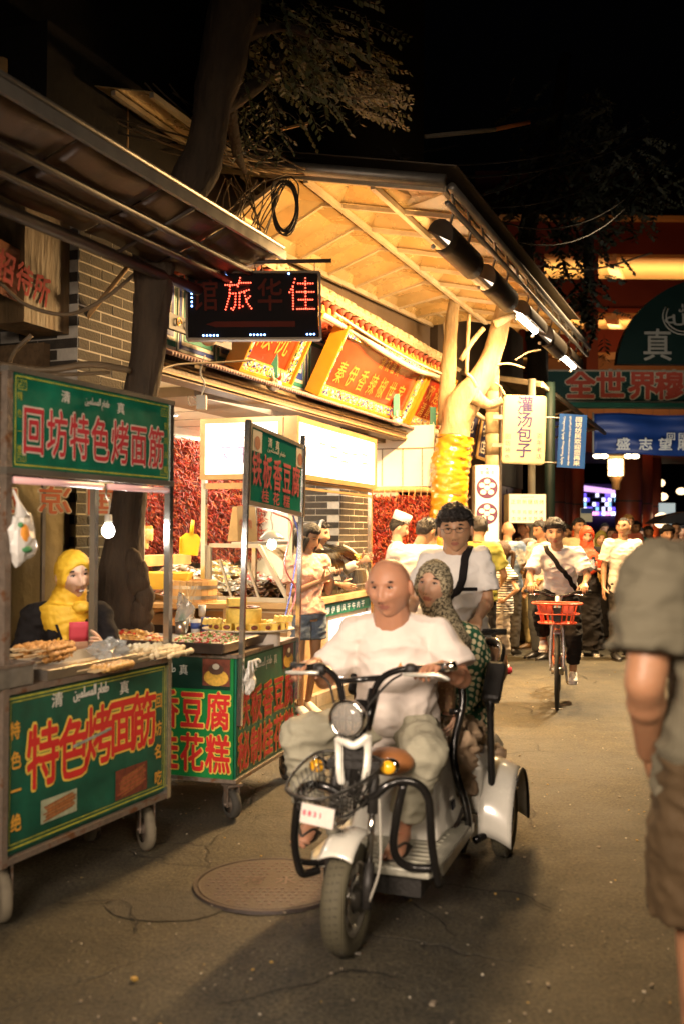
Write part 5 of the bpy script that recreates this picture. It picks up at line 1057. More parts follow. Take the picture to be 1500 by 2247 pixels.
def caster(root,x,y,r,yaw,tire=RUBL):
    c=link(bpy.data.objects.new('caster',MB().box((0,0,r*2.32),(.09,.08,.015)).mesh('caster',RUST))); c.parent=root; c.matrix_local=Matrix.Translation((x,y,0))@Matrix.Rotation(yaw,4,'Z')
    R=Matrix.Rotation(PI/2,3,'Y'); w=.022
    MB().lathe([(r*.62,-w),(r*.9,-w),(r*.985,-w*.6),(r,0),(r*.985,w*.6),(r*.9,w),(r*.62,w)],c=(0,0,r),R=R,n=28).build('tyre',tire,c)
    MB().lathe([(0,-w*.5),(r*.2,-w*1.2),(r*.25,-w*.5),(r*.62,-w*.7),(r*.62,w*.7),(r*.25,w*.5),(r*.2,w*1.2),(0,w*.5)],c=(0,0,r),R=R,n=28).build('hub',RUST,c)
    mb=MB()
    for sx in (-1,1): mb.bar((sx*.035,0,r*.85),(sx*.035,.0,r*2.3),.008,.04,up=(0,1,0))
    mb.tube([(-.045,0,r),(.045,0,r)],.009,8); mb.build('fork',RUST,c)
def border(mb,x0,x1,z0,z1,t,y,m=0):
    for q in ((x0,x1,z1-t,z1),(x0,x1,z0,z0+t),(x0,x0+t,z0,z1),(x1-t,x1,z0,z1)): mb.add([(q[0],y,q[2]),(q[1],y,q[2]),(q[1],y,q[3]),(q[0],y,q[3])],[(0,1,2,3)],m)
def food_print(mb,x0,x1,z0,z1,y,mats_,seed):
    r_=random.Random(seed); mb.add([(x0,y,z0),(x1,y,z0),(x1,y,z1),(x0,y,z1)],[(0,1,2,3)],0)
    n_=9
    for k in range(n_):
        t=(k+.5)/n_; a=V((x0+(x1-x0)*(.04+.14*r_.random()),y-.0015-.0002*k,z0+(z1-z0)*(.05+t*.66))); b_=V((x1-(x1-x0)*(.04+.1*r_.random()),a.y,a.z+(z1-z0)*.22)); w=V((-.2,0,1)).normalized()*(z1-z0)*.034
        mb.add([a-w,b_-w,b_+w,a+w],[(0,1,2,3)],1+k%2)
BULB=M('bulb_glow',(1,.97,.92),emit=38,ecol=(1,.95,.88),var=0)
P0=gnd(8,1512,.93); P1=gnd(368,1440,.93); A1=math.atan2((P1-P0).y,(P1-P0).x); L1=(P1-P0).length; C1=frame((P0.x,P0.y,0),A1); W1=.45
c1=thing('food_cart','near green food cart selling grilled gluten, red yellow-edged characters','food cart',C1)
MB().bb((.0,.012,.27),(L1,W1,.90)).build('cart_body',GREEN2,c1)
MB().bb((.012,.0,.285),(L1-.012,.010,.895)).build('front_panel',GREEN2,c1)
mb=MB(); border(mb,.02,L1-.02,.295,.888,.007,-.002); border(mb,.038,L1-.038,.312,.872,.004,-.002); mb.build('panel_border',YLN,c1)
def P2(px,py): q=inpl(C1,px,py,0); return q.x,q.z
rim=MB();ins=MB()
for ch,px,py in (('特',93,1655),('色',160,1640),('烤',215,1612),('面',268,1590),('筋',315,1578)):
    x,z=P2(px,py); fit(rim,ch,x,z,.205,.275,-.004,0,.082); fit(ins,ch,x,z,.205,.275,-.0065,0,.040)
rim.build('lettering_rim',TY,c1); ins.build('lettering',TR,c1)
mb=MB()
for ch,px,py in (('特',32,1603),('色',34,1668),('一',34,1735),('绝',34,1805),('回',347,1537),('坊',346,1598),('名',346,1648),('吃',346,1706)):
    x,z=P2(px,py); fit(mb,ch,x,z,.062,.075,-.004,0,.045)
mb.build('side_lettering',TO,c1)
mb=MB(); x,z=P2(125,1535); fit(mb,'清',x,z,.075,.065,-.004,0,.03); x,z=P2(272,1508); fit(mb,'真',x,z,.075,.065,-.004,0,.03); x,z=P2(200,1520); fit(mb,ARAB,x,z,.24,.07,-.004,0,.03,whole=True); mb.build('white_lettering',TW,c1)
mb=MB(); x0,z0=P2(88,1815); x1,z1=P2(168,1735); food_print(mb,x0,x1,z0+.01,z1+.012,-.004,None,1); mb.build('food_picture',[M('print_pale',(.35,.38,.25),var=.3,vs=20),M('print_brown',(.28,.10,.03),var=.4,vs=60),M('print_brown2',(.40,.16,.05),var=.4,vs=60)],c1)
mb=MB(); x0,z0=P2(252,1758); x1,z1=P2(322,1668); food_print(mb,x0,x1,z0+.0,z1+.0,-.004,None,2); mb.build('food_picture',[M('print_redbrown',(.16,.04,.02),var=.4,vs=40),M('print_brown'),M('print_meat',(.34,.09,.04),var=.4,vs=60)],c1)
ST1=M('scuff_tape',(.30,.34,.28),rough=.6,var=.4,vs=20); x,z=P2(200,1625); MB().bar((x-.13,-.010,z-.0),(x+.13,-.010,z+.03),.002,.012).build('scuff_strip',ST1,c1)
for x,y in ((0,0),(L1,0),(0,W1),(L1,W1)): MB().bb((x-.016,y-.016,.24 if y==0 else .9),(x+.016,y+.016,2.17 if y==0 else 2.15)).build('post',CHROME if x>0 else RUST,c1)
for z in (.255,.915): MB().bb((-.02,-.014,z-.012),(L1+.02,.02,z+.012)).build('edge_rail',RUST,c1)
MB().bb((-.02,.0,.90),(L1+.02,W1+.02,.928)).build('counter_top',M('worn_counter',(.22,.15,.10),rough=.4,var=.35,vs=6,metal=.3),c1)
MB().bb((.0,.0,.25),(L1,W1,.268)).build('bottom_frame',RUST,c1)
for x,y,yaw in ((.07,.06,.3),(L1-.08,.06,.25),(.10,W1-.05,.1),(L1-.08,W1-.05,.2)): caster(c1,x,y,.105,yaw-A1+.25)
# raised sign board
sb=MB().bb((.016,-.012,1.79),(L1-.016,.012,2.165)).build('sign_board',GREEN,c1)
for q in ((-.018,L1+.018,2.165,2.185),(-.018,L1+.018,1.765,1.79)): MB().bb((q[0],-.02,q[2]),(q[1],.02,q[3])).build('sign_frame',INOX,c1)
MB().tube([(.03,-.01,1.742),(L1*.52,-.01,1.742)],.014,8).build('pink_tube',M('pink_tube',(.8,.45,.42),rough=.3,emit=.25),c1); MB().tube([(L1*.56,-.01,1.742),(L1-.03,-.01,1.742)],.014,8).build('pink_tube',M('pink_tube'),c1)
mb=MB(); border(mb,.03,L1-.03,1.80,2.155,.006,-.0135)
for (x,z,sx,sz) in ((.045,2.14,1,-1),(L1-.045,2.14,-1,-1),(.045,1.815,1,1),(L1-.045,1.815,-1,1)):
    for k in range(3): border(mb,min(x,x+sx*(.05-.014*k)),max(x,x+sx*(.05-.014*k)),min(z,z+sz*(.04-.01*k)),max(z,z+sz*(.04-.01*k)),.0035,-.0135)
mb.build('sign_border',YLN,sb)
rim=MB();ins=MB()
for i,ch in enumerate('回坊特色烤面筋'):
    x=.135+(L1-.27)*i/6; fit(rim,ch,x,1.945,.135,.205,-.0145,0,.075); fit(ins,ch,x,1.945,.135,.205,-.0165,0,.03)
rim.build('lettering_rim',M('rim_pale',(.66,.58,.48),rough=.4),sb); ins.build('lettering',M('sign_red',(.55,.035,.05),rough=.35),sb)
mb=MB(); fit(mb,'清',.33,2.105,.06,.055,-.015,0,.03); fit(mb,'真',L1*.63,2.10,.06,.055,-.015,0,.03); fit(mb,ARAB,L1*.48,2.10,.17,.05,-.015,0,.02,whole=True); mb.build('white_lettering',TW,sb)
mb=MB(); line_text(mb,'特色一绝',.055,1.97,.07,.03,.035,-.015,0,.02,vertical=True); line_text(mb,'回坊名吃',L1-.055,1.95,.07,.03,.035,-.015,0,.02,vertical=True); mb.build('side_lettering',YLN,sb)
# hanging bulb
def bulb(T,lab,e=34,shade=False):
    b_=thing('light_bulb',lab,'light bulb',T)
    MB().sphere((0,0,0),(.03,.03,.033),16,12).lathe([(.018,.025),(.014,.045)],n=12).build('glass',BULB,b_)
    MB().lathe([(.0,.08),(.017,.078),(.019,.045),(.016,.035)],n=12).build('socket',M('white_plastic'),b_); MB().tube(cr([(0,0,.08),(.01,0,.13),(-.02,.0,.17),(-.01,0,.22)],4),.004,6).build('cord',M('white_plastic'),b_)
    if shade: MB().lathe([(.02,.09),(.035,.085),(.075,.05),(.085,.035)],n=20).build('shade',M('enamel_white',(.75,.75,.70),rough=.3),b_,solid=.003)
    light('bulb_light','POINT',T@V((0,0,-.0)),e,(1,.93,.84),size=.034)
bp_=inpl(C1,238,1165,.20); bulb(C1@Matrix.Translation(bp_),'bare bulb shining under the near cart sign',34)
# carrier bag, tray, gluten skewers, tin
CB=M('bag_white',(.74,.72,.68),rough=.35,var=.08); cb=thing('carrier_bag','white carrier bag with an orange and green print tied to the cart post','bag',C1@Matrix.Translation(inpl(C1,48,1180,-.03)))
def crumple(mb,c,r,seed,n=14,k=10,amp=.35,m=0):
    b_=MB(); b_.sphere((0,0,0),r,n,k); 
    for v in b_.v: pass
    mb.add([V(c)+V(v)*(1+amp*noise.noise(V(v)*(2.2/max(r))+V((seed,0,0)))+.5*amp*noise.noise(V(v)*(6/max(r))+V((seed,3,0)))) for v in b_.v],b_.f,m,False)
mb=MB(); crumple(mb,(0,0,0),(.075,.03,.10),3); mb.tube([(0,0,.08),(-.01,.01,.14),(-.03,.02,.19)],[.03,.008,.004],8); mb.build('bag_body',CB,cb)
MB().sphere((-.01,-.024,.01),(.026,.012,.045),10,6).build('print_orange',M('print_orange2',(.8,.32,.04)),cb); MB().sphere((.0,-.026,-.045),(.035,.010,.014),8,5).sphere((-.03,-.022,.05),(.014,.010,.012),8,5).build('print_green',M('print_green2',(.08,.3,.12)),cb)
ty=thing('steel_tray','long shallow stainless tray on the near cart counter','tray',C1@Matrix.Translation((.60,.14,.931)))
def tray(root,lx,ly,h,m,t=.006):
    MB().add([(-lx,-ly,0),(lx,-ly,0),(lx,ly,0),(-lx,ly,0),(-lx-.02,-ly-.02,h),(lx+.02,-ly-.02,h),(lx+.02,ly+.02,h),(-lx-.02,ly+.02,h)],[(0,1,2,3),(0,4,5,1),(1,5,6,2),(2,6,7,3),(3,7,4,0)]).build('tray_body',m,root,solid=t)
tray(ty,.36,.15,.045,INOX)
def skewer(T,lab,grp,nb=7,L=.30,col=None):
    s_=thing('gluten_skewer',lab,'skewer',T,grp); MB().tube([(-L*.62,0,0),(L*.5,0,0)],.0025,5).build('stick',M('bamboo_stick',(.62,.45,.24)),s_)
    mb=MB(); r_=random.Random(int(T.translation.x*9999))
    P=[];R_=[]
    for k in range(15): P.append((-L*.30+k*L*.78/14,r_.uniform(-.003,.003),r_.uniform(-.003,.003))); R_.append(.008+.010*(k%2)*r_.uniform(.7,1.2))
    mb.tube(P,R_,7); mb.build('gluten',col or M('fried_gluten',(.50,.24,.06),rough=.45,var=.4,vs=50,bump=.5,bs=120),s_)
rnd=random.Random(3); GP=C1.inverted()@gnd(92,1440,.96); TPc=C1.inverted()@gnd(225,1466,.94); BPc=C1.inverted()@gnd(228,1425,.99); SPc=C1.inverted()@gnd(300,1440,.96)
for k in range(24):
    row=k//8; skewer(C1@Matrix.Translation((GP.x+rnd.uniform(-.04,.05),GP.y+((k%8)-3.5)*.026,.955+row*.024))@Matrix.Rotation(rnd.uniform(-.12,.12)+.1,4,'Z'),'golden fried gluten skewer in the pile at the left of the near cart','skewers piled on the near cart')
for k in range(9): skewer(C1@Matrix.Translation((TPc.x-.02+rnd.uniform(-.02,.02),TPc.y-.09+k*.022,.952))@Matrix.Rotation(rnd.uniform(-.08,.08)+.05,4,'Z'),'orange gluten skewer lying in the steel tray','skewers in the steel tray',col=M('raw_gluten',(.66,.38,.12),rough=.4,var=.3,vs=50,bump=.4,bs=100))
for k in range(14): skewer(C1@Matrix.Translation((SPc.x+.08+rnd.uniform(-.04,.05),SPc.y-.15+k*.020,.965+(k%3)*.012))@Matrix.Rotation(rnd.uniform(-.08,.08)-.02,4,'Z'),'pale raw gluten skewer at the right end of the near cart','pale skewers on the near cart',col=M('pale_gluten',(.70,.58,.36),rough=.5,var=.15,vs=50,bump=.3,bs=100))
tn=thing('metal_tin','dented grey metal box at the left end of the near cart','box',C1@Matrix.Translation((.03,.06,.93)))
MB().bb((-.12,-.08,0),(.12,.10,.085)).build('tin_body',M('dented_tin',(.26,.24,.20),rough=.5,metal=.6,var=.3,vs=12,bump=.5,bs=14),tn,bevel=.006); MB().bb((-.125,-.085,.08),(.125,.105,.092)).build('tin_rim',RUST,tn)
bgc=thing('clear_bag','crumpled clear plastic bag on the near cart counter','bag',C1@Matrix.Translation(C1.inverted()@gnd(236,1428,1.0))); mb=MB(); crumple(mb,(0,0,0),(.09,.06,.05),7,18,12,.7); mb.build('bag_body',M('clear_film',(.75,.78,.76),rough=.15,trans=.6,alpha=.75,var=.1),bgc)
# ---------------- second cart
P0=gnd(518,1442,.87); P1=gnd(648,1402,.87); A2=math.atan2((P1-P0).y,(P1-P0).x); L2=(P1-P0).length; C2=frame((P0.x,P0.y,0),A2); W2=.80
c2=thing('food_cart','second green food cart selling iron-plate tofu and osmanthus cake','food cart',C2)
MB().bb((.012,.012,.20),(L2-.01,W2,.86)).build('cart_body',GREEN2,c2); MB().bb((.01,.0,.215),(L2,.010,.865)).build('front_panel',GREEN,c2); MB().bb((.0,.012,.215),(.010,W2-.01,.865)).build('side_panel',BRG,c2)
mb=MB(); mb.add([(-.002,.03,.69),(-.002,W2-.02,.69),(-.002,W2-.02,.86),(-.002,.03,.86)],[(0,1,2,3)]); mb.build('dark_header',M('header_dark',(.006,.035,.022),rough=.4),c2)
def panel_text(T,L,nm):
    rim=MB();ins=MB(); rim.T=T; ins.T=T
    for row,z in (('铁板香豆腐',.575),('秘制桂花糕',.345)):
        for i,ch in enumerate(row): x=L*(.12+.19*i); fit(rim,ch,x,z,L*.185,.215,-.003,0,.075); fit(ins,ch,x-.003,z+.002,L*.185,.215,-.0055,0,.045)
    rim.build('lettering_rim',TY,c2); ins.build('lettering',TR,c2)
    mb=MB(); mb.T=T; fit(mb,'清',L*.19,.79,.06,.06,-.0045,0,.02); fit(mb,'真',L*.62,.79,.055,.06,-.0045,0,.02); fit(mb,ARAB,L*.41,.785,L*.30,.075,-.0045,0,.02,whole=True); mb.build('white_lettering',TW,c2)
    mb=MB(); mb.T=T; x0,x1=L*.76,L*.96
    mb.add([(x0,-.003,.71),(x1,-.003,.71),(x1,-.003,.855),(x0,-.003,.855)],[(0,1,2,3)],0)
    mb.add([((x0+x1)/2+(x1-x0)*.45*math.cos(a),-.0045,.755+.045*math.sin(a)) for a in [2*PI*k/18 for k in range(18)]],[tuple(range(18))],1)
    mb.add([((x0+x1)/2+(x1-x0)*.28*math.cos(a),-.006,.80+.03*math.sin(a)) for a in [2*PI*k/18 for k in range(18)]],[tuple(range(18))],2)
    mb.add([((x0+x1)/2+(x1-x0)*.13*math.cos(a),-.0075,.815+.016*math.sin(a)) for a in [2*PI*k/12 for k in range(12)]],[tuple(range(12))],3)
    mb.build('food_picture',[M('print_redbrown'),M('print_gold',(.72,.42,.06),var=.3,vs=60),M('print_dark',(.10,.05,.03)),M('print_cream',(.6,.55,.45))],c2)
panel_text(Matrix(),L2,'a'); panel_text(Matrix.Translation((-.0,W2,0))@Matrix.Rotation(-PI/2,4,'Z'),W2,'b')
mb=MB(); border(mb,.02,L2-.01,.225,.855,.006,-.0015); mb.build('panel_border',M('border_dark',(.01,.06,.03)),c2)
for z in (.205,.872): MB().bb((-.01,-.01,z-.01),(L2+.01,.012,z+.01)).build('edge_rail',RUST,c2); MB().bb((-.012,.012,z-.01),(.01,W2,z+.01)).build('edge_rail',RUST,c2)
MB().bb((0,0,.863),(L2,W2,.88)).build('counter_top',M('pink_counter',(.40,.30,.24),rough=.35,var=.2,metal=.2),c2)
for x,y,yaw in ((.03,.03,.6),(L2-.04,.04,.4),(.08,W2-.05,.2),(L2-.05,W2-.05,.3)): caster(c2,x,y,.078,yaw-A2,RUB); MB().bar((x,y,.07),(x,y,.21),.02,.02).build('leg',RUST,c2)
LT2=Matrix.Rotation(math.radians(3.3),4,'Y')
def leanpost(x,y,z1,m=CHROME): MB().bar(V((x,y,.5)),V((x,y,.5))+LT2.to_3x3()@V((0,0,z1-.5)),.026,.026).build('post',m,c2)
leanpost(.02,-.016,2.16); leanpost(L2-.02,-.016,2.16)
s2=bpy.data.objects.new('sign_board',MB().bb((.05,-.012,1.72),(L2-.01,.012,2.13)).mesh('sign_board',M('sign_teal',(.02,.24,.17),rough=.12,var=.15,vs=3,coat=.8))); link(s2); s2.parent=c2; s2.matrix_local=Matrix.Translation((0,-.01,.5))@LT2@Matrix.Translation((0,0,-.5))
for q in ((.02,L2+.02,2.13,2.15),(.02,L2+.02,1.695,1.72),(.02,.05,1.72,2.13),(L2-.01,L2+.02,1.72,2.13)): MB().bb((q[0],-.018,q[2]),(q[1],.018,q[3])).build('frame',INOX,s2)
mb=MB(); mb2=MB()
for i,ch in enumerate('铁板香豆腐'): fit(mb,ch,.14+i*.165,1.905,.15,.20,-.014,0,.07); fit(mb2,ch,.14+i*.165,1.905,.15,.20,-.016,0,.04)
for i,ch in enumerate('桂花糕'): fit(mb2,ch,.28+i*.18,1.765,.12,.08,-.016,0,.04)
mb.build('lettering_rim',M('rim_green',(.02,.16,.10)),s2); mb2.build('lettering',M('pinkish_red',(.62,.12,.13),rough=.3),s2)
mb=MB(); line_text(mb,'清真',.40,2.08,.12,.07,.06,-.014,0,.03); fit(mb,ARAB,.45,2.035,.3,.04,-.014,0,.02,whole=True); mb.build('white_lettering',TW,s2)
mb=MB()
for x0 in (.07,L2-.16): mb.add([(x0,-.014,2.0),(x0+.14,-.014,2.0),(x0+.14,-.014,2.12),(x0,-.014,2.12)],[(0,1,2,3)],0); mb.add([(x0+.07+.045*math.cos(a),-.0155,2.05+.04*math.sin(a)) for a in [2*PI*k/10 for k in range(10)]],[tuple(range(10))],1)
mb.build('food_picture',[M('print_cream'),M('print_meat')],s2)
sm_=inpl(C2,597,1195,.25); bulb(C2@Matrix.Translation(sm_),'bulb under a white enamel shade hanging below the second cart sign',34,True)
mb=MB(); mb.tube(cr([inpl(C2,600,1125,.25),inpl(C2,640,1150,.2),inpl(C2,625,1240,.15),inpl(C2,650,1300,.1),inpl(C2,620,1385,.1)],8),.006,6); mb.tube(cr([inpl(C2,640,1122,.2),inpl(C2,655,1180,.2),inpl(C2,640,1290,.15),inpl(C2,618,1385,.12)],8),.006,6,1); o=mb.build('twisted_flex',[M('pink_flex',(.7,.2,.22)),M('blue_flex',(.10,.14,.5))]); o.matrix_world=C2; tag(o,'pink and blue flex dangling from the second cart sign','cord')
# big griddle tray and its contents
gt=thing('griddle_tray','wide dark griddle tray of diced tofu with chilli and spring onion','tray',C2@Matrix.Translation((.30,.50,.90))); tray(gt,.40,.46,.05,M('dark_tray',(.09,.065,.05),rough=.4,metal=.5,var=.3,vs=9),.012)
DICE=[M('dice_red',(.55,.05,.03),rough=.35),M('dice_green',(.16,.34,.06),rough=.4),M('dice_pale',(.68,.55,.36),rough=.4),M('dice_gold',(.62,.38,.12),rough=.4)]
heap((-.05,-.22,.015),.34,.22,.05,1300,[DICE[0],DICE[1],DICE[2],DICE[2]],.022,C2@Matrix.Translation((.30,.50,.90)),'diced tofu with red chilli and green onion on the near half of the griddle','diced food',None,71,.9)
heap((-.15,.22,.015),.22,.20,.06,500,[DICE[3],DICE[2],DICE[3],DICE[0]],.035,C2@Matrix.Translation((.30,.50,.90)),'golden fried tofu cubes at the far left of the griddle','fried tofu',None,72,.9)
# cake and slices
ck=thing('cake_stand','white stand carrying a round yellow sponge ringed by cut slices','cake stand',Matrix.Translation(at(545,1408,5.95)))
MB().lathe([(0,-.02),(.19,-.02),(.19,.06),(0,.06)],n=30,sm=False,sy=.7).build('drum',M('drum_white',(.68,.62,.56),rough=.5),ck)
MB().lathe([(0,.068),(.25,.068),(.275,.078),(.275,.084),(.25,.075),(0,.075)],n=36,sy=.75).build('plate',M('plate_cream',(.70,.60,.45),rough=.35),ck)
CAKE=M('sponge_yellow',(.85,.62,.13),rough=.6,var=.15,vs=25,bump=.4,bs=90); DAT=M('date_brown',(.22,.06,.03),rough=.5)
ckb=MB().lathe([(0,.075),(.105,.075),(.108,.19),(.10,.20),(0,.20)],c=(-.03,.03,0),n=22).build('round_cake',CAKE,ck)
MB().lathe([(.060,.20),(.100,.202),(.098,.207),(.06,.207)],c=(-.03,.03,0),n=22).build('fruit_ring',DAT,ckb)
MB().box((-.07,.0,.235),(.11,.08,.045),R=Matrix.Rotation(.3,3,'Z')).build('cut_block',CAKE,ck)
for k in range(17):
    a=2*PI*k/17+.1; x,y=.20*math.cos(a),.15*math.sin(a); o=bpy.data.objects.new('slice',MB().prism([(-.035,-.022),(.03,-.028),(.03,.028),(-.035,.02)],.042,Matrix.Rotation(0,4,'X')).mesh('slice',CAKE)); link(o); o.parent=ck; o.matrix_local=Matrix.Translation((x,y,.077))@Matrix.Rotation(a+.3,4,'Z')@Matrix.Rotation(random.uniform(-.15,.15),4,'Y')
    d=bpy.data.objects.new('date',MB().sphere((.031,0,.02),(.006,.022,.014),8,5).mesh('date',DAT)); link(d); d.parent=o
for k,(px,py,lab) in enumerate(((640,1362,'stack of yellow sponge squares at the right of the cake plate'),(470,1368,'stack of yellow sponge squares at the left of the cake plate'))):
    p=thing('sponge_stack',lab,'cake',Matrix.Translation(at(px-15*(1-k),py,5.9)))
    for j in range(4): MB().box((-.05+.028*j,.01*(j%2),.012),(.026,.06,.035),R=Matrix.Rotation(.25,3,'Y')).build('square',CAKE,p)
# cups, cans and bottles
def cup(px,py,D,r,h,m,lab,band=None):
    c=thing('cup',lab,'cup',Matrix.Translation(at(px,py,D))); MB().lathe([(0,0),(r*.85,0),(r,h),(r*.94,h),(r*.8,.01),(0,.01)],n=18).build('cup_body',m,c)
    if band: MB().lathe([(r*.90,h*.3),(r*.97,h*.75)],n=18).build('band',band,c,solid=.003)
cup(396,1392,5.9,.032,.075,INOX,'small steel can among the cups on the second cart'); cup(430,1388,6.0,.032,.08,M('paper_white',(.72,.70,.64)),'white cup with a blue band on the second cart',M('band_blue',(.05,.09,.3))); cup(452,1385,6.05,.03,.085,M('band_blue'),'dark blue cup beside the cake plate'); cup(428,1402,5.8,.045,.03,M('paper_white'),'low white dish before the cups on the second cart',M('band_blue')); cup(444,1352,6.3,.025,.07,M('paper_white'),'pale cup at the back of the second cart')
bt=thing('plastic_bag','pinkish clear bag of straws and sauce bottle on the second cart','bag',Matrix.Translation(at(405,1345,6.0))); mb=MB(); crumple(mb,(0,0,0),(.055,.05,.10),9,16,12,.6); mb.build('bag_body',M('clear_film'),bt)
mb=MB(); 
for k in range(7): mb.tube([(.02*math.cos(k),.02*math.sin(k),0),(.06*math.cos(k*1.7)+.02,.04*math.sin(k),.17)],.003,5)
mb.build('straws',M('bamboo_stick'),bt,kind='stuff'); MB().lathe([(0,-.09),(.022,-.09),(.022,-.02),(.01,0),(0,0)],c=(-.01,-.02,0),n=12).build('sauce_bottle',M('bottle_green',(.05,.30,.10),rough=.3),bt)
wbg=thing('tied_bag','white plastic bag and cords knotted at the corner of the second cart','bag',C2@Matrix.Translation((.10,-.04,.74))); mb=MB(); crumple(mb,(0,0,0),(.055,.03,.075),13,14,10,.6); mb.build('bag_body',CB,wbg)
for k in range(4): MB().tube(cr([(0,0,.07),(.04*(k-1.5),-.02,.10),(.06*(k-1.5),-.03,.02+.02*k)],4),[.008]*8+[.003],6).build('strap',CB,wbg)
# boxes behind the vendor
vb=thing('vendor_bench','brown wooden counter behind the yellow-scarfed vendor','counter',Matrix.Translation(at(70,1330,6.3))@Matrix.Rotation(.15,4,'Z')); MB().bb((-.7,0,-1.0),(.62,.4,0.02)).build('bench_body',M('ochre_board',(.34,.19,.07),rough=.6,var=.2,vs=3),vb); MB().bb((-.72,-.02,.02),(.64,.42,.045)).build('bench_top',WOODL,vb)
for k,(px,py,lab) in enumerate(((72,1310,'small printed plastic tub left of the vendor, left one'),(103,1307,'small printed plastic tub next to the vendor'))):
    c=thing('plastic_tub',lab,'tub',Matrix.Translation(at(px,py+8,6.35))); MB().add([(-.035,-.03,0),(.035,-.03,0),(.035,.03,0),(-.035,.03,0),(-.045,-.04,.05),(.045,-.04,.05),(.045,.04,.05),(-.045,.04,.05)],[(0,1,2,3),(0,4,5,1),(1,5,6,2),(2,6,7,3),(3,7,4,0),(4,7,6,5)]).build('tub_body',M('tub_print',(.5,.35,.3),var=.6,vs=90,col2=(.12,.10,.4),c2=(.5,.55)),c); MB().bb((-.048,-.043,.05),(.048,.043,.058)).build('lid',M('paper_white'),c)
gb_=thing('green_bag','crumpled green plastic bag on the brown counter at left','bag',Matrix.Translation(at(38,1300,6.4))); mb=MB(); crumple(mb,(0,0,0),(.12,.08,.10),17,18,12,.6); mb.build('bag_body',M('green_film',(.16,.34,.07),rough=.2,trans=.3,var=.2),gb_)
# ================================================================ PEOPLE: builders
def smooth01(t): t=max(0,min(1,t)); return t*t*(3-2*t)
def remesh(mb,vox,sm=3,fold=0,ff=8,seed=0,calm=None):
    me=mb.mesh('tmp',[]); ob=bpy.data.objects.new('tmp',me)
    r=ob.modifiers.new('r','REMESH'); r.mode='VOXEL'; r.voxel_size=vox
    s=ob.modifiers.new('s','SMOOTH'); s.iterations=sm; s.factor=.5
    out=evaluate(ob); bpy.data.meshes.remove(me)
    vs=[v.co.copy() for v in out.vertices]; fs=[tuple(p.vertices) for p in out.polygons]
    if fold:
        ns=[v.normal.copy() for v in out.vertices]; o=V((seed*3.1,seed*1.7,0))
        for i,v in enumerate(vs):
            w_=noise.noise(v*3+o)*.6; f=.8*noise.noise(V((v.x*ff+v.z*ff*.5,v.y*ff,v.z*ff*.55+w_))+o)+1.5*(.42-abs(noise.noise(V((v.x*ff*.9-v.z*ff*1.3+w_,v.y*ff*1.1,v.z*ff*1.5+v.x*ff*.5))+o))*2)+.7*(.4-abs(noise.noise(V((v.x*ff*1.8+v.z*ff*2.6,v.y*ff*2,v.z*ff*2.2-v.x*ff))+o))*2)
            if calm is not None: f*=smooth01(((v-calm).length-.085)/.07)
            vs[i]=v+ns[i]*(fold*f)
    bpy.data.meshes.remove(out); m=MB(); m.add(vs,fs,0,True); return m
SKIN={}
def skin(tone):
    if tone not in SKIN:
        c={'fair':(.56,.34,.23),'mid':(.46,.26,.15),'tan':(.38,.19,.10),'ruddy':(.47,.23,.135)}[tone]
        SKIN[tone]=M('skin_'+tone,c,rough=.44,var=.05,vs=12,bump=.10,bs=120,sss=.12,spec=.45)
    return SKIN[tone]
LIP=M('lip',(.33,.125,.09),rough=.45,var=.1); EYEW=M('eye_white',(.40,.35,.31),rough=.25,var=0); IRIS=M('eye_dark',(.018,.011,.008),rough=.15,var=0)
HBLK=M('hair_black',(.012,.009,.008),rough=.42,var=.3,vs=60,bump=.8,bs=140,stretch=(1,1,.2)); HGR=M('hair_grey',(.14,.125,.10),rough=.5,var=.5,vs=70,bump=.8,bs=140); HBRN=M('hair_brown',(.055,.028,.014),rough=.45,var=.4,vs=60,bump=.8,bs=140,stretch=(1,1,.2)); HBLD=M('hair_fair',(.32,.19,.07),rough=.5,var=.3,vs=60,bump=.8,bs=140)
def head_shape(x,y,z,fat=0,fem=0):
    """unit direction -> point on the head, face towards -y"""
    lo=smooth01(-z)
    X=x*(.0765+.006*fat)*(1-(.40-.12*fat+.06*fem)*lo**1.3*(1 if y<.3 else .55)); Y=y*(.098 if y>0 else .089); Z=z*(.112 if z>0 else .122)
    if z<0 and y>0: Y*=1-.45*smooth01(-z*1.2)
    if y<0: Y*=1-.10*abs(x)**2
    ax=abs(X); g=lambda a,s: math.exp(-(a/s)**2)
    if y<0:
        f=smooth01(-y*2.2)
        d=0
        d-=.021*g(X,.0115+.0055*smooth01((-.005-Z)/.03))*smooth01((.032-Z)/.055)*smooth01((Z+.046)/.012)      # nose
        d-=.008*g(ax-.016,.008)*g(Z+.035,.010)                                                               # nostril wings
        d-=.0045*g(Z-.034,.010)*g(ax-.028,.026)                                                              # brow ridge
        d+=.0135*g(ax-.031,.0175)*g(Z-.015,.0135)                                                            # sockets
        d-=.0065*g(ax-.045,.022)*g(Z+.018,.022)*(1+.6*fat)                                                   # cheeks
        d-=.0075*g(X,.024)*g(Z+.062,.012)                                                                    # lips
        d+=.0075*g(X,.027)*g(Z+.0625,.0032)
        d+=.0035*g(X,.030)*g(Z+.080,.007)
        d-=.0095*g(X,.024)*g(Z+.102,.017)*(1-.3*fem)                                                         # chin
        d+=.003*g(ax-.026,.008)*g(Z+.045,.018)                                                               # smile fold
        Y+=d*f
    return V((X,Y,Z))
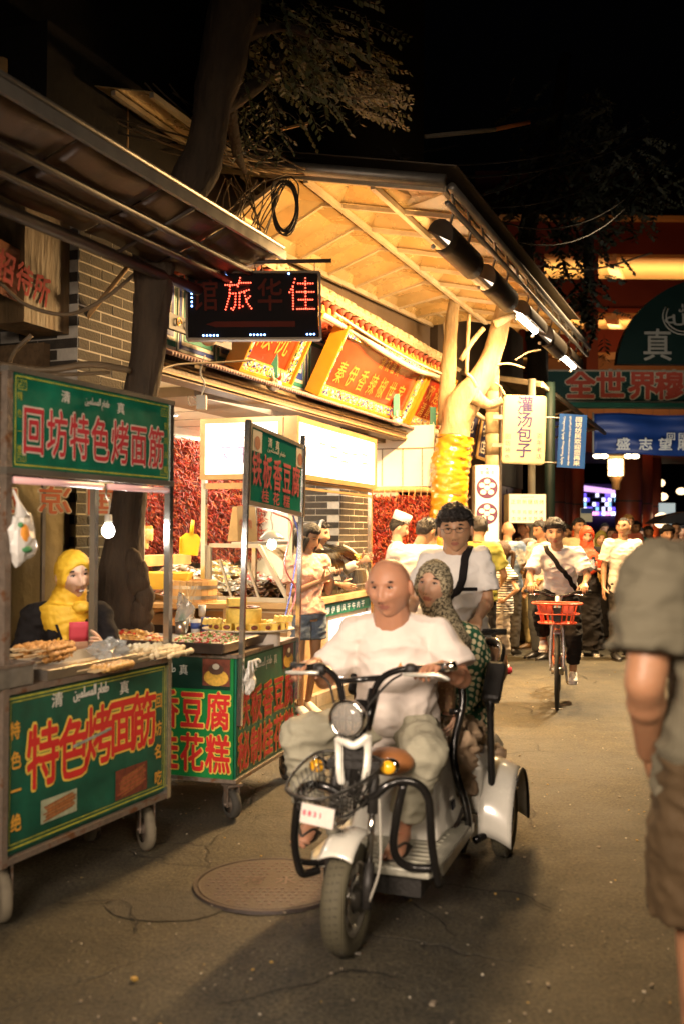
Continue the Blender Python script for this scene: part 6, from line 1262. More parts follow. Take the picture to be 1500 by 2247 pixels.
def head_grid(nu,nv,fn,mb,mfn=lambda p,i:0):
    vs=[];
    for j in range(nv+1):
        e=-PI/2+PI*j/nv
        for i in range(nu):
            a=2*PI*i/nu; a=a-.42*math.sin(a)                    # denser on the face (a = 0 is the front)
            vs.append(fn(math.sin(a)*math.cos(e),-math.cos(a)*math.cos(e),math.sin(e)))
    o=len(mb.v); fs=[(j*nu+i,j*nu+(i+1)%nu,(j+1)*nu+(i+1)%nu,(j+1)*nu+i) for j in range(nv) for i in range(nu)]
    ms=[mfn(sum((V(vs[k]) for k in f),V())/4,f) for f in fs]
    mb.add(vs,fs,0,True); mb.m[-len(fs):]=ms
def make_head(mb,HM,res=44,fat=0,fem=0,smile=0,ears=True):
    """adds head geometry to mb; material slots: 0 skin 1 lip 2 eye white 3 dark 4 brow"""
    T0=mb.T; mb.T=HM
    def mf(p,f):
        if p.y<-.06 and abs(p.x)<.0235-.10*abs(p.z+.0625) and abs(p.z+.0625)<.0105*(1-(p.x/.026)**2)+.001: return 1
        return 0
    head_grid(res,int(res*.85),lambda x,y,z:head_shape(x,y,z,fat,fem),mb,mf)
    if ears:
        for s in (-1,1):
            mb.sphere((s*(.0795+.006*fat),.006,-.006),(.012,.021,.034),10,7,R=Matrix.Rotation(s*.35,3,'Z')@Matrix.Rotation(.2,3,'X'))
    for s in (-1,1):
        e=head_shape(*V((s*.35,-.93,.115)).normalized(),fat,fem); ex=s*.0305; ey=e.y+.0065
        mb.sphere((ex,ey-.0006,.0135),(.0145,.0112,.0044),12,8,2,R=Matrix.Rotation(s*.12,3,'Y')); mb.sphere((ex,ey-.0068,.0135),(.0062,.0056,.0050),10,7,3)
        mb.tube([(ex-s*.0145,ey-.0055,.0135),(ex-s*.006,ey-.0108,.0178),(ex+s*.006,ey-.0102,.0182),(ex+s*.0145,ey-.004,.0148)],[.0016,.0030,.0030,.0014],5,3)
        mb.tube([(ex-s*.018,ey-.0095,.0330),(ex-s*.004,ey-.0125,.0375),(ex+s*.010,ey-.009,.0372),(ex+s*.022,ey+.004,.0310)],[.0036,.0056,.0048,.0018],6,4)
        mb.sphere((s*.0065,-.1065,-.0400),(.0032,.003,.0018),6,4,3)
    if smile: mb.sphere((0,-.0955,-.0610),(.018,.004,.0042),10,6,2)
    mb.T=T0
def hair_shell(style,HM,mat,root,seed=0,res=56,parent=None):
    r_=random.Random(seed)
    th={'short':.016,'messy':.026,'buzz':.005,'bob':.020,'long':.016,'pony':.013,'puff':.030,'flat':.014}[style]
    front={'short':.062,'messy':.052,'buzz':.070,'bob':.058,'long':.055,'pony':.062,'puff':.058,'flat':.055}[style]
    def line(x,y,z,p):
        # signed height above the hairline
        fz=front-.16*p.x*p.x/.006*.06
        if y<-.45: h=p.z-fz
        elif y<.15: h=p.z-(fz+(-.012-fz)*smooth01((y+.45)/.5))
        else: h=p.z-(-.012+((-.070 if style not in('bob','long') else -.10)+.012)*smooth01((y-.15)/.5))
        if style in('bob','long') and y>-.35: h=max(h,p.z+.085)
        return h
    mb=MB(); mb.T=HM
    def fn(x,y,z):
        p=head_shape(x,y,z); n=V((p.x/.08**2,p.y/.1**2,p.z/.115**2)).normalized(); h=line(x,y,z,p)+.006*noise.noise(V((x*6,y*6,z*6))+V((seed,0,0))); k=smooth01((h+.004)/(.018 if y<-.45 else .034))
        t=th*(.65+.55*max(0,z)+(.35 if style in('puff','messy') and y<0 else 0)); 
        ns=noise.noise(V((x*5,y*5,z*2.2))+V((seed,0,0)))*.5+noise.noise(V((x*14,y*14,z*5))+V((seed,0,0)))*.35
        t*=1+(.55 if style in('messy','puff') else .3)*ns
        return p+n*((t)*k-.010*(1-k))
    head_grid(res,int(res*.9),fn,mb)
    if style in('messy','puff','short','flat'):
        for k in range(260):
            a=r_.uniform(-PI,PI); e=r_.uniform(.25,1.4); x,y,z=math.sin(a)*math.cos(e),-math.cos(a)*math.cos(e),math.sin(e); p=head_shape(x,y,z)
            if line(x,y,z,p)<.008: continue
            n=V((p.x/.08**2,p.y/.1**2,p.z/.115**2)).normalized(); b=p+n*th*.6; d=(n*r_.uniform(.15,.5)+V((r_.uniform(-.7,.7),r_.uniform(-.9,.2),r_.uniform(-.3,.3)))).normalized(); L=th*r_.uniform(.7,1.3)
            mb.tube([b,b+d*L*.6+n*th*.2,b+d*L*1.1],[.006,.005,.001],4,caps=False)
    if style=='bob':
        for s in (-1,1):
            for k in range(7): a=.2+k*.28; mb.tube(cr([(s*.083*math.cos(a*.6),-.05+.028*k,.02),(s*(.092-.003*k),-.048+.026*k,-.05),(s*(.080-.004*k),-.052+.024*k,-.115)],3),[.016,.017,.017,.016,.014,.010,.004],7)
    if style in('long','pony'):
        L=.30 if style=='long' else .34
        for k in range(9):
            x0=(k-4)*.012; mb.tube(cr([(x0,.075,.045 if style=='pony' else .0),(x0*1.4,.125,-.01),(x0*1.5,.12,-.12),(x0*1.2+.01*math.sin(k),.10,-.12-L*.6)],4),[.014,.02,.022,.022,.022,.021,.02,.018,.016,.013,.010,.007,.003],7)
    return mb.build('hair',mat,root)
def hijab(HM,mat,root,drape,vox=.008,seed=0,fold=.004,cap=None,low=1.0):
    """head cloth: shell with a face opening, then a drape (list of (point,(rx,ry))) over neck and shoulders"""
    mb=MB(); T0=HM; mb.T=HM
    def fn(x,y,z):
        p=head_shape(x,y,z); 
        if y<0: p.y=min(p.y,-.01)
        n=V((p.x/.08**2,p.y/.1**2,p.z/.115**2)).normalized()
        r=math.sqrt((p.x/.061)**2+((p.z+.022)/(.082*low))**2) if y<0 else 9
        k=smooth01((r-.86)/.22); return p+n*(.017*k-.03*(1-k))
    head_grid(48,42,fn,mb); mb.T=None
    mb.tube([q[0] for q in drape],[q[1] for q in drape],24,xa=(1,0,0))
    m=remesh(mb,vox,2,fold,16,seed); return m.build('head_scarf',mat,root)
def hand(mb,w,d,pn,side=1,curl=.8,sc=1.0,m=0,spread=0):
    w=V(w);d=V(d).normalized();pn=V(pn); pn=(pn-d*pn.dot(d)).normalized(); lat=d.cross(pn).normalized()*side
    mb.tube([w-d*.02,w,w+d*.03*sc,w+d*.065*sc,w+d*.092*sc],[(.026*sc,.021*sc),(.027*sc,.019*sc),(.036*sc,.017*sc),(.041*sc,.015*sc),(.038*sc,.011*sc)],12,m,xa=lat)
    for i in range(4):
        L=[.066,.074,.069,.054][i]*sc; b=w+d*(.086+[0,.004,.001,-.007][i])*sc+lat*(.029-.0195*i)*sc; P=[b-d*.02*sc,b]; a=0
        for k,(fr_,bd) in enumerate(((.45,.55),(.31,1.0),(.24,.75))):
            a+=curl*bd; dd=(d*math.cos(a)+pn*math.sin(a)+lat*spread*(1.5-i)*.12).normalized(); P.append(P[-1]+dd*L*fr_)
        mb.tube(P,[.0088*sc,.0092*sc,.0082*sc,.0076*sc,.0052*sc],8,m)
    b=w+d*.022*sc+lat*.026*sc; P=[b-d*.01*sc]
    for k,(ll,q) in enumerate(((.042,0),(.032,.5),(.025,.9))): P.append(P[-1]+(d*.72+lat*(.62-.45*q*curl)+pn*(.30+.6*q*curl)).normalized()*ll*sc)
    mb.tube(P,[.013*sc,.0125*sc,.0100*sc,.0065*sc],8,m)
def joints(H=1.7,ov=None,sway=0):
    k=H/1.72; J={'pelvis':(0,0,.94),'waist':(0,.005,1.08),'chest':(0,.0,1.27),'neck':(0,.015,1.435),'head':(0,-.012,1.605),
       'shR':(-.178,.012,1.395),'shL':(.178,.012,1.395),'elR':(-.232,.03,1.125),'elL':(.232,.03,1.125),'wrR':(-.238,-.045,.885),'wrL':(.238,-.045,.885),
       'hipR':(-.088,0,.91),'hipL':(.088,0,.91),'knR':(-.10,-.02,.50),'knL':(.10,-.02,.50),'anR':(-.105,.025,.085),'anL':(.105,.025,.085)}
    J={a:V(b)*k for a,b in J.items()}
    for a,b in (ov or {}).items(): J[a]=V(b)
    return J
def person(lab,T,H=1.7,ov=None,b=1.0,tone='mid',head=(0,0,0),hair=('short',None),top=None,bot=None,shoes=None,vox=.012,fem=0,fat=0,seed=1,belly=0,hands=True,hd=None,cat='person',group=None,face=True,headk=1.0,res=40,fold=.004,smile=0,lowtorso=True,armr=1.0,footdir=None,neckr=1.0):
    root=thing('person',lab,cat,T,group); J=joints(H,ov); k=H/1.72
    sx=(J['shL']-J['shR']).normalized(); hx=(J['hipL']-J['hipR']).normalized()
    def tors(mb,g,lo=0,hemz=None):
        P=[J['pelvis']+(J['pelvis']-J['waist']).normalized()*.09*k,J['pelvis'],J['waist'],J['chest'],J['chest'].lerp(J['neck'],.62),J['neck']]
        R=[(.135,.10),(.165,.122),(.142+belly*.5,.105+belly),(.163,.115+belly*.4),(.140,.090),(.060,.055)]
        if fem: R=[(.14,.11),(.165,.125),(.120,.09),(.145,.105),(.122,.082),(.05,.05)]
        if hemz is not None:
            e=(J['pelvis']-J['waist']).normalized(); P[0]=J['pelvis']+e*hemz*k; R[0]=(R[1][0]+.004,R[1][1]+.004)
        R=[(x*b*k+g,y*b*k+g) for x,y in R]; xs=[hx,hx,(hx+sx)/2,sx,sx,sx]
        Q=[];RR=[];XX=[]
        for i in range(len(P)-1):
            for t in (0,.33,.66): Q.append(P[i].lerp(P[i+1],t)); RR.append((R[i][0]+(R[i+1][0]-R[i][0])*t,R[i][1]+(R[i+1][1]-R[i][1])*t)); XX.append(V(xs[i]).lerp(V(xs[i+1]),t))
        Q.append(P[-1]);RR.append(R[-1]);XX.append(xs[-1]); mb.tube(Q,RR,18,xa=XX)
        u=(J['neck']-J['chest']).normalized()
        for s_ in ('shR','shL'):
            mb.capsule(J['neck']-u*.035*k,J[s_]-u*.012,.052*k*b+g,.055*k*b+g*.8)
        mb.capsule(J['shR']-u*.03,J['shL']-u*.03,.058*k*b+g*.8,.058*k*b+g*.8)
        if fem:
            f=(J['neck']-J['waist']).cross(sx).normalized()
            fd=-1 if f.y>0 else 1
            for s_ in (-1,1): mb.sphere(J['chest']+sx*s_*.062*k+f*fd*.075*k*b,.058*k*b+g*.6,10,8)
    ar=(.9 if not fem else .74)*b**.5*k*armr
    # ---- body
    mb=MB(); mb.capsule(J['neck']-V((0,0,.03)),J['head']+(J['neck']-J['head'])*.30+V((0,.008,0)),.060*ar/.9*neckr+.004,.054*ar/.9*neckr)
    for s_ in 'RL': mb.limb([J['sh'+s_],J['el'+s_],J['wr'+s_]],[.050*ar,.042*ar,.027*ar]); mb.sphere(J['el'+s_].lerp(J['wr'+s_],.28),.043*ar,10,8)
    tors(mb,-.012)
    lg=(1.0 if not fem else .86)*k
    for s_ in 'RL':
        mb.limb([J['hip'+s_],J['kn'+s_],J['an'+s_]],[.082*lg*b**.5,.052*lg,.034*lg]); mb.sphere(J['kn'+s_].lerp(J['an'+s_],.3)+V((0,.018,0)),.050*lg,10,8)
    m=remesh(mb,vox,3)
    HM=Matrix.Translation(J['head'])@Matrix.Rotation(math.radians(head[0]),4,'Z')@Matrix.Rotation(math.radians(head[1]),4,'X')@Matrix.Rotation(math.radians(head[2]),4,'Y')@Matrix.Scale(k**.5*headk*1.02,4)
    make_head(m,HM,res,fat,fem,smile)
    if hands:
        for s_,sd in (('R',1),('L',-1)):
            w=J['wr'+s_]; d=(w-J['el'+s_]).normalized(); spec=(hd or {}).get(s_)
            if spec: hand(m,w,spec[0],spec[1],-spec[2],spec[3],(spec[4] if len(spec)>4 else .95)*k**.5)
            else: hand(m,w,d,V((1 if s_=='R' else -1,.1,0)),1 if s_=='R' else -1,.35,.95*k**.5)
    fd={}
    for s_ in 'RL':
        a=J['an'+s_]; f=V(footdir) if footdir else V((0,-1,0)); fd[s_]=f
        if shoes in ('bare','sandal'):
            s1=-1 if s_=='R' else 1; lt=V((-f.y,f.x,0))
            m.tube([a+V((0,0,.02)),a+V((0,0,-.03)),a+f*.05+V((0,0,-.035)),a+f*.12+V((0,0,-.055)),a+f*.165+V((0,0,-.062))],[(.036,.036),(.036,.04),(.036,.030),(.044,.018),(.036,.012)],12,xa=lt)
            for q in range(5): m.capsule(a+f*.155+lt*(-.034+.016*q)*-s1*-1+V((0,0,-.065)),a+f*(.20-.010*abs(q-(0 if s1>0 else 4)))+lt*(-.036+.017*q)+V((0,0,-.067)),.0095,.0085,8)
    m.build('body',[skin(tone),LIP,EYEW,IRIS,(hair[1] or HBLK) if hair else HBLK],root)
    # ---- clothes
    if bot:
        kind=bot['kind']; g=bot.get('loose',.020); mb=MB()
        P=[J['pelvis'].lerp(J['waist'],bot.get('rise',.45)),J['pelvis'],J['pelvis']+(J['pelvis']-J['waist']).normalized()*.07*k]
        rr=[(.142*b*k+.012,.108*b*k+.012+belly*.5),(.168*b*k+.010,.128*b*k+.010),(.15*b*k+.008,.115*b*k+.008)]
        mb.tube(P,rr,18,xa=hx)
        if kind in('trousers','shorts'):
            L=bot.get('len',1.0)
            for s_ in 'RL':
                h,kn,a=J['hip'+s_],J['kn'+s_],J['an'+s_]
                mb.capsule(J['pelvis'],h,.10*lg*b**.5,.098*lg*b**.5+g*.4)
                if L<=.5: mb.tube([h,h.lerp(kn,L*1.0),h.lerp(kn,L*2*.98)],[.10*lg*b**.5+g*.3,.088*lg+g,.08*lg+g],16)
                else:
                    e=kn.lerp(a,(L-.5)*2*.97); mb.limb([h,kn],[.092*lg*b**.5+g*.4,.060*lg+g]); mb.capsule(kn,kn.lerp(e,.5),.060*lg+g,.050*lg+g); mb.tube([kn.lerp(e,.35),kn.lerp(e,.7),e],[.050*lg+g,.045*lg+g*bot.get('flare',1),.042*lg+g*bot.get('flare',1)],16)
        else:
            zl=bot.get('z',.12); base=(J['anR']+J['anL'])/2; base.z=zl; c=J['pelvis']; kn=(J['knR']+J['knL'])/2
            mb.tube([c+V((0,0,.03)),c.lerp(kn,.5),kn,kn.lerp(base,.6),base],[(.165*b*k,.125*b*k),(.175*k,.14*k),(.18*k+g,.15*k+g),(.19*k+g*2,.17*k+g*2),(.20*k+g*3,.18*k+g*3)],22,xa=hx)
        remesh(mb,vox,2,bot.get('fold',fold),bot.get('ff',9),seed+5).build(kind if kind!='robe' else 'long_skirt',bot['mat'],root)
    if top:
        g=top.get('loose',.014); mb=MB(); tors(mb,g,0,top.get('hem',.10)); sl=top.get('sleeve',.6)
        for s_ in 'RL':
            a,e,w=J['sh'+s_],J['el'+s_],J['wr'+s_]
            if sl<=0: mb.sphere(a,.058*ar+g,12,8); continue
            if sl<=1: 
                q=a.lerp(e,sl); mb.capsule(a,a.lerp(e,sl*.3),.057*ar+g,.054*ar+g); mb.tube([a,a.lerp(e,sl*.5),q],[.056*ar+g,.053*ar+g*1.3,.050*ar+g*1.9],16)
            else:
                q=e.lerp(w,sl-1); mb.limb([a,e],[.056*ar+g,.046*ar+g]); mb.tube([e,e.lerp(q,.5),q],[.046*ar+g,.042*ar+g,.034*ar+g],14); mb.sphere(e,.046*ar+g,10,8)
        if top.get('extra'): top['extra'](mb,J)
        remesh(mb,vox,2,top.get('fold',fold),top.get('ff',8),seed,J['neck']).build(top.get('name','shirt'),top['mat'],root)
        if top.get('collar',1): 
            u=(J['head']-J['neck']).normalized(); c=J['neck']+u*.012*k; MB().tube([c+(sx*math.cos(a)*.066+V((0,-1,0))*math.sin(a)*.062)*k*(b**.5)+u*(-.022*math.sin(a))*k for a in [2*PI*q/24 for q in range(24)]],.006,6,closed=True).build('collar',top['mat'] if not top.get('cmat') else top['cmat'],root)
    if hair and hair[0]: hair_shell(hair[0],HM,hair[1] or HBLK,root,seed)
    if shoes and shoes not in('bare','sandal'):
        for s_ in 'RL':
            a=J['an'+s_]; f=fd[s_]; lt=V((-f.y,f.x,0)); mb=MB(); z=-.055
            mb.tube([a-f*.055+V((0,0,z-.005)),a-f*.04+V((0,0,z+.02)),a+V((0,0,z+.032)),a+f*.06+V((0,0,z+.018)),a+f*.13+V((0,0,z)),a+f*.175+V((0,0,z-.006)),a+f*.195+V((0,0,z-.012))],[(.018,.02),(.036,.042),(.040,.050),(.040,.040),(.045,.026),(.038,.020),(.014,.010)],12,xa=lt)
            mb.tube([a-f*.06+V((0,0,z-.026)),a-f*.03+V((0,0,z-.026)),a+f*.04+V((0,0,z-.026)),a+f*.13+V((0,0,z-.026)),a+f*.18+V((0,0,z-.026)),a+f*.20+V((0,0,z-.024))],[(.02,.010),(.040,.012),(.040,.012),(.047,.012),(.040,.012),(.012,.008)],12,1,xa=lt)
            sh_=bpy.data.objects.new('shoe',mb.mesh('shoe',[shoes[0],shoes[1]])); link(sh_); sh_.parent=root
    return root,J,HM
def glasses(HM,root,m=None):
    mb=MB(); mb.T=HM; 
    for s in (-1,1):
        mb.tube([(s*.031+.022*math.cos(a),-.104+.008*abs(math.cos(a)) ,.012+.0145*math.sin(a)) for a in [2*PI*k/20 for k in range(20)]],.0013,5,closed=True); mb.tube([(s*.053,-.097,.018),(s*.078,-.06,.016),(s*.082,.01,.005)],.0014,5)
    mb.tube([(-.009,-.106,.016),(0,-.109,.019),(.009,-.106,.016)],.0013,5); mb.build('glasses',m or M('glasses_metal',(.10,.08,.07),rough=.3,metal=.8),root)
from mathutils.bvhtree import BVHTree
def on_shirt(root,p):
    if 'bvh' not in BV.setdefault(root.name,{}):
        me=[c for c in root.children if c.name.split('.')[0] in('shirt','blouse','dress_top')][0].data
        BV[root.name]['bvh']=BVHTree.FromPolygons([v.co for v in me.vertices],[tuple(q.vertices) for q in me.polygons])
    c,n_,i,d=BV[root.name]['bvh'].find_nearest(V(p)); return c,n_
BV={}
def strap(pts,w,mat,root,name='strap',n=None):
    P=cr(pts,7); Q=[];N=[]
    for p in P: c,nn=on_shirt(root,p); Q.append(c+nn*.007); N.append(nn)
    Q=[(Q[max(0,i-1)]+Q[i]*2+Q[min(len(Q)-1,i+1)])/4 for i in range(len(Q))]; N=[(N[max(0,i-1)]+N[i]+N[min(len(N)-1,i+1)]).normalized() for i in range(len(N))]
    X=[(Q[min(i+1,len(Q)-1)]-Q[max(i-1,0)]).normalized().cross(N[i]) for i in range(len(Q))]
    mb=MB(); mb.tube(Q,[(w,.005)]*len(Q),8,xa=X); return mb.build(name,mat,root)
def decal(root,name,mat,mb,c,push=.25):
    """project a small flat print (built in local XZ about the origin) onto the chest"""
    me=MB(); out=[]
    for v in mb.v:
        q=V(c)+V((v[0],-push,v[2])); h=BV.setdefault(root.name,{}); on_shirt(root,q); r=h['bvh'].ray_cast(q,V((0,1,0)))
        out.append(tuple((r[0] if r[0] else V(c))+V((0,-.003,0))))
    me.v=out; me.f=mb.f; me.m=mb.m; me.s=mb.s; return me.build(name,mat,root)
# ================================================================ ELECTRIC TRICYCLE
G1=gnd(762,2090); G2=gnd(1105,1876); dv=G2-G1; TT_=.36; TL=math.sqrt(dv.x**2+dv.y**2-TT_**2); TANG=-(math.atan2(dv.x,dv.y)-math.atan2(TT_,TL)); TF=frame((G1.x,G1.y,0),TANG)
def TP(px,py,yl): return inpl(TF,px,py,yl)
WP=M('trike_white',(.70,.68,.60),rough=.25,var=.10,vs=5,coat=.5); BT=M('black_tube',(.012,.011,.010),rough=.22,var=.1,coat=.4); BPL=M('black_plastic',(.02,.018,.016),rough=.5,var=.2,bump=.2,bs=60)
CHR=M('bright_chrome',(.78,.76,.72),rough=.10,metal=1,var=.04); ALU=M('cast_alloy',(.48,.45,.38),rough=.35,metal=.8,var=.25,vs=14); TYR=M('trike_tyre',(.085,.075,.045),rough=.75,var=.25,vs=6,bump=.1,bs=50)
tk=thing('electric_tricycle','white and black electric tricycle with wire basket and round chrome headlight','tricycle',TF)
RY=Matrix.Rotation(PI/2,3,'Y')
def wheel(x,y,r,root,w=.043):
    e=thing_part('wheel',root,Matrix.Translation((x,y,r)))
    MB().lathe([(r*.66,-w*.75),(r*.78,-w*.95),(r*.90,-w),(r*.965,-w*.78),(r*.992,-w*.4),(r,0),(r*.992,w*.4),(r*.965,w*.78),(r*.90,w),(r*.78,w*.95),(r*.66,w*.75)],R=RY,n=56).build('tyre',TYR,e)
    t=MB().box((0,0,r-.0005),(.004,.010,.006)).box((.018,.004,r-.004),(.014,.004,.006)).box((-.018,-.004,r-.004),(.014,.004,.006))
    mb=MB()
    for k in range(44):
        T=Matrix.Rotation(2*PI*k/44,4,'X'); mb.T=T; mb.add(t.v,t.f,0)
    mb.build('tread_block',M('tread_dark',(.05,.045,.03),rough=.8),e,kind='stuff')
    rim=MB().lathe([(r*.66,-w*.8),(r*.60,-w*.7),(r*.56,-w*.3),(r*.56,w*.3),(r*.60,w*.7),(r*.66,w*.8),(r*.68,w*.6),(r*.68,-w*.6)],R=RY,n=48).build('rim',ALU,e)
    for k in range(5):
        a=2*PI*k/5; c,s=math.cos(a),math.sin(a); mb=MB(); mb.bar((0,c*r*.14,s*r*.14),(0,c*r*.60,s*r*.60),.05,.022,up=(0,-s,c)); sp=bpy.data.objects.new('spoke',mb.mesh('spoke',ALU)); link(sp); sp.parent=e
    MB().lathe([(0,-w*1.25),(r*.16,-w*1.2),(r*.24,-w*.7),(r*.24,w*.7),(r*.16,w*1.2),(0,w*1.25)],R=RY,n=24).build('hub',M('hub_dark',(.06,.055,.045),rough=.4,metal=.6),e)
    MB().lathe([(r*.26,w*.55),(r*.45,w*.6),(r*.45,w*.68),(r*.26,w*.66)],R=RY,n=32).build('brake_disc',CHR,e)
    return e
def thing_part(nm,root,T):
    o=link(bpy.data.objects.new(nm,MB().lathe([(0,-.05),(.008,-.05),(.008,.05),(0,.05)],R=Matrix.Rotation(PI/2,3,'Y'),n=8).mesh(nm,STEEL))); o.parent=root; o.matrix_local=T; return o
wheel(0,0,.20,tk); wheel(.36,TL,.20,tk,.038); wheel(-.36,TL,.20,tk,.038)
def part(nm,m,mb,**k): return mb.build(nm,m,tk,**k)
for s in (-1,1):
    part('fork_leg',BPL,MB().tube([(s*.072,-.005,.17),(s*.074,.02,.33)],[.019,.021],12)); part('fork_slider',CHR,MB().tube([(s*.074,.02,.33),(s*.074,.065,.56)],.013,12)); part('fork_leg',BPL,MB().tube([(s*.074,.055,.50),(s*.072,.09,.68)],[.02,.02],12))
part('fork_crown',BPL,MB().bb((-.10,.05,.66),(.10,.13,.69))); part('steering_column',BT,MB().tube([(0,.06,.55),(0,.16,.90)],.026,14))
# front mudguard
def mg(u,v): a=math.radians(52+78*u); r=.245+.004*math.sin(v*PI); x=(-.062+.124*v); return V((x,-math.cos(a)*r*1.0,.20+math.sin(a)*r-.016*(2*v-1)**2))
part('front_mudguard',WP,MB().grid(mg,16,8),solid=.006)
# handlebar
HB=[TP(998,1462,.40),TP(950,1466,.40),TP(905,1467,.38),TP(868,1472,.35),TP(838,1487,.31),TP(820,1515,.27),TP(806,1560,.22),TP(797,1600,.18)]
HL=[TP(640,1462,.34),TP(672,1465,.34),TP(700,1462,.33),TP(722,1472,.30),TP(742,1495,.27),TP(750,1530,.24),TP(755,1565,.20),TP(760,1600,.17)]
part('handlebar',BT,MB().tube(cr(HB,5),.0135,12)); part('handlebar',BT,MB().tube(cr(HL,5),.0135,12)); part('handlebar_brace',BT,MB().tube([HL[4],HB[4]],.012,10)); part('riser',BT,MB().tube([HB[5],TP(800,1600,.18)],.024,12))
part('grip',BPL,MB().tube([HB[0],HB[1]],[.018,.019],14)); part('grip',BPL,MB().tube([HL[0],HL[1]],[.018,.019],14)); part('bar_end',CHR,MB().tube([TP(975,1464,.40),TP(1000,1461,.40)],.0195,14))
part('switch_pod',BPL,MB().sphere(TP(900,1468,.37),(.028,.024,.024),12,8)); part('switch_pod',BPL,MB().sphere(TP(703,1468,.32),(.032,.026,.028),12,8))
LEV=M('lever_silver',(.72,.70,.62),rough=.3,metal=.4); part('brake_lever',LEV,MB().tube(cr([TP(885,1480,.33),TP(920,1481,.31),TP(960,1482,.31),TP(985,1492,.32)],4),[.008]*12+[.006],8)); part('brake_lever',LEV,MB().tube(cr([TP(700,1476,.28),TP(670,1476,.27),TP(628,1476,.28)],4),[.008]*8+[.006],8))
part('brake_cable',BPL,MB().tube(cr([TP(700,1480,.30),TP(722,1500,.22),TP(735,1550,.14),TP(748,1600,.1)],5),.005,6)); part('brake_cable',BPL,MB().tube(cr([TP(880,1480,.32),TP(850,1500,.24),TP(800,1560,.14),TP(790,1620,.1)],5),.005,6))
part('brake_cable',M('grey_cable2',(.35,.33,.28)),MB().tube(cr([(.085,.10,.62),(.11,.04,.45),(.12,.0,.32),(.085,-.01,.2)],6),.005,6))
# headlight
hc=TP(763,1577,.03); HL_=thing_part('headlight',tk,Matrix.Translation(hc)@Matrix.Rotation(-.1,4,'Z')); RX=Matrix.Rotation(PI/2,3,'X')
MB().lathe([(.0,-.085),(.03,-.08),(.055,-.055),(.066,-.02),(.069,.0),(.066,.008)],R=RX,n=32).build('bowl',CHR,HL_)
MB().lathe([(.066,.004),(.071,.006),(.071,.016),(.064,.020),(.060,.014)],R=RX,n=32).build('bezel',CHR,HL_)
MB().lathe([(.061,.010),(.045,.020),(.022,.026),(0,.028)],R=RX,n=28).build('lens',M('lens_glass',(.85,.80,.72),rough=.08,trans=.75,var=0,ior=1.3),HL_)
MB().lathe([(.06,.006),(.05,-.015),(.025,-.04),(.0,-.045)],R=RX,n=28).build('reflector',M('reflector',(.85,.75,.62),rough=.18,metal=1,bump=.5,bs=60),HL_)
mb=MB()
for x in (-.025,0,.025): mb.bar((x,-.016,-.045),(x,-.016,.045),.006,.006)
mb.build('lens_rib',M('lens_ribs',(.8,.6,.45),rough=.1,metal=.6),HL_); MB().tube([(0,.07,-.02),(0,.13,-.02)],.03,10).build('mount',BPL,HL_)
# white front cowl (two uprights joined by a cross piece)
mb=MB(); mb.tube(cr([TP(742,1618,.05),TP(744,1650,.05),TP(745,1690,.03),TP(750,1722,.03)],4),[(.016,.012)]*12+[(.010,.008)],10); mb.tube(cr([TP(806,1612,.06),TP(806,1650,.06),TP(803,1690,.04),TP(797,1722,.04)],4),[(.017,.012)]*12+[(.010,.008)],10); mb.tube(cr([TP(742,1620,.05),TP(757,1628,.04),TP(775,1636,.04),TP(792,1626,.05),TP(806,1614,.06)],4),.017,10)
m_=remesh(mb,.005,2); part('front_cowl',WP,m_)
part('dash_block',BPL,MB().box(TP(776,1665,.10),(.11,.06,.16)))
part('inner_panel',M('leather_brown',(.30,.12,.04),rough=.4,var=.2,vs=9),MB().sphere(TP(850,1670,.30),(.11,.09,.055),14,10))
# wire basket
BW=M('basket_wire',(.10,.095,.085),rough=.3,metal=.7)
rimc=[TP(702,1650,.08),TP(838,1672,.08),TP(728,1748,-.20),TP(628,1732,-.20)]; botc=[TP(706,1725,.05),TP(802,1750,.05),TP(738,1797,-.16),TP(655,1772,-.16)]
bk=thing_part('basket',tk,Matrix())
MB().tube(cr([rimc[0],rimc[1],rimc[2],rimc[3]],8,True),.006,6,closed=True).build('rim_wire',BW,bk); MB().tube(cr(botc,6,True),.005,6,closed=True).build('base_wire',BW,bk)
for h in (.35,.68): MB().tube([rimc[i%4].lerp(botc[i%4],h) for i in range(4)],.0028,5,closed=True).build('wire',BW,bk)
for i in range(4):
    for k in range(8):
        t=(k+.5)/8; a=rimc[i].lerp(rimc[(i+1)%4],t); b_=botc[i].lerp(botc[(i+1)%4],t); MB().tube([a,b_],.0026,5).build('wire',BW,bk)
for k in range(7): t=(k+.5)/7; MB().tube([botc[0].lerp(botc[3],t),botc[1].lerp(botc[2],t)],.0026,5).build('wire',BW,bk)
part('basket_band',CHR,MB().bar(TP(738,1797,-.17),TP(775,1783,-.02),.006,.02))
OR=M('signal_amber',(.90,.42,.02),rough=.2,var=.05,emit=.12,ecol=(1,.5,.02))
for (x,y) in ((695,1680),(850,1684)): c=TP(x,y,.09); part('turn_signal',OR,MB().sphere(c,(.030,.022,.026),14,10)); part('signal_stem',BPL,MB().tube([c+V((0,.02,0)),c.lerp(V((0,.10,.62)),.7)],.008,6)); part('signal_rim',CHR,MB().sphere(c+V((.008,.012,.004)),(.034,.018,.030),14,10))
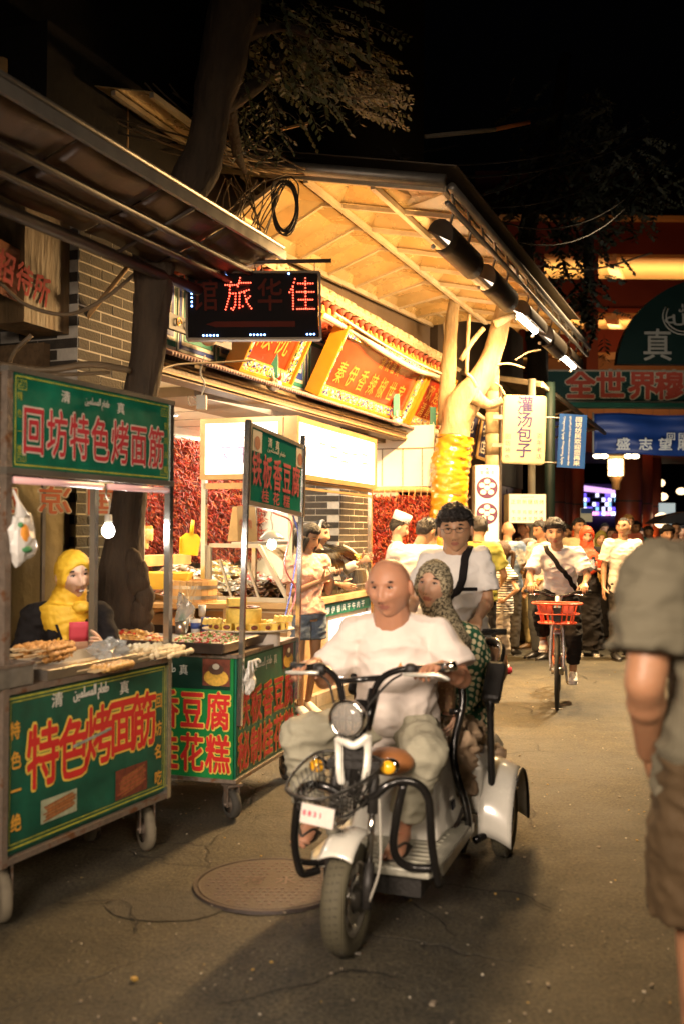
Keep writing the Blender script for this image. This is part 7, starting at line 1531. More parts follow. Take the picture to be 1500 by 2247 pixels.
# number plate
pc=TP(697,1790,-.19); pl=bpy.data.objects.new('number_plate',MB().bb((-.062,-.003,-.035),(.062,.003,.035)).mesh('number_plate',M('plate_white',(.75,.68,.62),rough=.4,var=.1,vs=20))); link(pl); pl.parent=tk; pl.matrix_local=Matrix.Translation(pc)@Matrix.Rotation(.12,4,'Y')
mb=MB(); line_text(mb,'8831',-.012,.004,.020,.026,.026,-.0045,0,.06); mb.build('plate_marks',M('plate_pink',(.72,.10,.16),rough=.5),pl)
part('plate_bracket',WP,MB().bar(TP(722,1792,-.15),TP(730,1830,.0),.04,.012)); part('plate_bracket',STEEL,MB().bar(TP(705,1800,-.17),TP(755,1832,.02),.03,.008))
# crash bars
def bar_(pts,nm='crash_bar',r=.0165): part(nm,BT,MB().tube(cr([TP(*p) for p in pts],5),r,12))
bar_([(790,1765,.06),(826,1742,.06),(850,1722,.07),(885,1713,.10),(918,1723,.12),(938,1752,.14),(943,1800,.16),(946,1850,.20),(953,1900,.24),(962,1943,.28)])
bar_([(884,1722,.11),(875,1760,.12),(866,1810,.14),(862,1855,.17),(872,1886,.20),(900,1903,.24),(948,1906,.26)])
bar_([(745,1740,.05),(712,1725,.04),(680,1722,.05),(659,1742,.07),(651,1790,.09),(647,1840,.13),(652,1885,.17),(662,1915,.19),(680,1915,.22),(700,1908,.25)])
bar_([(655,1890,.18),(690,1893,.24),(730,1890,.28)],r=.013)
# floorboard
DUSTY=M('floor_aluminium',(.46,.45,.37),rough=.45,metal=.35,var=.3,vs=9,bump=.25,bs=45)
fb=MB(); PZ=[(-.24,.26),(.24,.26),(.27,.34),(.27,.98),(-.27,.98),(-.27,.34)]; fb.prism(PZ,.035,Matrix.Translation((0,0,.205))); part('floorboard',DUSTY,fb,bevel=.008)
me=MB().box((0,0,0),(.42,.012,.004)).mesh('tread_rib',DUSTY); kids(tk,'tread_rib',me,[Matrix.Translation((0,.30+.05*i,.2425)) for i in range(13)])
part('battery_tray',BPL,MB().bb((-.20,.30,.12),(.20,1.10,.203))); part('sill_strip',ALU,MB().bb((.268,.36,.195),(.276,.98,.235)))
# body under the driver's seat and rear body
def loft(secs,m,nm,n=0):
    mb=MB(); vs=[];K=len(secs[0])
    for s_ in secs: vs+=s_
    fs=[(j*K+i,j*K+(i+1)%K,(j+1)*K+(i+1)%K,(j+1)*K+i) for j in range(len(secs)-1) for i in range(K)]+[tuple(range(K-1,-1,-1)),tuple(range((len(secs)-1)*K,len(secs)*K))]
    mb.add(vs,fs,0,False); return part(nm,m,mb,bevel=.02)
loft([[(-.20,.60,.242),(.20,.60,.242),(.23,1.06,.242),(-.23,1.06,.242)],[(-.155,.74,.50),(.155,.74,.50),(.19,1.05,.50),(-.19,1.05,.50)],[(-.14,.77,.535),(.14,.77,.535),(.17,1.04,.535),(-.17,1.04,.535)]],WP,'seat_pedestal')
mb=MB(); mb.T=TF.inverted()@Matrix(); 
part('pedestal_mark',M('decal_dark',(.03,.03,.05)),MB().box((.207,.86,.34),(.004,.06,.035),R=Matrix.Rotation(-.12,3,'Y')))
sd=MB().sphere((0,.88,.565),(.17,.20,.05),20,12); part('driver_seat',M('seat_black',(.02,.018,.016),rough=.5,bump=.2,bs=90),sd)
loft([[(-.29,1.06,.25),(.29,1.06,.25),(.29,1.62,.25),(-.29,1.62,.25)],[(-.30,1.04,.46),(.30,1.04,.46),(.30,1.66,.46),(-.30,1.66,.46)],[(-.27,1.06,.52),(.27,1.06,.52),(.27,1.62,.52),(-.27,1.62,.52)]],WP,'rear_body')
part('body_seam',M('seam_dark',(.05,.045,.04)),MB().bb((.302,1.16,.26),(.304,1.168,.50))); part('rear_bench',M('bench_tan',(.22,.14,.08),rough=.6),MB().box((0,1.35,.56),(.50,.40,.08)),bevel=.02)
for s in (-1,1):
    def rg(u,v): a=math.radians(-8+196*u); r=.262; x=s*(.285+.15*v); return V((x,TL-math.cos(a)*r*1.02,.20+math.sin(a)*r-.05*v*v))
    part('rear_mudguard',WP,MB().grid(rg,22,6),solid=.008)
    P_=[V((s*.285,TL,.20))]+[rg(k/22,0) for k in range(23)]; part('mudguard_side',WP,MB().add(P_,[tuple(range(len(P_)))]),solid=.006)
    part('mudguard_trim',BPL,MB().tube([rg(k/22,1.0)+V((s*.002,0,0)) for k in range(8,23)],.008,6))
    part('side_reflector',CHR,MB().sphere((s*.438,TL-.12,.36),(.006,.012,.012),8,6))
part('rear_axle',STEEL,MB().tube([(-.34,TL,.2),(.34,TL,.2)],.02,10))
# side frame tubes with arm pads
def tb(pts,r=.017,nm='side_frame'): part(nm,BT,MB().tube(cr(pts,6),r,12))
for s in (1,-1):
    A_=[TP(1006,1476,1.02),TP(1014,1530,1.0),TP(1009,1570,.98),TP(997,1620,.96),TP(994,1665,.93),TP(1003,1710,.90),TP(1020,1765,.90),TP(1026,1815,.92),TP(1012,1868,.92)]
    tb([V((s*p.x,p.y,p.z)) for p in A_],.018)
    B_=[TP(1066,1405,1.50),TP(1088,1408,1.45),TP(1100,1425,1.38),TP(1092,1470,1.22),TP(1076,1530,1.12),TP(1075,1600,1.12),TP(1077,1700,1.12),TP(1076,1790,1.10),TP(1070,1825,1.06),TP(1040,1845,1.0)]
    tb([V((p.x*s,p.y,p.z)) for p in B_],.017)
    P0_=TP(1090,1455,1.24);P1_=TP(1074,1540,1.10); part('arm_pad',BPL,MB().bar(V((P0_.x*s,P0_.y,P0_.z)),V((P1_.x*s,P1_.y,P1_.z)),.055,.09,up=(s,0,0)),bevel=.02)
tb([(-.30,1.50,.98),(0,1.62,1.02),(.30,1.50,.98)],.015,'back_rail'); part('frame_link',BT,MB().tube([TP(985,1562,.98),TP(1012,1560,.98)],.015,8))
BRL=M('brown_leather',(.24,.13,.065),rough=.42,var=.15,vs=8,bump=.15,bs=60)
part('backrest',BRL,MB().sphere((.19,1.52,.86),(.15,.06,.125),22,14).sphere((-.15,1.52,.86),(.17,.06,.125),22,14))
# brown handbag held between driver and passenger
hbg=thing('handbag','brown leather handbag with small pale motifs on the passenger\'s lap','handbag',TF@Matrix.Translation(TP(968,1520,1.02))@Matrix.Rotation(.05,4,'Y'))
MB().bb((-.065,-.04,-.085),(.06,.05,.075)).build('bag_body',BRL,hbg,bevel=.02); MB().bb((-.068,-.046,.02),(.063,.055,.082)).build('flap',BRL,hbg,bevel=.012)
mb=MB()
for i in range(5):
    for j in range(5): x=-.05+.024*i+(.012 if j%2 else 0); z=-.07+.033*j; mb.add([(x-.004,-.0475,z),(x,-.0475,z-.005),(x+.004,-.0475,z),(x,-.0475,z+.005)],[(0,1,2,3)])
mb.build('motif',M('bag_motif',(.42,.28,.12),rough=.4),hbg,kind='stuff')
# ================================================================ THE TWO RIDERS OF THE TRICYCLE
PINKW=M('tee_ivory',(.74,.66,.60),rough=.8,var=.04,vs=3,bump=.25,bs=12); KHAKI=M('trouser_khaki',(.36,.34,.25),rough=.85,var=.10,vs=4,bump=.3,bs=14)
ov={'pelvis':TP(868,1592,.84),'waist':TP(870,1535,.80),'chest':TP(872,1450,.72),'neck':TP(860,1356,.66),'head':TP(853,1288,.58),
 'shR':TP(774,1390,.68),'shL':TP(960,1394,.72),'elR':TP(712,1492,.64),'elL':TP(1012,1490,.66),'wrR':TP(692,1455,.43),'wrL':TP(968,1462,.47),
 'hipR':TP(832,1588,.80),'hipL':TP(908,1590,.84),'knR':TP(660,1618,.46),'knL':TP(930,1652,.40),'anR':TP(688,1838,.55),'anL':TP(882,1838,.50)}
ov['anR'].z=.318; ov['anL'].z=.318
def ex(mb,J): mb.sphere(J['waist']+V((0,-.05,-.01)),(.175,.15,.15),16,12); mb.sphere(J['chest']+V((0,-.03,-.02)),(.165,.125,.13),16,12)
gR=(HL[0]-HL[1]).normalized(); gL=(HB[0]-HB[1]).normalized()
root,J,HM=person('bald heavy man in an ivory t-shirt driving the white tricycle, hands on the bars',TF,1.70,ov,b=1.10,tone='ruddy',head=(-6,11,-2),hair=None,fat=1.7,neckr=1.2,
 top=dict(mat=PINKW,sleeve=.80,hem=.10,loose=.022,extra=ex,fold=.009,ff=5.5),bot=dict(kind='trousers',mat=KHAKI,loose=.030,len=.90,fold=.011,ff=6,flare=1.15),shoes='sandal',vox=.0085,res=64,seed=2,headk=1.06,armr=1.1,
 hd={'R':((-.35,-.85,-.05),(0,-.15,-1),-1,.75,1.05),'L':((-.25,-.9,.05),(0,-.15,-1),1,.75,1.05)})
decal(root,'chest_badge',M('badge_orange',(.5,.22,.06)),MB().add([(-.013,0,-.01),(.013,0,-.01),(0,0,.014)],[(0,1,2)]),J['chest']+V((.05,0,.0)),.35)
for s_ in 'RL':
    a=J['an'+s_]; MB().tube([a+V((0,-.19,-.072)),a+V((0,-.10,-.072)),a+V((0,0,-.072)),a+V((0,.05,-.072))],[(.035,.006),(.048,.007),(.038,.007),(.02,.006)],14,xa=(1,0,0)).build('sandal_sole',M('sandal_dark',(.05,.035,.025)),root)
    for sg in (-1,1): MB().tube(cr([a+V((.002,-.15,-.045)),a+V((sg*.03,-.09,-.028)),a+V((sg*.045,-.03,-.058))],4),.006,6).build('sandal_strap',M('sandal_dark'),root)
# polka dots
DOT=M('green_polka',(.015,.10,.045),rough=.75,var=0,bump=.15,bs=20); n,l,b_=nodes(DOT)
tc=n.new('ShaderNodeTexCoord'); mp=n.new('ShaderNodeMapping'); mp.inputs['Rotation'].default_value=(.62,.0,.78); l.new(tc.outputs['Object'],mp.inputs[0]); vo=n.new('ShaderNodeTexVoronoi'); vo.inputs['Scale'].default_value=29; vo.inputs['Randomness'].default_value=0; l.new(mp.outputs[0],vo.inputs['Vector'])
r=n.new('ShaderNodeValToRGB'); r.color_ramp.elements[0].position=.40; r.color_ramp.elements[0].color=(.66,.58,.36,1); r.color_ramp.elements[1].position=.43; r.color_ramp.elements[1].color=(.012,.085,.04,1); l.new(vo.outputs['Distance'],r.inputs[0]); l.new(r.outputs[0],b_.inputs['Base Color'])
LEO=M('scarf_speckle',(.22,.18,.10),rough=.85,var=0); n,l,b_=nodes(LEO)
tc=n.new('ShaderNodeTexCoord'); t=n.new('ShaderNodeTexNoise'); t.inputs['Scale'].default_value=110; t.inputs['Detail'].default_value=3; l.new(tc.outputs['Object'],t.inputs['Vector']); r=n.new('ShaderNodeValToRGB'); r.color_ramp.elements[0].position=.43; r.color_ramp.elements[0].color=(.045,.035,.02,1); r.color_ramp.elements[1].position=.55; r.color_ramp.elements[1].color=(.36,.31,.20,1); l.new(t.outputs['Fac'],r.inputs[0]); l.new(r.outputs[0],b_.inputs['Base Color'])
ov={'pelvis':TP(990,1580,1.40),'waist':TP(992,1520,1.38),'chest':TP(1000,1440,1.32),'neck':TP(972,1372,1.26),'head':TP(950,1285,1.18),
 'shR':TP(925,1402,1.28),'shL':TP(1024,1398,1.34),'elR':TP(915,1490,1.22),'elL':TP(1042,1500,1.30),'wrR':TP(930,1560,1.08),'wrL':TP(1005,1570,1.12),
 'hipR':TP(960,1590,1.38),'hipL':TP(1012,1590,1.40),'knR':TP(930,1640,1.08),'knL':TP(1005,1640,1.10),'anR':TP(920,1760,1.02),'anL':TP(1000,1760,1.03)}
BEIGE2=M('skirt_tan',(.38,.27,.17),rough=.8,var=.15,vs=6,bump=.4,bs=16)
root,J,HM=person('woman passenger in green polka-dot blouse and speckled tan headscarf on the tricycle',TF,1.60,ov,b=1.12,tone='fair',head=(-8,-2,4),hair=None,fem=1,
 top=dict(mat=DOT,sleeve=1.8,hem=.14,loose=.022,name='blouse',fold=.006,collar=0),bot=dict(kind='trousers',mat=BEIGE2,loose=.055,len=.95,fold=.022,ff=10),shoes=(M('shoe_dark',(.03,.02,.015)),M('sole_dark',(.02,.015,.01))),vox=.010,res=56,seed=4,headk=1.0)
N=J['neck'];Hd=J['head']
hijab(HM,LEO,root,[(Hd+V((0,.02,-.05)),(.075,.085)),(Hd+V((.01,.03,-.11)),(.075,.075)),(N+V((0,.0,-.0)),(.095,.085)),(N+V((.0,-.02,-.06)),(.145,.12)),(N+V((0,-.035,-.12)),(.15,.125)),(N+V((.01,-.05,-.17)),(.09,.10))],.0075,3,.0035)
# beige folded blanket / skirt hem at her side
sk_=MB(); random.seed(6)
for k,(px,py,yl,r) in enumerate([(1030,1600,1.35,.075),(1042,1640,1.38,.085),(1058,1680,1.35,.06),(1035,1690,1.25,.07),(1020,1650,1.25,.07),(985,1722,.98,.06),(1005,1742,1.0,.05),(1090,1655,1.45,.05)]): sk_.sphere(TP(px,py,yl),(r,r,r*.9),12,9)
remesh(sk_,.010,2,.020,11,8).build('skirt_gathers',BEIGE2,root)
# ================================================================ BICYCLES
def bicycle(lab,T,col,forkcol,basket=False,tyrec=None):
    b_=thing('bicycle',lab,'bicycle',T); R=.335; FR_=M('frame_'+col[0],col[1],rough=.3,coat=.4,var=.05); FK=M('fork_'+forkcol[0],forkcol[1],rough=.25,metal=.5,var=.05)
    for y in (0,1.06):
        w=thing_part('wheel',b_,Matrix.Translation((0,y,R)))
        MB().tube([(0,(R-.016)*math.cos(a),(R-.016)*math.sin(a)) for a in [2*PI*k/40 for k in range(40)]],.020,8,closed=True).build('tyre',tyrec or M('bike_tyre',(.03,.028,.025),rough=.7),w)
        MB().tube([(0,(R-.042)*math.cos(a),(R-.042)*math.sin(a)) for a in [2*PI*k/40 for k in range(40)]],.011,6,closed=True).build('rim',M('rim_orange',(.62,.16,.06),rough=.35) if basket else ALU,w)
        for k in range(5): a=2*PI*k/5+.3; MB().bar((0,0,0),(0,(R-.05)*math.cos(a),(R-.05)*math.sin(a)),.012,.03,up=(1,0,0)).build('spoke',FR_ if basket else ALU,w)
        MB().lathe([(0,-.05),(.03,-.05),(.03,.05),(0,.05)],R=RY,n=14).build('hub',ALU,w)
    for s in (-1,1): MB().tube(cr([(s*.055,0,R),(s*.055,.02,.52),(s*.045,.06,.70),(s*.02,.075,.74)],4),.014,8).build('fork_blade',FK,b_)
    MB().tube([(0,.07,.70),(0,.13,.98)],.022,10).build('head_tube',FK,b_); MB().tube([(0,.09,.80),(0,.48,.34)],.024,10).build('down_tube',FR_,b_); MB().tube([(0,.48,.32),(0,.66,.90)],.02,10).build('seat_tube',FR_,b_); MB().tube([(0,.10,.84),(0,.58,.62)],.02,10).build('top_tube',FR_,b_)
    for s in (-1,1): MB().tube([(s*.03,.48,.32),(s*.06,1.06,R)],.012,8).build('chain_stay',FR_,b_); MB().tube([(s*.03,.60,.68),(s*.06,1.06,R)],.010,8).build('seat_stay',FR_,b_)
    MB().sphere((0,.68,.93),(.085,.13,.035),14,9).build('saddle',BPL,b_)
    MB().tube(cr([(-.28,.20,1.02),(-.18,.15,1.02),(-.08,.13,.99),(0,.13,.98),(.08,.13,.99),(.18,.15,1.02),(.28,.20,1.02)],4),.012,10).build('handlebar',BT,b_)
    for s in (-1,1): MB().tube([(s*.17,.155,1.02),(s*.29,.205,1.02)],.018,10).build('grip',BPL,b_); MB().tube([(s*.15,.12,1.0),(s*.25,.12,.99)],.007,6).build('brake_lever',CHR,b_)
    MB().lathe([(0,-.012),(.085,-.012),(.09,0),(.085,.012),(0,.012)],c=(.04,.48,.32),R=RY,n=24).build('chain_ring',BPL,b_)
    for s,z in ((-1,.15),(1,-.15)): MB().bar((s*.07,.48,.32),(s*.08,.44,.32+z),.015,.03).build('crank',ALU,b_); MB().bb((s*.08,.39,.31+z),(s*.17,.48,.335+z)).build('pedal',M('pedal_yellow',(.25,.18,.03)),b_)
    MB().grid(lambda u,v:(lambda a:V(((-.03+.06*v),-math.cos(a)*(R+.02),R+math.sin(a)*(R+.02))))(math.radians(70+95*u)),12,4).build('mudguard',FK,b_,solid=.004)
    if basket:
        OB=M('basket_orange',(.80,.12,.05),rough=.35,var=.08); k_=thing_part('basket',b_,Matrix())
        tp=[(-.17,-.17),(.17,-.17),(.17,.06),(-.17,.06)]; bt_=[(-.13,-.14),(.13,-.14),(.13,.05),(-.13,.05)]
        for z,P_,r in ((.93,tp,.009),(.84,[((a[0]+c[0])/2,(a[1]+c[1])/2) for a,c in zip(tp,bt_)],.006),(.76,bt_,.008)): MB().tube(cr([(p[0],p[1],z) for p in P_],4,True),r,6,closed=True).build('rim_wire',OB,k_)
        for i in range(4):
            for q in range(7):
                t_=(q+.5)/7; a=V((*tp[i],.93)).lerp(V((*tp[(i+1)%4],.93)),t_); c=V((*bt_[i],.76)).lerp(V((*bt_[(i+1)%4],.76)),t_); MB().bar(a,c,.010,.007).build('slat',OB,k_)
        MB().bb((-.14,-.165,.85),(-.05,-.158,.92)).build('front_plate',OB,k_); MB().bb((.05,-.165,.85),(.14,-.158,.92)).build('front_plate',OB,k_); MB().bb((-.13,-.14,.755),(.13,.05,.763)).build('floor',OB,k_); MB().bb((-.03,-.17,.78),(.03,.06,.90)).build('lock_box',BPL,k_)
    return b_
# ================================================================ PEOPLE IN THE STREET
def at_g(px,D,rz=0):
    c=at(px,1165,D); return frame((c.x,c.y,0),math.radians(rz))
WTEE=M('tee_white',(.76,.73,.70),rough=.8,var=.03,vs=3,bump=.25,bs=12); WTEE2=M('tee_warm_white',(.74,.68,.60),rough=.8,var=.03,bump=.25,bs=12)
BLKT=M('cloth_black',(.012,.010,.010),spec=.2,rough=.9,var=.3,vs=5,bump=.3,bs=14); DKTR=M('trousers_dark',(.030,.025,.022),rough=.8,var=.3,vs=5,bump=.3,bs=14)
def cl(n,c,**k): return M('cloth_'+n,c,rough=.8,var=k.pop('var',.1),vs=4,bump=.3,bs=14,**k)
WSH=(M('shoe_white',(.72,.70,.66),rough=.5,var=.05),M('sole_white',(.66,.63,.58),rough=.6)); BSH=(M('shoe_black',(.02,.018,.018),rough=.4),M('sole_dark',(.02,.015,.01))); NSH=(M('shoe_brown',(.16,.09,.04),rough=.5),M('sole_brown',(.08,.05,.03)))
# ---- rider with glasses behind the tricycle
D3=5.75; T3=at_g(988,D3,-6)
def LP(T,px,py,yl): return inpl(T,px,py,yl)
bicycle('dark bicycle of the man with glasses, mostly hidden by the tricycle',T3@Matrix.Translation((.0,-.62,0)),('black',(.02,.02,.02)),('black',(.02,.02,.02)))
ov={'pelvis':(.03,.02,.97),'waist':(.03,-.03,1.10),'chest':LP(T3,998,1282,-.10),'neck':LP(T3,998,1212,-.12),'head':LP(T3,998,1163,-.17),'shR':LP(T3,944,1232,-.10),'shL':LP(T3,1052,1226,-.12),
 'elR':LP(T3,905,1320,-.12),'elL':LP(T3,1068,1322,-.14),'wrR':(-.24,-.40,1.05),'wrL':LP(T3,1046,1358,-.36),'hipR':(-.07,.02,.93),'hipL':(.12,.02,.93),'knR':(-.10,-.32,.66),'knL':(.16,-.30,.58),'anR':(-.10,-.18,.30),'anL':(.16,-.18,.16)}
root,J,HM=person('young man with thin glasses, white tee and black shoulder strap riding behind the tricycle',T3,1.74,ov,b=1.06,tone='mid',head=(-6,8,-3),hair=('messy',None),fat=.7,
 top=dict(mat=WTEE,sleeve=.75,loose=.020,fold=.007),bot=dict(kind='trousers',mat=cl('navy',(.02,.02,.035)),loose=.02),shoes=BSH,vox=.009,res=60,seed=11,headk=1.02,neckr=1.2,
 hd={'R':((0,-.9,-.3),(0,-.2,-1),-1,.8),'L':((-.2,-.8,-.45),(0,-.3,-1),1,.7)})
glasses(HM,root)
c=J['chest']; strap([J['shL']+V((-.055,.03,.045)),J['shL']+V((-.085,-.10,.01)),c+V((.03,-.165,.0)),c+V((-.06,-.165,-.10)),c+V((-.15,-.09,-.18))],.022,BLKT,root,'shoulder_strap',(.6,0,.6))
decal(root,'chest_print',BLKT,MB().grid(lambda u,v:V((-.045+.09*u,0,-.01+.02*v)),6,2),c+V((.075,0,-.02)))
MB().prism([(-.02,0),(.02,.0),(.0,-.022)],.003,Matrix.Translation(J['shL']+V((.045,-.065,-.075)))@XZ).build('sleeve_mark',cl('grey_mark',(.12,.12,.14)),root)
# ---- cyclist on the orange basket bicycle
w0=gnd(1221,1556); TC=frame((w0.x,w0.y,0),math.radians(-13)); bicycle('silver and orange shared bicycle with an orange front basket',TC@Matrix.Translation((0,.33,0))@Matrix.Translation((0,-.33,0)),('orange',(.70,.15,.05)),('silver',(.62,.62,.64)),True)
ov={'pelvis':(.02,.66,.99),'waist':(.02,.60,1.10),'chest':(0.01,.50,1.255),'neck':(.0,.44,1.40),'head':LP(TC,1216,1172,.38),'shR':(-.165,.46,1.36),'shL':(.175,.46,1.36),
 'elR':(-.255,.38,1.15),'elL':(.265,.38,1.15),'wrR':(-.235,.25,1.085),'wrL':(.235,.25,1.085),'hipR':(-.08,.64,.95),'hipL':(.10,.64,.95),'knR':(-.155,.32,.80),'knL':(.145,.42,.60),'anR':(-.13,.50,.54),'anL':(.135,.50,.26)}
root,J,HM=person('slim young man in white tee with black crossbody strap riding the orange basket bicycle',TC,1.72,ov,b=.92,tone='mid',head=(2,2,-3),hair=('messy',None),
 top=dict(mat=WTEE,sleeve=.8,loose=.020,hem=.12,fold=.008),bot=dict(kind='trousers',mat=BLKT,loose=.020,len=.88,fold=.007),shoes=WSH,vox=.010,res=56,seed=13,headk=1.02,hd={'R':((.05,-.85,-.35),(0,-.25,-1),-1,1.0),'L':((-.05,-.85,-.35),(0,-.25,-1),1,1.0)})
c=J['chest']; strap([J['shR']+V((.05,.02,.055)),J['shR']+V((.075,-.10,.01)),c+V((-.01,-.150,-.005)),c+V((.08,-.135,-.12)),c+V((.15,-.05,-.20)),c+V((.17,.05,-.24))],.022,BLKT,root,'crossbody_strap',(-.6,0,.6))
mb=MB(); fit(mb,'Tomorrow',0,0,.14,.026,0,0,0,whole=True); decal(root,'chest_print',M('print_grey',(.16,.15,.15)),mb,c+V((-.015,0,-.03)))
# ---- walking man in white tee with line print
TW_=at_g(1366,12.2,6)
root,J,HM=person('man in glasses walking, white tee with thin line print and dark trousers',TW_,1.73,{'knR':(-.11,-.03,.50),'anR':(-.12,-.02,.085),'anL':(.10,.16,.12),'knL':(.10,.03,.50),'wrR':(-.27,-.06,.87),'wrL':(.25,.04,.87)},tone='mid',head=(-42,-2,0),hair=('buzz',None),top=dict(mat=WTEE2,sleeve=.75,loose=.024,fold=.008,hem=.13),bot=dict(kind='trousers',mat=DKTR,loose=.022),shoes=BSH,vox=.012,res=48,seed=14)
glasses(HM,root)
mb=MB(); 
for z in (.09,-.09): [mb.bar((-.10+.02*q,0,z-.0005*q),(-.08+.02*q,0,z-.0005*q-.0005),.003,.004) for q in range(10)]
for x in (-.04,): mb.bar((x,0,-.09),(x,0,.09),.003,.003,up=(0,1,0))
decal(root,'line_print',M('print_grey'),mb,J['chest']+V((0,0,-.04)))['kind']='stuff'
# ---- woman in red scarf looking at her phone
TR_=at_g(1286,12.6,-4)
ov={'wrR':(-.06,-.27,1.10),'wrL':(.06,-.27,1.10),'elR':(-.20,-.06,1.06),'elL':(.20,-.06,1.06)}
RS=M('scarf_red',(.66,.07,.02),rough=.6,var=.12,vs=5,bump=.3,bs=14); RS2=M('scarf_pattern',(.55,.22,.15),rough=.7,var=.6,vs=90)
root,J,HM=person('woman in a bright red headscarf and long black dress looking at her phone',TR_,1.62,ov,tone='fair',head=(0,18,0),hair=None,fem=1,top=dict(mat=BLKT,sleeve=1.3,loose=.02,name='dress_top',collar=0),bot=dict(kind='robe',mat=BLKT,z=.10,fold=.014,ff=5),shoes=WSH,vox=.012,seed=15,hd={'R':((.5,-.5,.3),(.4,.2,.9),-1,.6),'L':((-.5,-.5,.3),(-.4,.2,.9),1,.6)})
N=J['neck'];Hd=J['head']; hijab(HM,RS,root,[(Hd+V((0,.02,-.06)),(.08,.08)),(N+V((0,.0,.0)),(.095,.09)),(N+V((0,-.0,-.06)),(.175,.12)),(N+V((0,-.0,-.16)),(.215,.15)),(N+V((.02,-.0,-.27)),(.20,.145)),(N+V((.05,.0,-.33)),(.14,.12))],.011,5,.004)
ph=MB().box((0,0,0),(.075,.009,.145)); PHM=M('phone_black',(.02,.02,.025),rough=.2)
def phone(T,lab):
    p=thing('phone',lab,'phone',T); MB().box((0,0,0),(.074,.009,.148)).build('phone_body',PHM,p,bevel=.003); MB().box((0,.0055,0),(.066,.001,.135)).build('screen',M('phone_screen',(.5,.6,.8),emit=1.2,ecol=(.6,.7,1)),p)
phone(TR_@Matrix.Translation((0,-.36,1.16))@Matrix.Rotation(-.7,4,'X'),'dark phone held by the woman in the red headscarf')
# ---- woman with olive headscarf
TO_=at_g(1317,13.8,-8); root,J,HM=person('smiling woman in an olive green headscarf and black clothes',TO_,1.56,None,tone='fair',head=(4,4,6),hair=None,fem=1,fat=.7,smile=1,top=dict(mat=BLKT,sleeve=1.8,name='dress_top',collar=0),bot=dict(kind='robe',mat=BLKT,z=.15),shoes=(M('shoe_tan',(.5,.32,.16)),M('sole_brown')),vox=.014,seed=16)
N=J['neck'];Hd=J['head']; hijab(HM,M('scarf_olive',(.13,.12,.02),rough=.6,var=.15),root,[(Hd+V((0,.02,-.06)),(.08,.08)),(N,(.09,.085)),(N+V((0,-.0,-.07)),(.17,.12)),(N+V((0,0,-.14)),(.15,.12))],.012,6,.004)
tag(MB().sphere((0,0,0),(.09,.05,.12),12,8).build('patterned_bag',M('bag_pattern',(.5,.3,.08),rough=.6,var=.8,vs=60),loc=TO_@V((-.02,-.2,.95))),'patterned orange and white bag carried behind the red-scarfed woman','bag')
# ---- girl in pink with phone by the stall
TG=at_g(676,8.35,38)
PINKT=M('tee_pink_pattern',(.68,.40,.32),rough=.8,var=.25,vs=26,col2=(.78,.66,.55),c2=(.52,.6),bump=.2,bs=14); DENIM=M('denim',(.13,.17,.24),rough=.85,var=.3,vs=30,bump=.3,bs=90)
ov={'wrR':(-.02,-.24,1.15),'wrL':(.08,-.25,1.16),'elR':(-.20,-.02,1.03),'elL':(.20,-.03,1.03),'anR':(-.10,-.05,.09),'anL':(.08,.10,.09),'knR':(-.10,-.03,.50),'knL':(.085,.0,.50)}
root,J,HM=person('girl with black bob in pink blouse and denim shorts reading her phone by the stall',TG,1.60,ov,tone='mid',head=(22,24,0),hair=('bob',None),fem=1,top=dict(mat=PINKT,sleeve=.7,loose=.02,hem=.02,fold=.007),bot=dict(kind='shorts',mat=DENIM,loose=.03,len=.30,fold=.006),shoes=WSH,vox=.010,res=52,seed=17,hd={'R':((.3,-.7,.3),(.3,.1,.9),-1,.55),'L':((-.3,-.7,.25),(-.3,.1,.9),1,.55)})
for s_ in 'RL':
    a=J['an'+s_]; mb=MB()
    for sg in (-1,1): mb.bar(a+V((sg*.045,-.02,-.05)),a+V((sg*.042,-.10,-.075)),.008,.012,up=(1,0,0)); mb.bar(a+V((sg*.046,-.02,-.07)),a+V((sg*.044,-.09,-.055)),.008,.010,up=(1,0,0))
    mb.build('shoe_stripe',M('stripe_red',(.5,.04,.03)),root,kind='stuff')
phone(TG@Matrix.Translation((.03,-.33,1.20))@Matrix.Rotation(-.75,4,'X'),'dark phone held by the girl in pink')
tag(MB().sphere((0,0,0),(.05,.03,.09),10,8).build('small_bag',BLKT,loc=TG@V((-.16,.10,.98))),'small black bag at the hip of the girl in pink','bag')
# ---- headband woman inside the stall
THB=at_g(700,9.55,70); root,J,HM=person('stall woman with white headband and black hair scooping snacks behind the case',THB,1.63,{'elL':(.25,-.15,1.16),'wrL':(.22,-.36,1.26),'elR':(-.24,-.1,1.1),'wrR':(-.2,-.3,1.05)},tone='fair',head=(0,10,0),hair=('short',None),fem=1,top=dict(mat=WTEE2,sleeve=1.7,loose=.02),bot=dict(kind='trousers',mat=DKTR),shoes=BSH,vox=.013,res=48,seed=18)
mb=MB(); mb.T=HM; mb.tube([(.094*math.cos(a),-.02+.012*math.sin(a),.012+.118*math.sin(a)) for a in [PI*k/20 for k in range(21)]],[(.016,.010)]*21,10); mb.build('headband',M('band_white',(.8,.78,.72)),root)
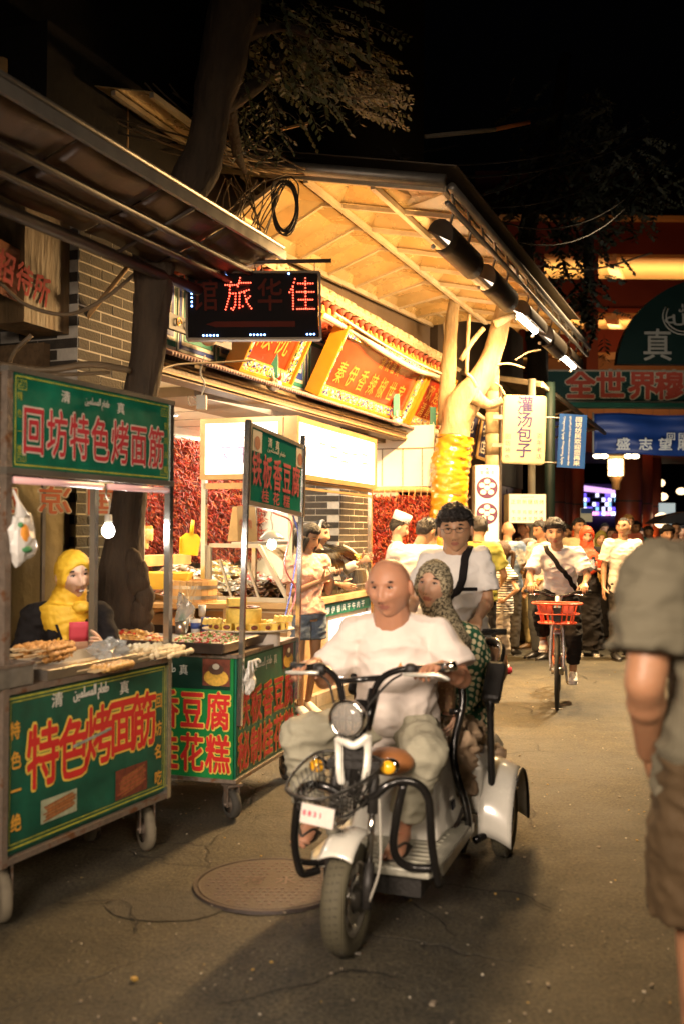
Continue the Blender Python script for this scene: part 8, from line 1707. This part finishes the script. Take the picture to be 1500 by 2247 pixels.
# ---- vendor in yellow scarf
TV=at_g(150,5.2,26)
APR=[M('apron_red',(.55,.05,.07),rough=.7),M('apron_tan',(.36,.18,.09),rough=.7),M('apron_brown',(.12,.05,.03),rough=.7)]
ov={'head':(0.02,-.06,1.315),'neck':(0,-.01,1.16),'chest':(0,0,1.02),'waist':(0,.02,.85),'pelvis':(0,.05,.72),'shR':(-.175,.01,1.11),'shL':(.175,.0,1.11),'elR':(-.225,.0,.86),'elL':(.21,-.10,.90),'wrR':(-.16,-.22,.90),'wrL':(.12,-.28,.96),'hipR':(-.09,.05,.69),'hipL':(.09,.05,.69),'knR':(-.1,-.25,.50),'knL':(.1,-.25,.50),'anR':(-.1,-.05,.085),'anL':(.1,-.05,.085)}
root,J,HM=person('smiling vendor in a yellow headscarf, black tee and colour-block apron behind the near cart',TV,1.60,ov,b=1.02,tone='fair',head=(12,10,-8),hair=None,fem=1,fat=.6,smile=1,top=dict(mat=BLKT,sleeve=.8,loose=.02,fold=.006,collar=0),bot=dict(kind='trousers',mat=DKTR),shoes=BSH,vox=.009,res=60,seed=19,headk=1.05)
YS=M('scarf_yellow',(.70,.42,.025),rough=.6,var=.12,vs=5,bump=.25,bs=14); N=J['neck'];Hd=J['head']
hijab(HM,YS,root,[(Hd+V((0,.03,-.06)),(.075,.08)),(N+V((0,.01,.0)),(.10,.09)),(N+V((-.01,-.02,-.05)),(.15,.11)),(N+V((-.03,-.05,-.12)),(.10,.09)),(N+V((-.03,-.075,-.22)),(.06,.06)),(N+V((-.03,-.08,-.30)),(.035,.04))],.0075,7,.0035)
mb=MB(); crumple(mb,N+V((.05,-.11,-.01)),(.05,.035,.035),5,14,10,.3); remesh(mb,.006,2).build('scarf_knot',YS,root)
for k,(x,z,w,h) in enumerate([(.03,1.03,.10,.10),(.045,.935,.11,.09),(-.05,.94,.09,.10),(-.01,.84,.2,.09)]): MB().grid(lambda u,v:V((x-w/2+w*u,-.150-.012*math.cos((x-w/2+w*u)*9)-.004*v,z-h/2+h*v)),4,3).build('apron_block',APR[(0,1,2,2)[k]],root,solid=.004)
for sg in (-1,1): MB().tube(cr([N+V((sg*.08,-.05,-.03)),N+V((sg*.075,-.12,-.10)),V((sg*.05,-.152,.98))],4),.008,6).build('apron_strap',BLKT,root)
# ---- the right foreground man, back to the camera, cut by the picture edge
TB=at_g(1624,2.52,184)
GREY=M('tee_grey_olive',(.125,.110,.072),rough=.85,var=.08,vs=3,bump=.2,bs=12)
person('tall man seen from behind at the right edge, grey-green tee and brown shorts',TB,1.80,{'elL':(.275,.07,1.185),'wrL':(.20,-.10,.98),'elR':(-.26,.06,1.17),'wrR':(-.24,-.05,.93),'shL':(.215,.02,1.455),'shR':(-.20,.02,1.455)},b=1.12,tone='tan',head=(0,10,0),hair=('short',None),top=dict(mat=GREY,sleeve=.74,loose=.024,fold=.014,ff=5.5,hem=.09),bot=dict(kind='shorts',rise=.0,mat=cl('brown_short',(.070,.042,.016)),loose=.045,len=.44,fold=.008),shoes=BSH,vox=.010,seed=20,armr=1.22)
# ---- striped girl, hand on hip
SAND=None
STR=M('stripes_bw',(.7,.66,.6),rough=.8,var=0,bump=.2,bs=14); n,l,b_=nodes(STR); tc=n.new('ShaderNodeTexCoord'); wv_=n.new('ShaderNodeTexWave'); wv_.wave_type='BANDS'; wv_.bands_direction='Z'; wv_.inputs['Scale'].default_value=11.5; wv_.inputs['Distortion'].default_value=.3
l.new(tc.outputs['Object'],wv_.inputs['Vector']); r=n.new('ShaderNodeValToRGB'); r.color_ramp.interpolation='CONSTANT'; r.color_ramp.elements[0].color=(.03,.025,.025,1); r.color_ramp.elements[1].position=.42; r.color_ramp.elements[1].color=(.72,.67,.58,1); l.new(wv_.outputs['Fac'],r.inputs[0]); l.new(r.outputs[0],b_.inputs['Base Color'])
TS=at_g(1102,11.0,-88); k_=1.42/1.72
root,J,HM=person('young girl in striped black and white top with long hair, hand on hip, red shoes',TS,1.42,{'elL':(.30,.10,.93),'wrL':(.15,-.02,.80),'wrR':(-.18,-.10,.75)},b=.9,tone='mid',head=(-5,0,0),hair=('long',HBRN),fem=1,top=dict(mat=STR,sleeve=.6,loose=.026,hem=.16,fold=.006),bot=dict(kind='trousers',mat=cl('grey_beige',(.40,.34,.27)),loose=.035,len=.82,fold=.008),shoes=(M('shoe_redblue',(.45,.03,.06),rough=.5,var=.1,col2=(.04,.07,.4),c2=(.5,.56)),M('sole_red',(.6,.06,.08))),vox=.010,res=46,seed=21,headk=1.06)
for s_ in 'RL':
    a=J['an'+s_]; MB().tube([a+V((0,0,.03)),a+V((0,0,-.03))],.036,12).build('sock',WTEE,root)
# ---- chef and customers under the chilli frame
TCf=at_g(872,10.3,92); root,J,HM=person('cook in white tee and tall white cap in profile before the chilli frame',TCf,1.70,{'elL':(.22,-.08,1.12),'wrL':(.16,-.28,1.0),'elR':(-.22,-.05,1.12),'wrR':(-.18,-.28,1.0)},tone='fair',head=(0,22,0),hair=('short',None),top=dict(mat=WTEE,sleeve=.8,loose=.02),bot=dict(kind='trousers',mat=DKTR),shoes=BSH,vox=.013,seed=22)
mb=MB(); mb.T=HM; mb.lathe([(.0,.165),(.080,.165),(.086,.16),(.084,.075),(.080,.070)],c=(0,.012,-.005),n=28,sx=.95,sy=1.12); mb.build('cap',M('cap_white',(.8,.79,.75),rough=.7),root)
def crowd(lab,px,D,rz,H,top,bot,hair=('short',None),head=(0,0,0),tone='mid',fem=0,**k):
    ov=k.pop('ov',None); shoes=k.pop('shoes',BSH); sl=k.pop('sl',.7); b=k.pop('b',1.0); loose=k.pop('loose',.022)
    return person(lab,at_g(px,D,rz),H,ov,b=b,tone=tone,head=head,hair=hair,fem=fem,top=dict(mat=top,sleeve=sl,loose=loose,fold=.007),bot=dict(kind=k.pop('bk','trousers'),mat=bot,loose=.022),shoes=shoes,vox=k.pop('vox',.014),res=36,seed=int(px)%97,group=k.pop('grp','people in the far crowd'),**k)
G_='customers gathered at the snack shops'
reach={'elL':(.24,-.10,1.10),'wrL':(.14,-.30,1.02),'elR':(-.24,-.10,1.10),'wrR':(-.14,-.3,1.02)}
crowd('customer in white shirt with backpack straps bending toward the white-capped cook',912,8.9,160,1.68,WTEE2,DKTR,head=(-25,25,0),b=1.08,grp=G_,ov={**reach,'head':(-.06,-.12,1.55),'neck':(0,-.05,1.40)})
crowd('dark-haired customer behind the white-shirted customer, near the yellow wrapped tree',945,9.7,170,1.66,WTEE,DKTR,head=(0,10,0),grp=G_)
r_,J,HM=crowd('man from behind in yellow-green shirt beside the rider with glasses',1050,10.4,150,1.70,cl('lime',(.25,.25,.05)),BLKT,head=(30,20,0),grp=G_,b=1.08,ov=reach)
MB().lathe([(.158,-.02),(.165,-.02),(.165,.02),(.158,.02)],c=J['pelvis']+V((0,0,.06)),n=28,sy=.8).build('belt',BLKT,r_)
crowd('man in pale yellow tee looking down to the left, cropped hair',1074,11.8,-75,1.71,cl('pale_yellow',(.72,.68,.40)),DKTR,head=(0,25,0),hair=('buzz',HBRN),grp=G_,tone='tan',ov=reach)
crowd('bald man seen from behind in a blue patterned shirt',1112,12.6,150,1.68,cl('blue_pattern',(.12,.18,.30),col2=(.5,.5,.5),c2=(.5,.56),var=.5),DKTR,hair=None,head=(35,22,0),grp=G_,b=1.1,ov=reach)
r_,J,HM=crowd('grey-haired man in striped polo and khaki trousers with brown shoulder bag',1150,13.3,-70,1.72,cl('fine_stripe',(.62,.52,.44)),cl('khaki2',(.42,.34,.17)),head=(0,18,0),hair=('short',HGR),grp=G_,shoes=NSH,tone='tan',ov={'elL':(.24,-.06,1.12),'wrL':(.10,-.30,1.16)},loose=.028)
strap([J['shR']+V((.03,0,.07)),J['shR']+V((0,-.10,-.02)),J['chest']+V((0,-.15,-.1)),J['chest']+V((.12,-.10,-.26)),J['pelvis']+V((.20,0,.06))],.018,M('strap_tan',(.34,.18,.05)),r_,'bag_strap',(.7,0,.7))
tag(MB().sphere((0,0,0),(.05,.09,.10),12,8).build('shoulder_bag',M('strap_tan'),loc=at_g(1150,13.3,-70)@V((.19,-.06,.98))),'tan shoulder bag of the grey-haired man','bag')
r_,J,HM=crowd('man with dark hair in grey striped shirt half hidden behind the cyclist',1186,12.2,-60,1.68,cl('grey_stripe',(.50,.45,.40)),cl('dark_grey',(.06,.06,.06)),head=(-10,15,0),grp=G_,tone='tan',b=1.08,ov={'wrL':(.2,-.2,.95)})
MB().lathe([(.030,-.012),(.036,-.012),(.036,.012),(.030,.012)],c=J['wrL']+V((0,0,.03)),n=16).build('wristwatch',LEAF,r_)
crowd('dark-haired person between the cyclist and the cream-shirted man',1240,14.6,-30,1.66,cl('black_top',(.03,.03,.03)),DKTR,head=(0,10,0))
crowd('man in open cream shirt behind the red-scarfed woman',1268,14.0,5,1.74,cl('cream',(.66,.56,.34)),DKTR,head=(18,0,0),sl=.8)
crowd('woman with dark hair beyond the olive headscarf',1341,16.0,-20,1.62,cl('grey_top',(.16,.15,.15)),DKTR,hair=('long',None),head=(10,-4,0),fem=1,tone='fair')
crowd('short-haired man in navy top far behind the notice board',1325,19.5,0,1.72,cl('navy_top',(.03,.03,.06)),DKTR,vox=.018)
crowd('tall person with fair hair behind the man in line-print tee',1376,15.2,12,1.82,cl('dull_red',(.3,.08,.05)),DKTR,hair=('flat',HBLD),tone='fair')
crowd('young person in teal tee behind the fair-haired one',1393,17.0,10,1.74,cl('teal_top',(.04,.22,.24)),DKTR)
crowd('child with reddish hair beside the line-print tee man',1390,14.2,0,1.42,cl('yellow_print',(.55,.3,.08)),DKTR,hair=('bob',M('hair_auburn',(.25,.12,.04))),fem=1,tone='fair')
crowd('man in white tee far back, left of the dark tee rider',1421,17.6,0,1.66,WTEE2,DKTR,hair=('flat',None))
crowd('young man in dark olive tee leaning forward on his bicycle',1446,13.6,6,1.62,cl('dark_olive',(.055,.055,.035)),DKTR,hair=('messy',None),b=1.05,ov={'head':(.02,-.20,1.52),'neck':(0,-.12,1.38),'elL':(.29,-.08,1.10),'wrL':(.25,-.30,1.0),'elR':(-.29,-.08,1.10),'wrR':(-.25,-.3,1.0)})
r_,J,HM=crowd('balding man with glasses in pale pink shirt at far right',1480,16.6,0,1.72,cl('pale_pink',(.60,.48,.44)),DKTR,hair=('buzz',None),tone='fair'); glasses(HM,r_)
crowd('person in black at the far right behind the pink shirt',1496,18.6,-10,1.68,BLKT,DKTR,vox=.018)
crowd('heavy man in pink tee far behind, right of the dark olive tee',1462,20.5,0,1.66,cl('dusty_pink',(.45,.25,.25)),DKTR,vox=.018)
crowd('woman in dark top between the line-print tee man and the white tee',1405,19.5,0,1.63,cl('plum',(.08,.03,.05)),DKTR,hair=('long',None),fem=1,vox=.018)
# loose boxes and a small table beside the girl's feet: rough kerb rubble
rb=MB(); random.seed(15)
c=gnd(705,1502)
for k in range(26): rb.box(c+V((random.uniform(-.28,.18),random.uniform(-.12,.3),random.uniform(.02,.10))),(random.uniform(.05,.12),random.uniform(.05,.12),random.uniform(.03,.08)),R=Matrix.Rotation(random.uniform(0,3),3,'Z')@Matrix.Rotation(random.uniform(-.4,.4),3,'X'))
tag(rb.build('kerb_rubble',M('rubble',(.30,.22,.13),var=.3,vs=15,bump=.5),kind='stuff'),'broken stone rubble by the kerb behind the girl\'s feet','rubble')
# a low goods barrow behind the crowd
bw=thing('goods_barrow','low stall barrow with pans behind the striped girl','barrow',at_g(1128,13.6,20))
MB().bb((-.45,-.3,.45),(.45,.3,.85)).build('tub',M('barrow_brown',(.20,.13,.06),rough=.6,var=.3),bw); MB().bb((-.5,-.35,.85),(.5,.35,.90)).build('top',INOX,bw)
for x in (-.35,.35): MB().tube([(x-.0,-.32,.22),(x,-.28,.22)],.22,20).build('wheel',RUB,bw)
# tidy up
bpy.data.scenes.remove(scratch)
for m in [m for m in bpy.data.meshes if m.users==0]: bpy.data.meshes.remove(m)
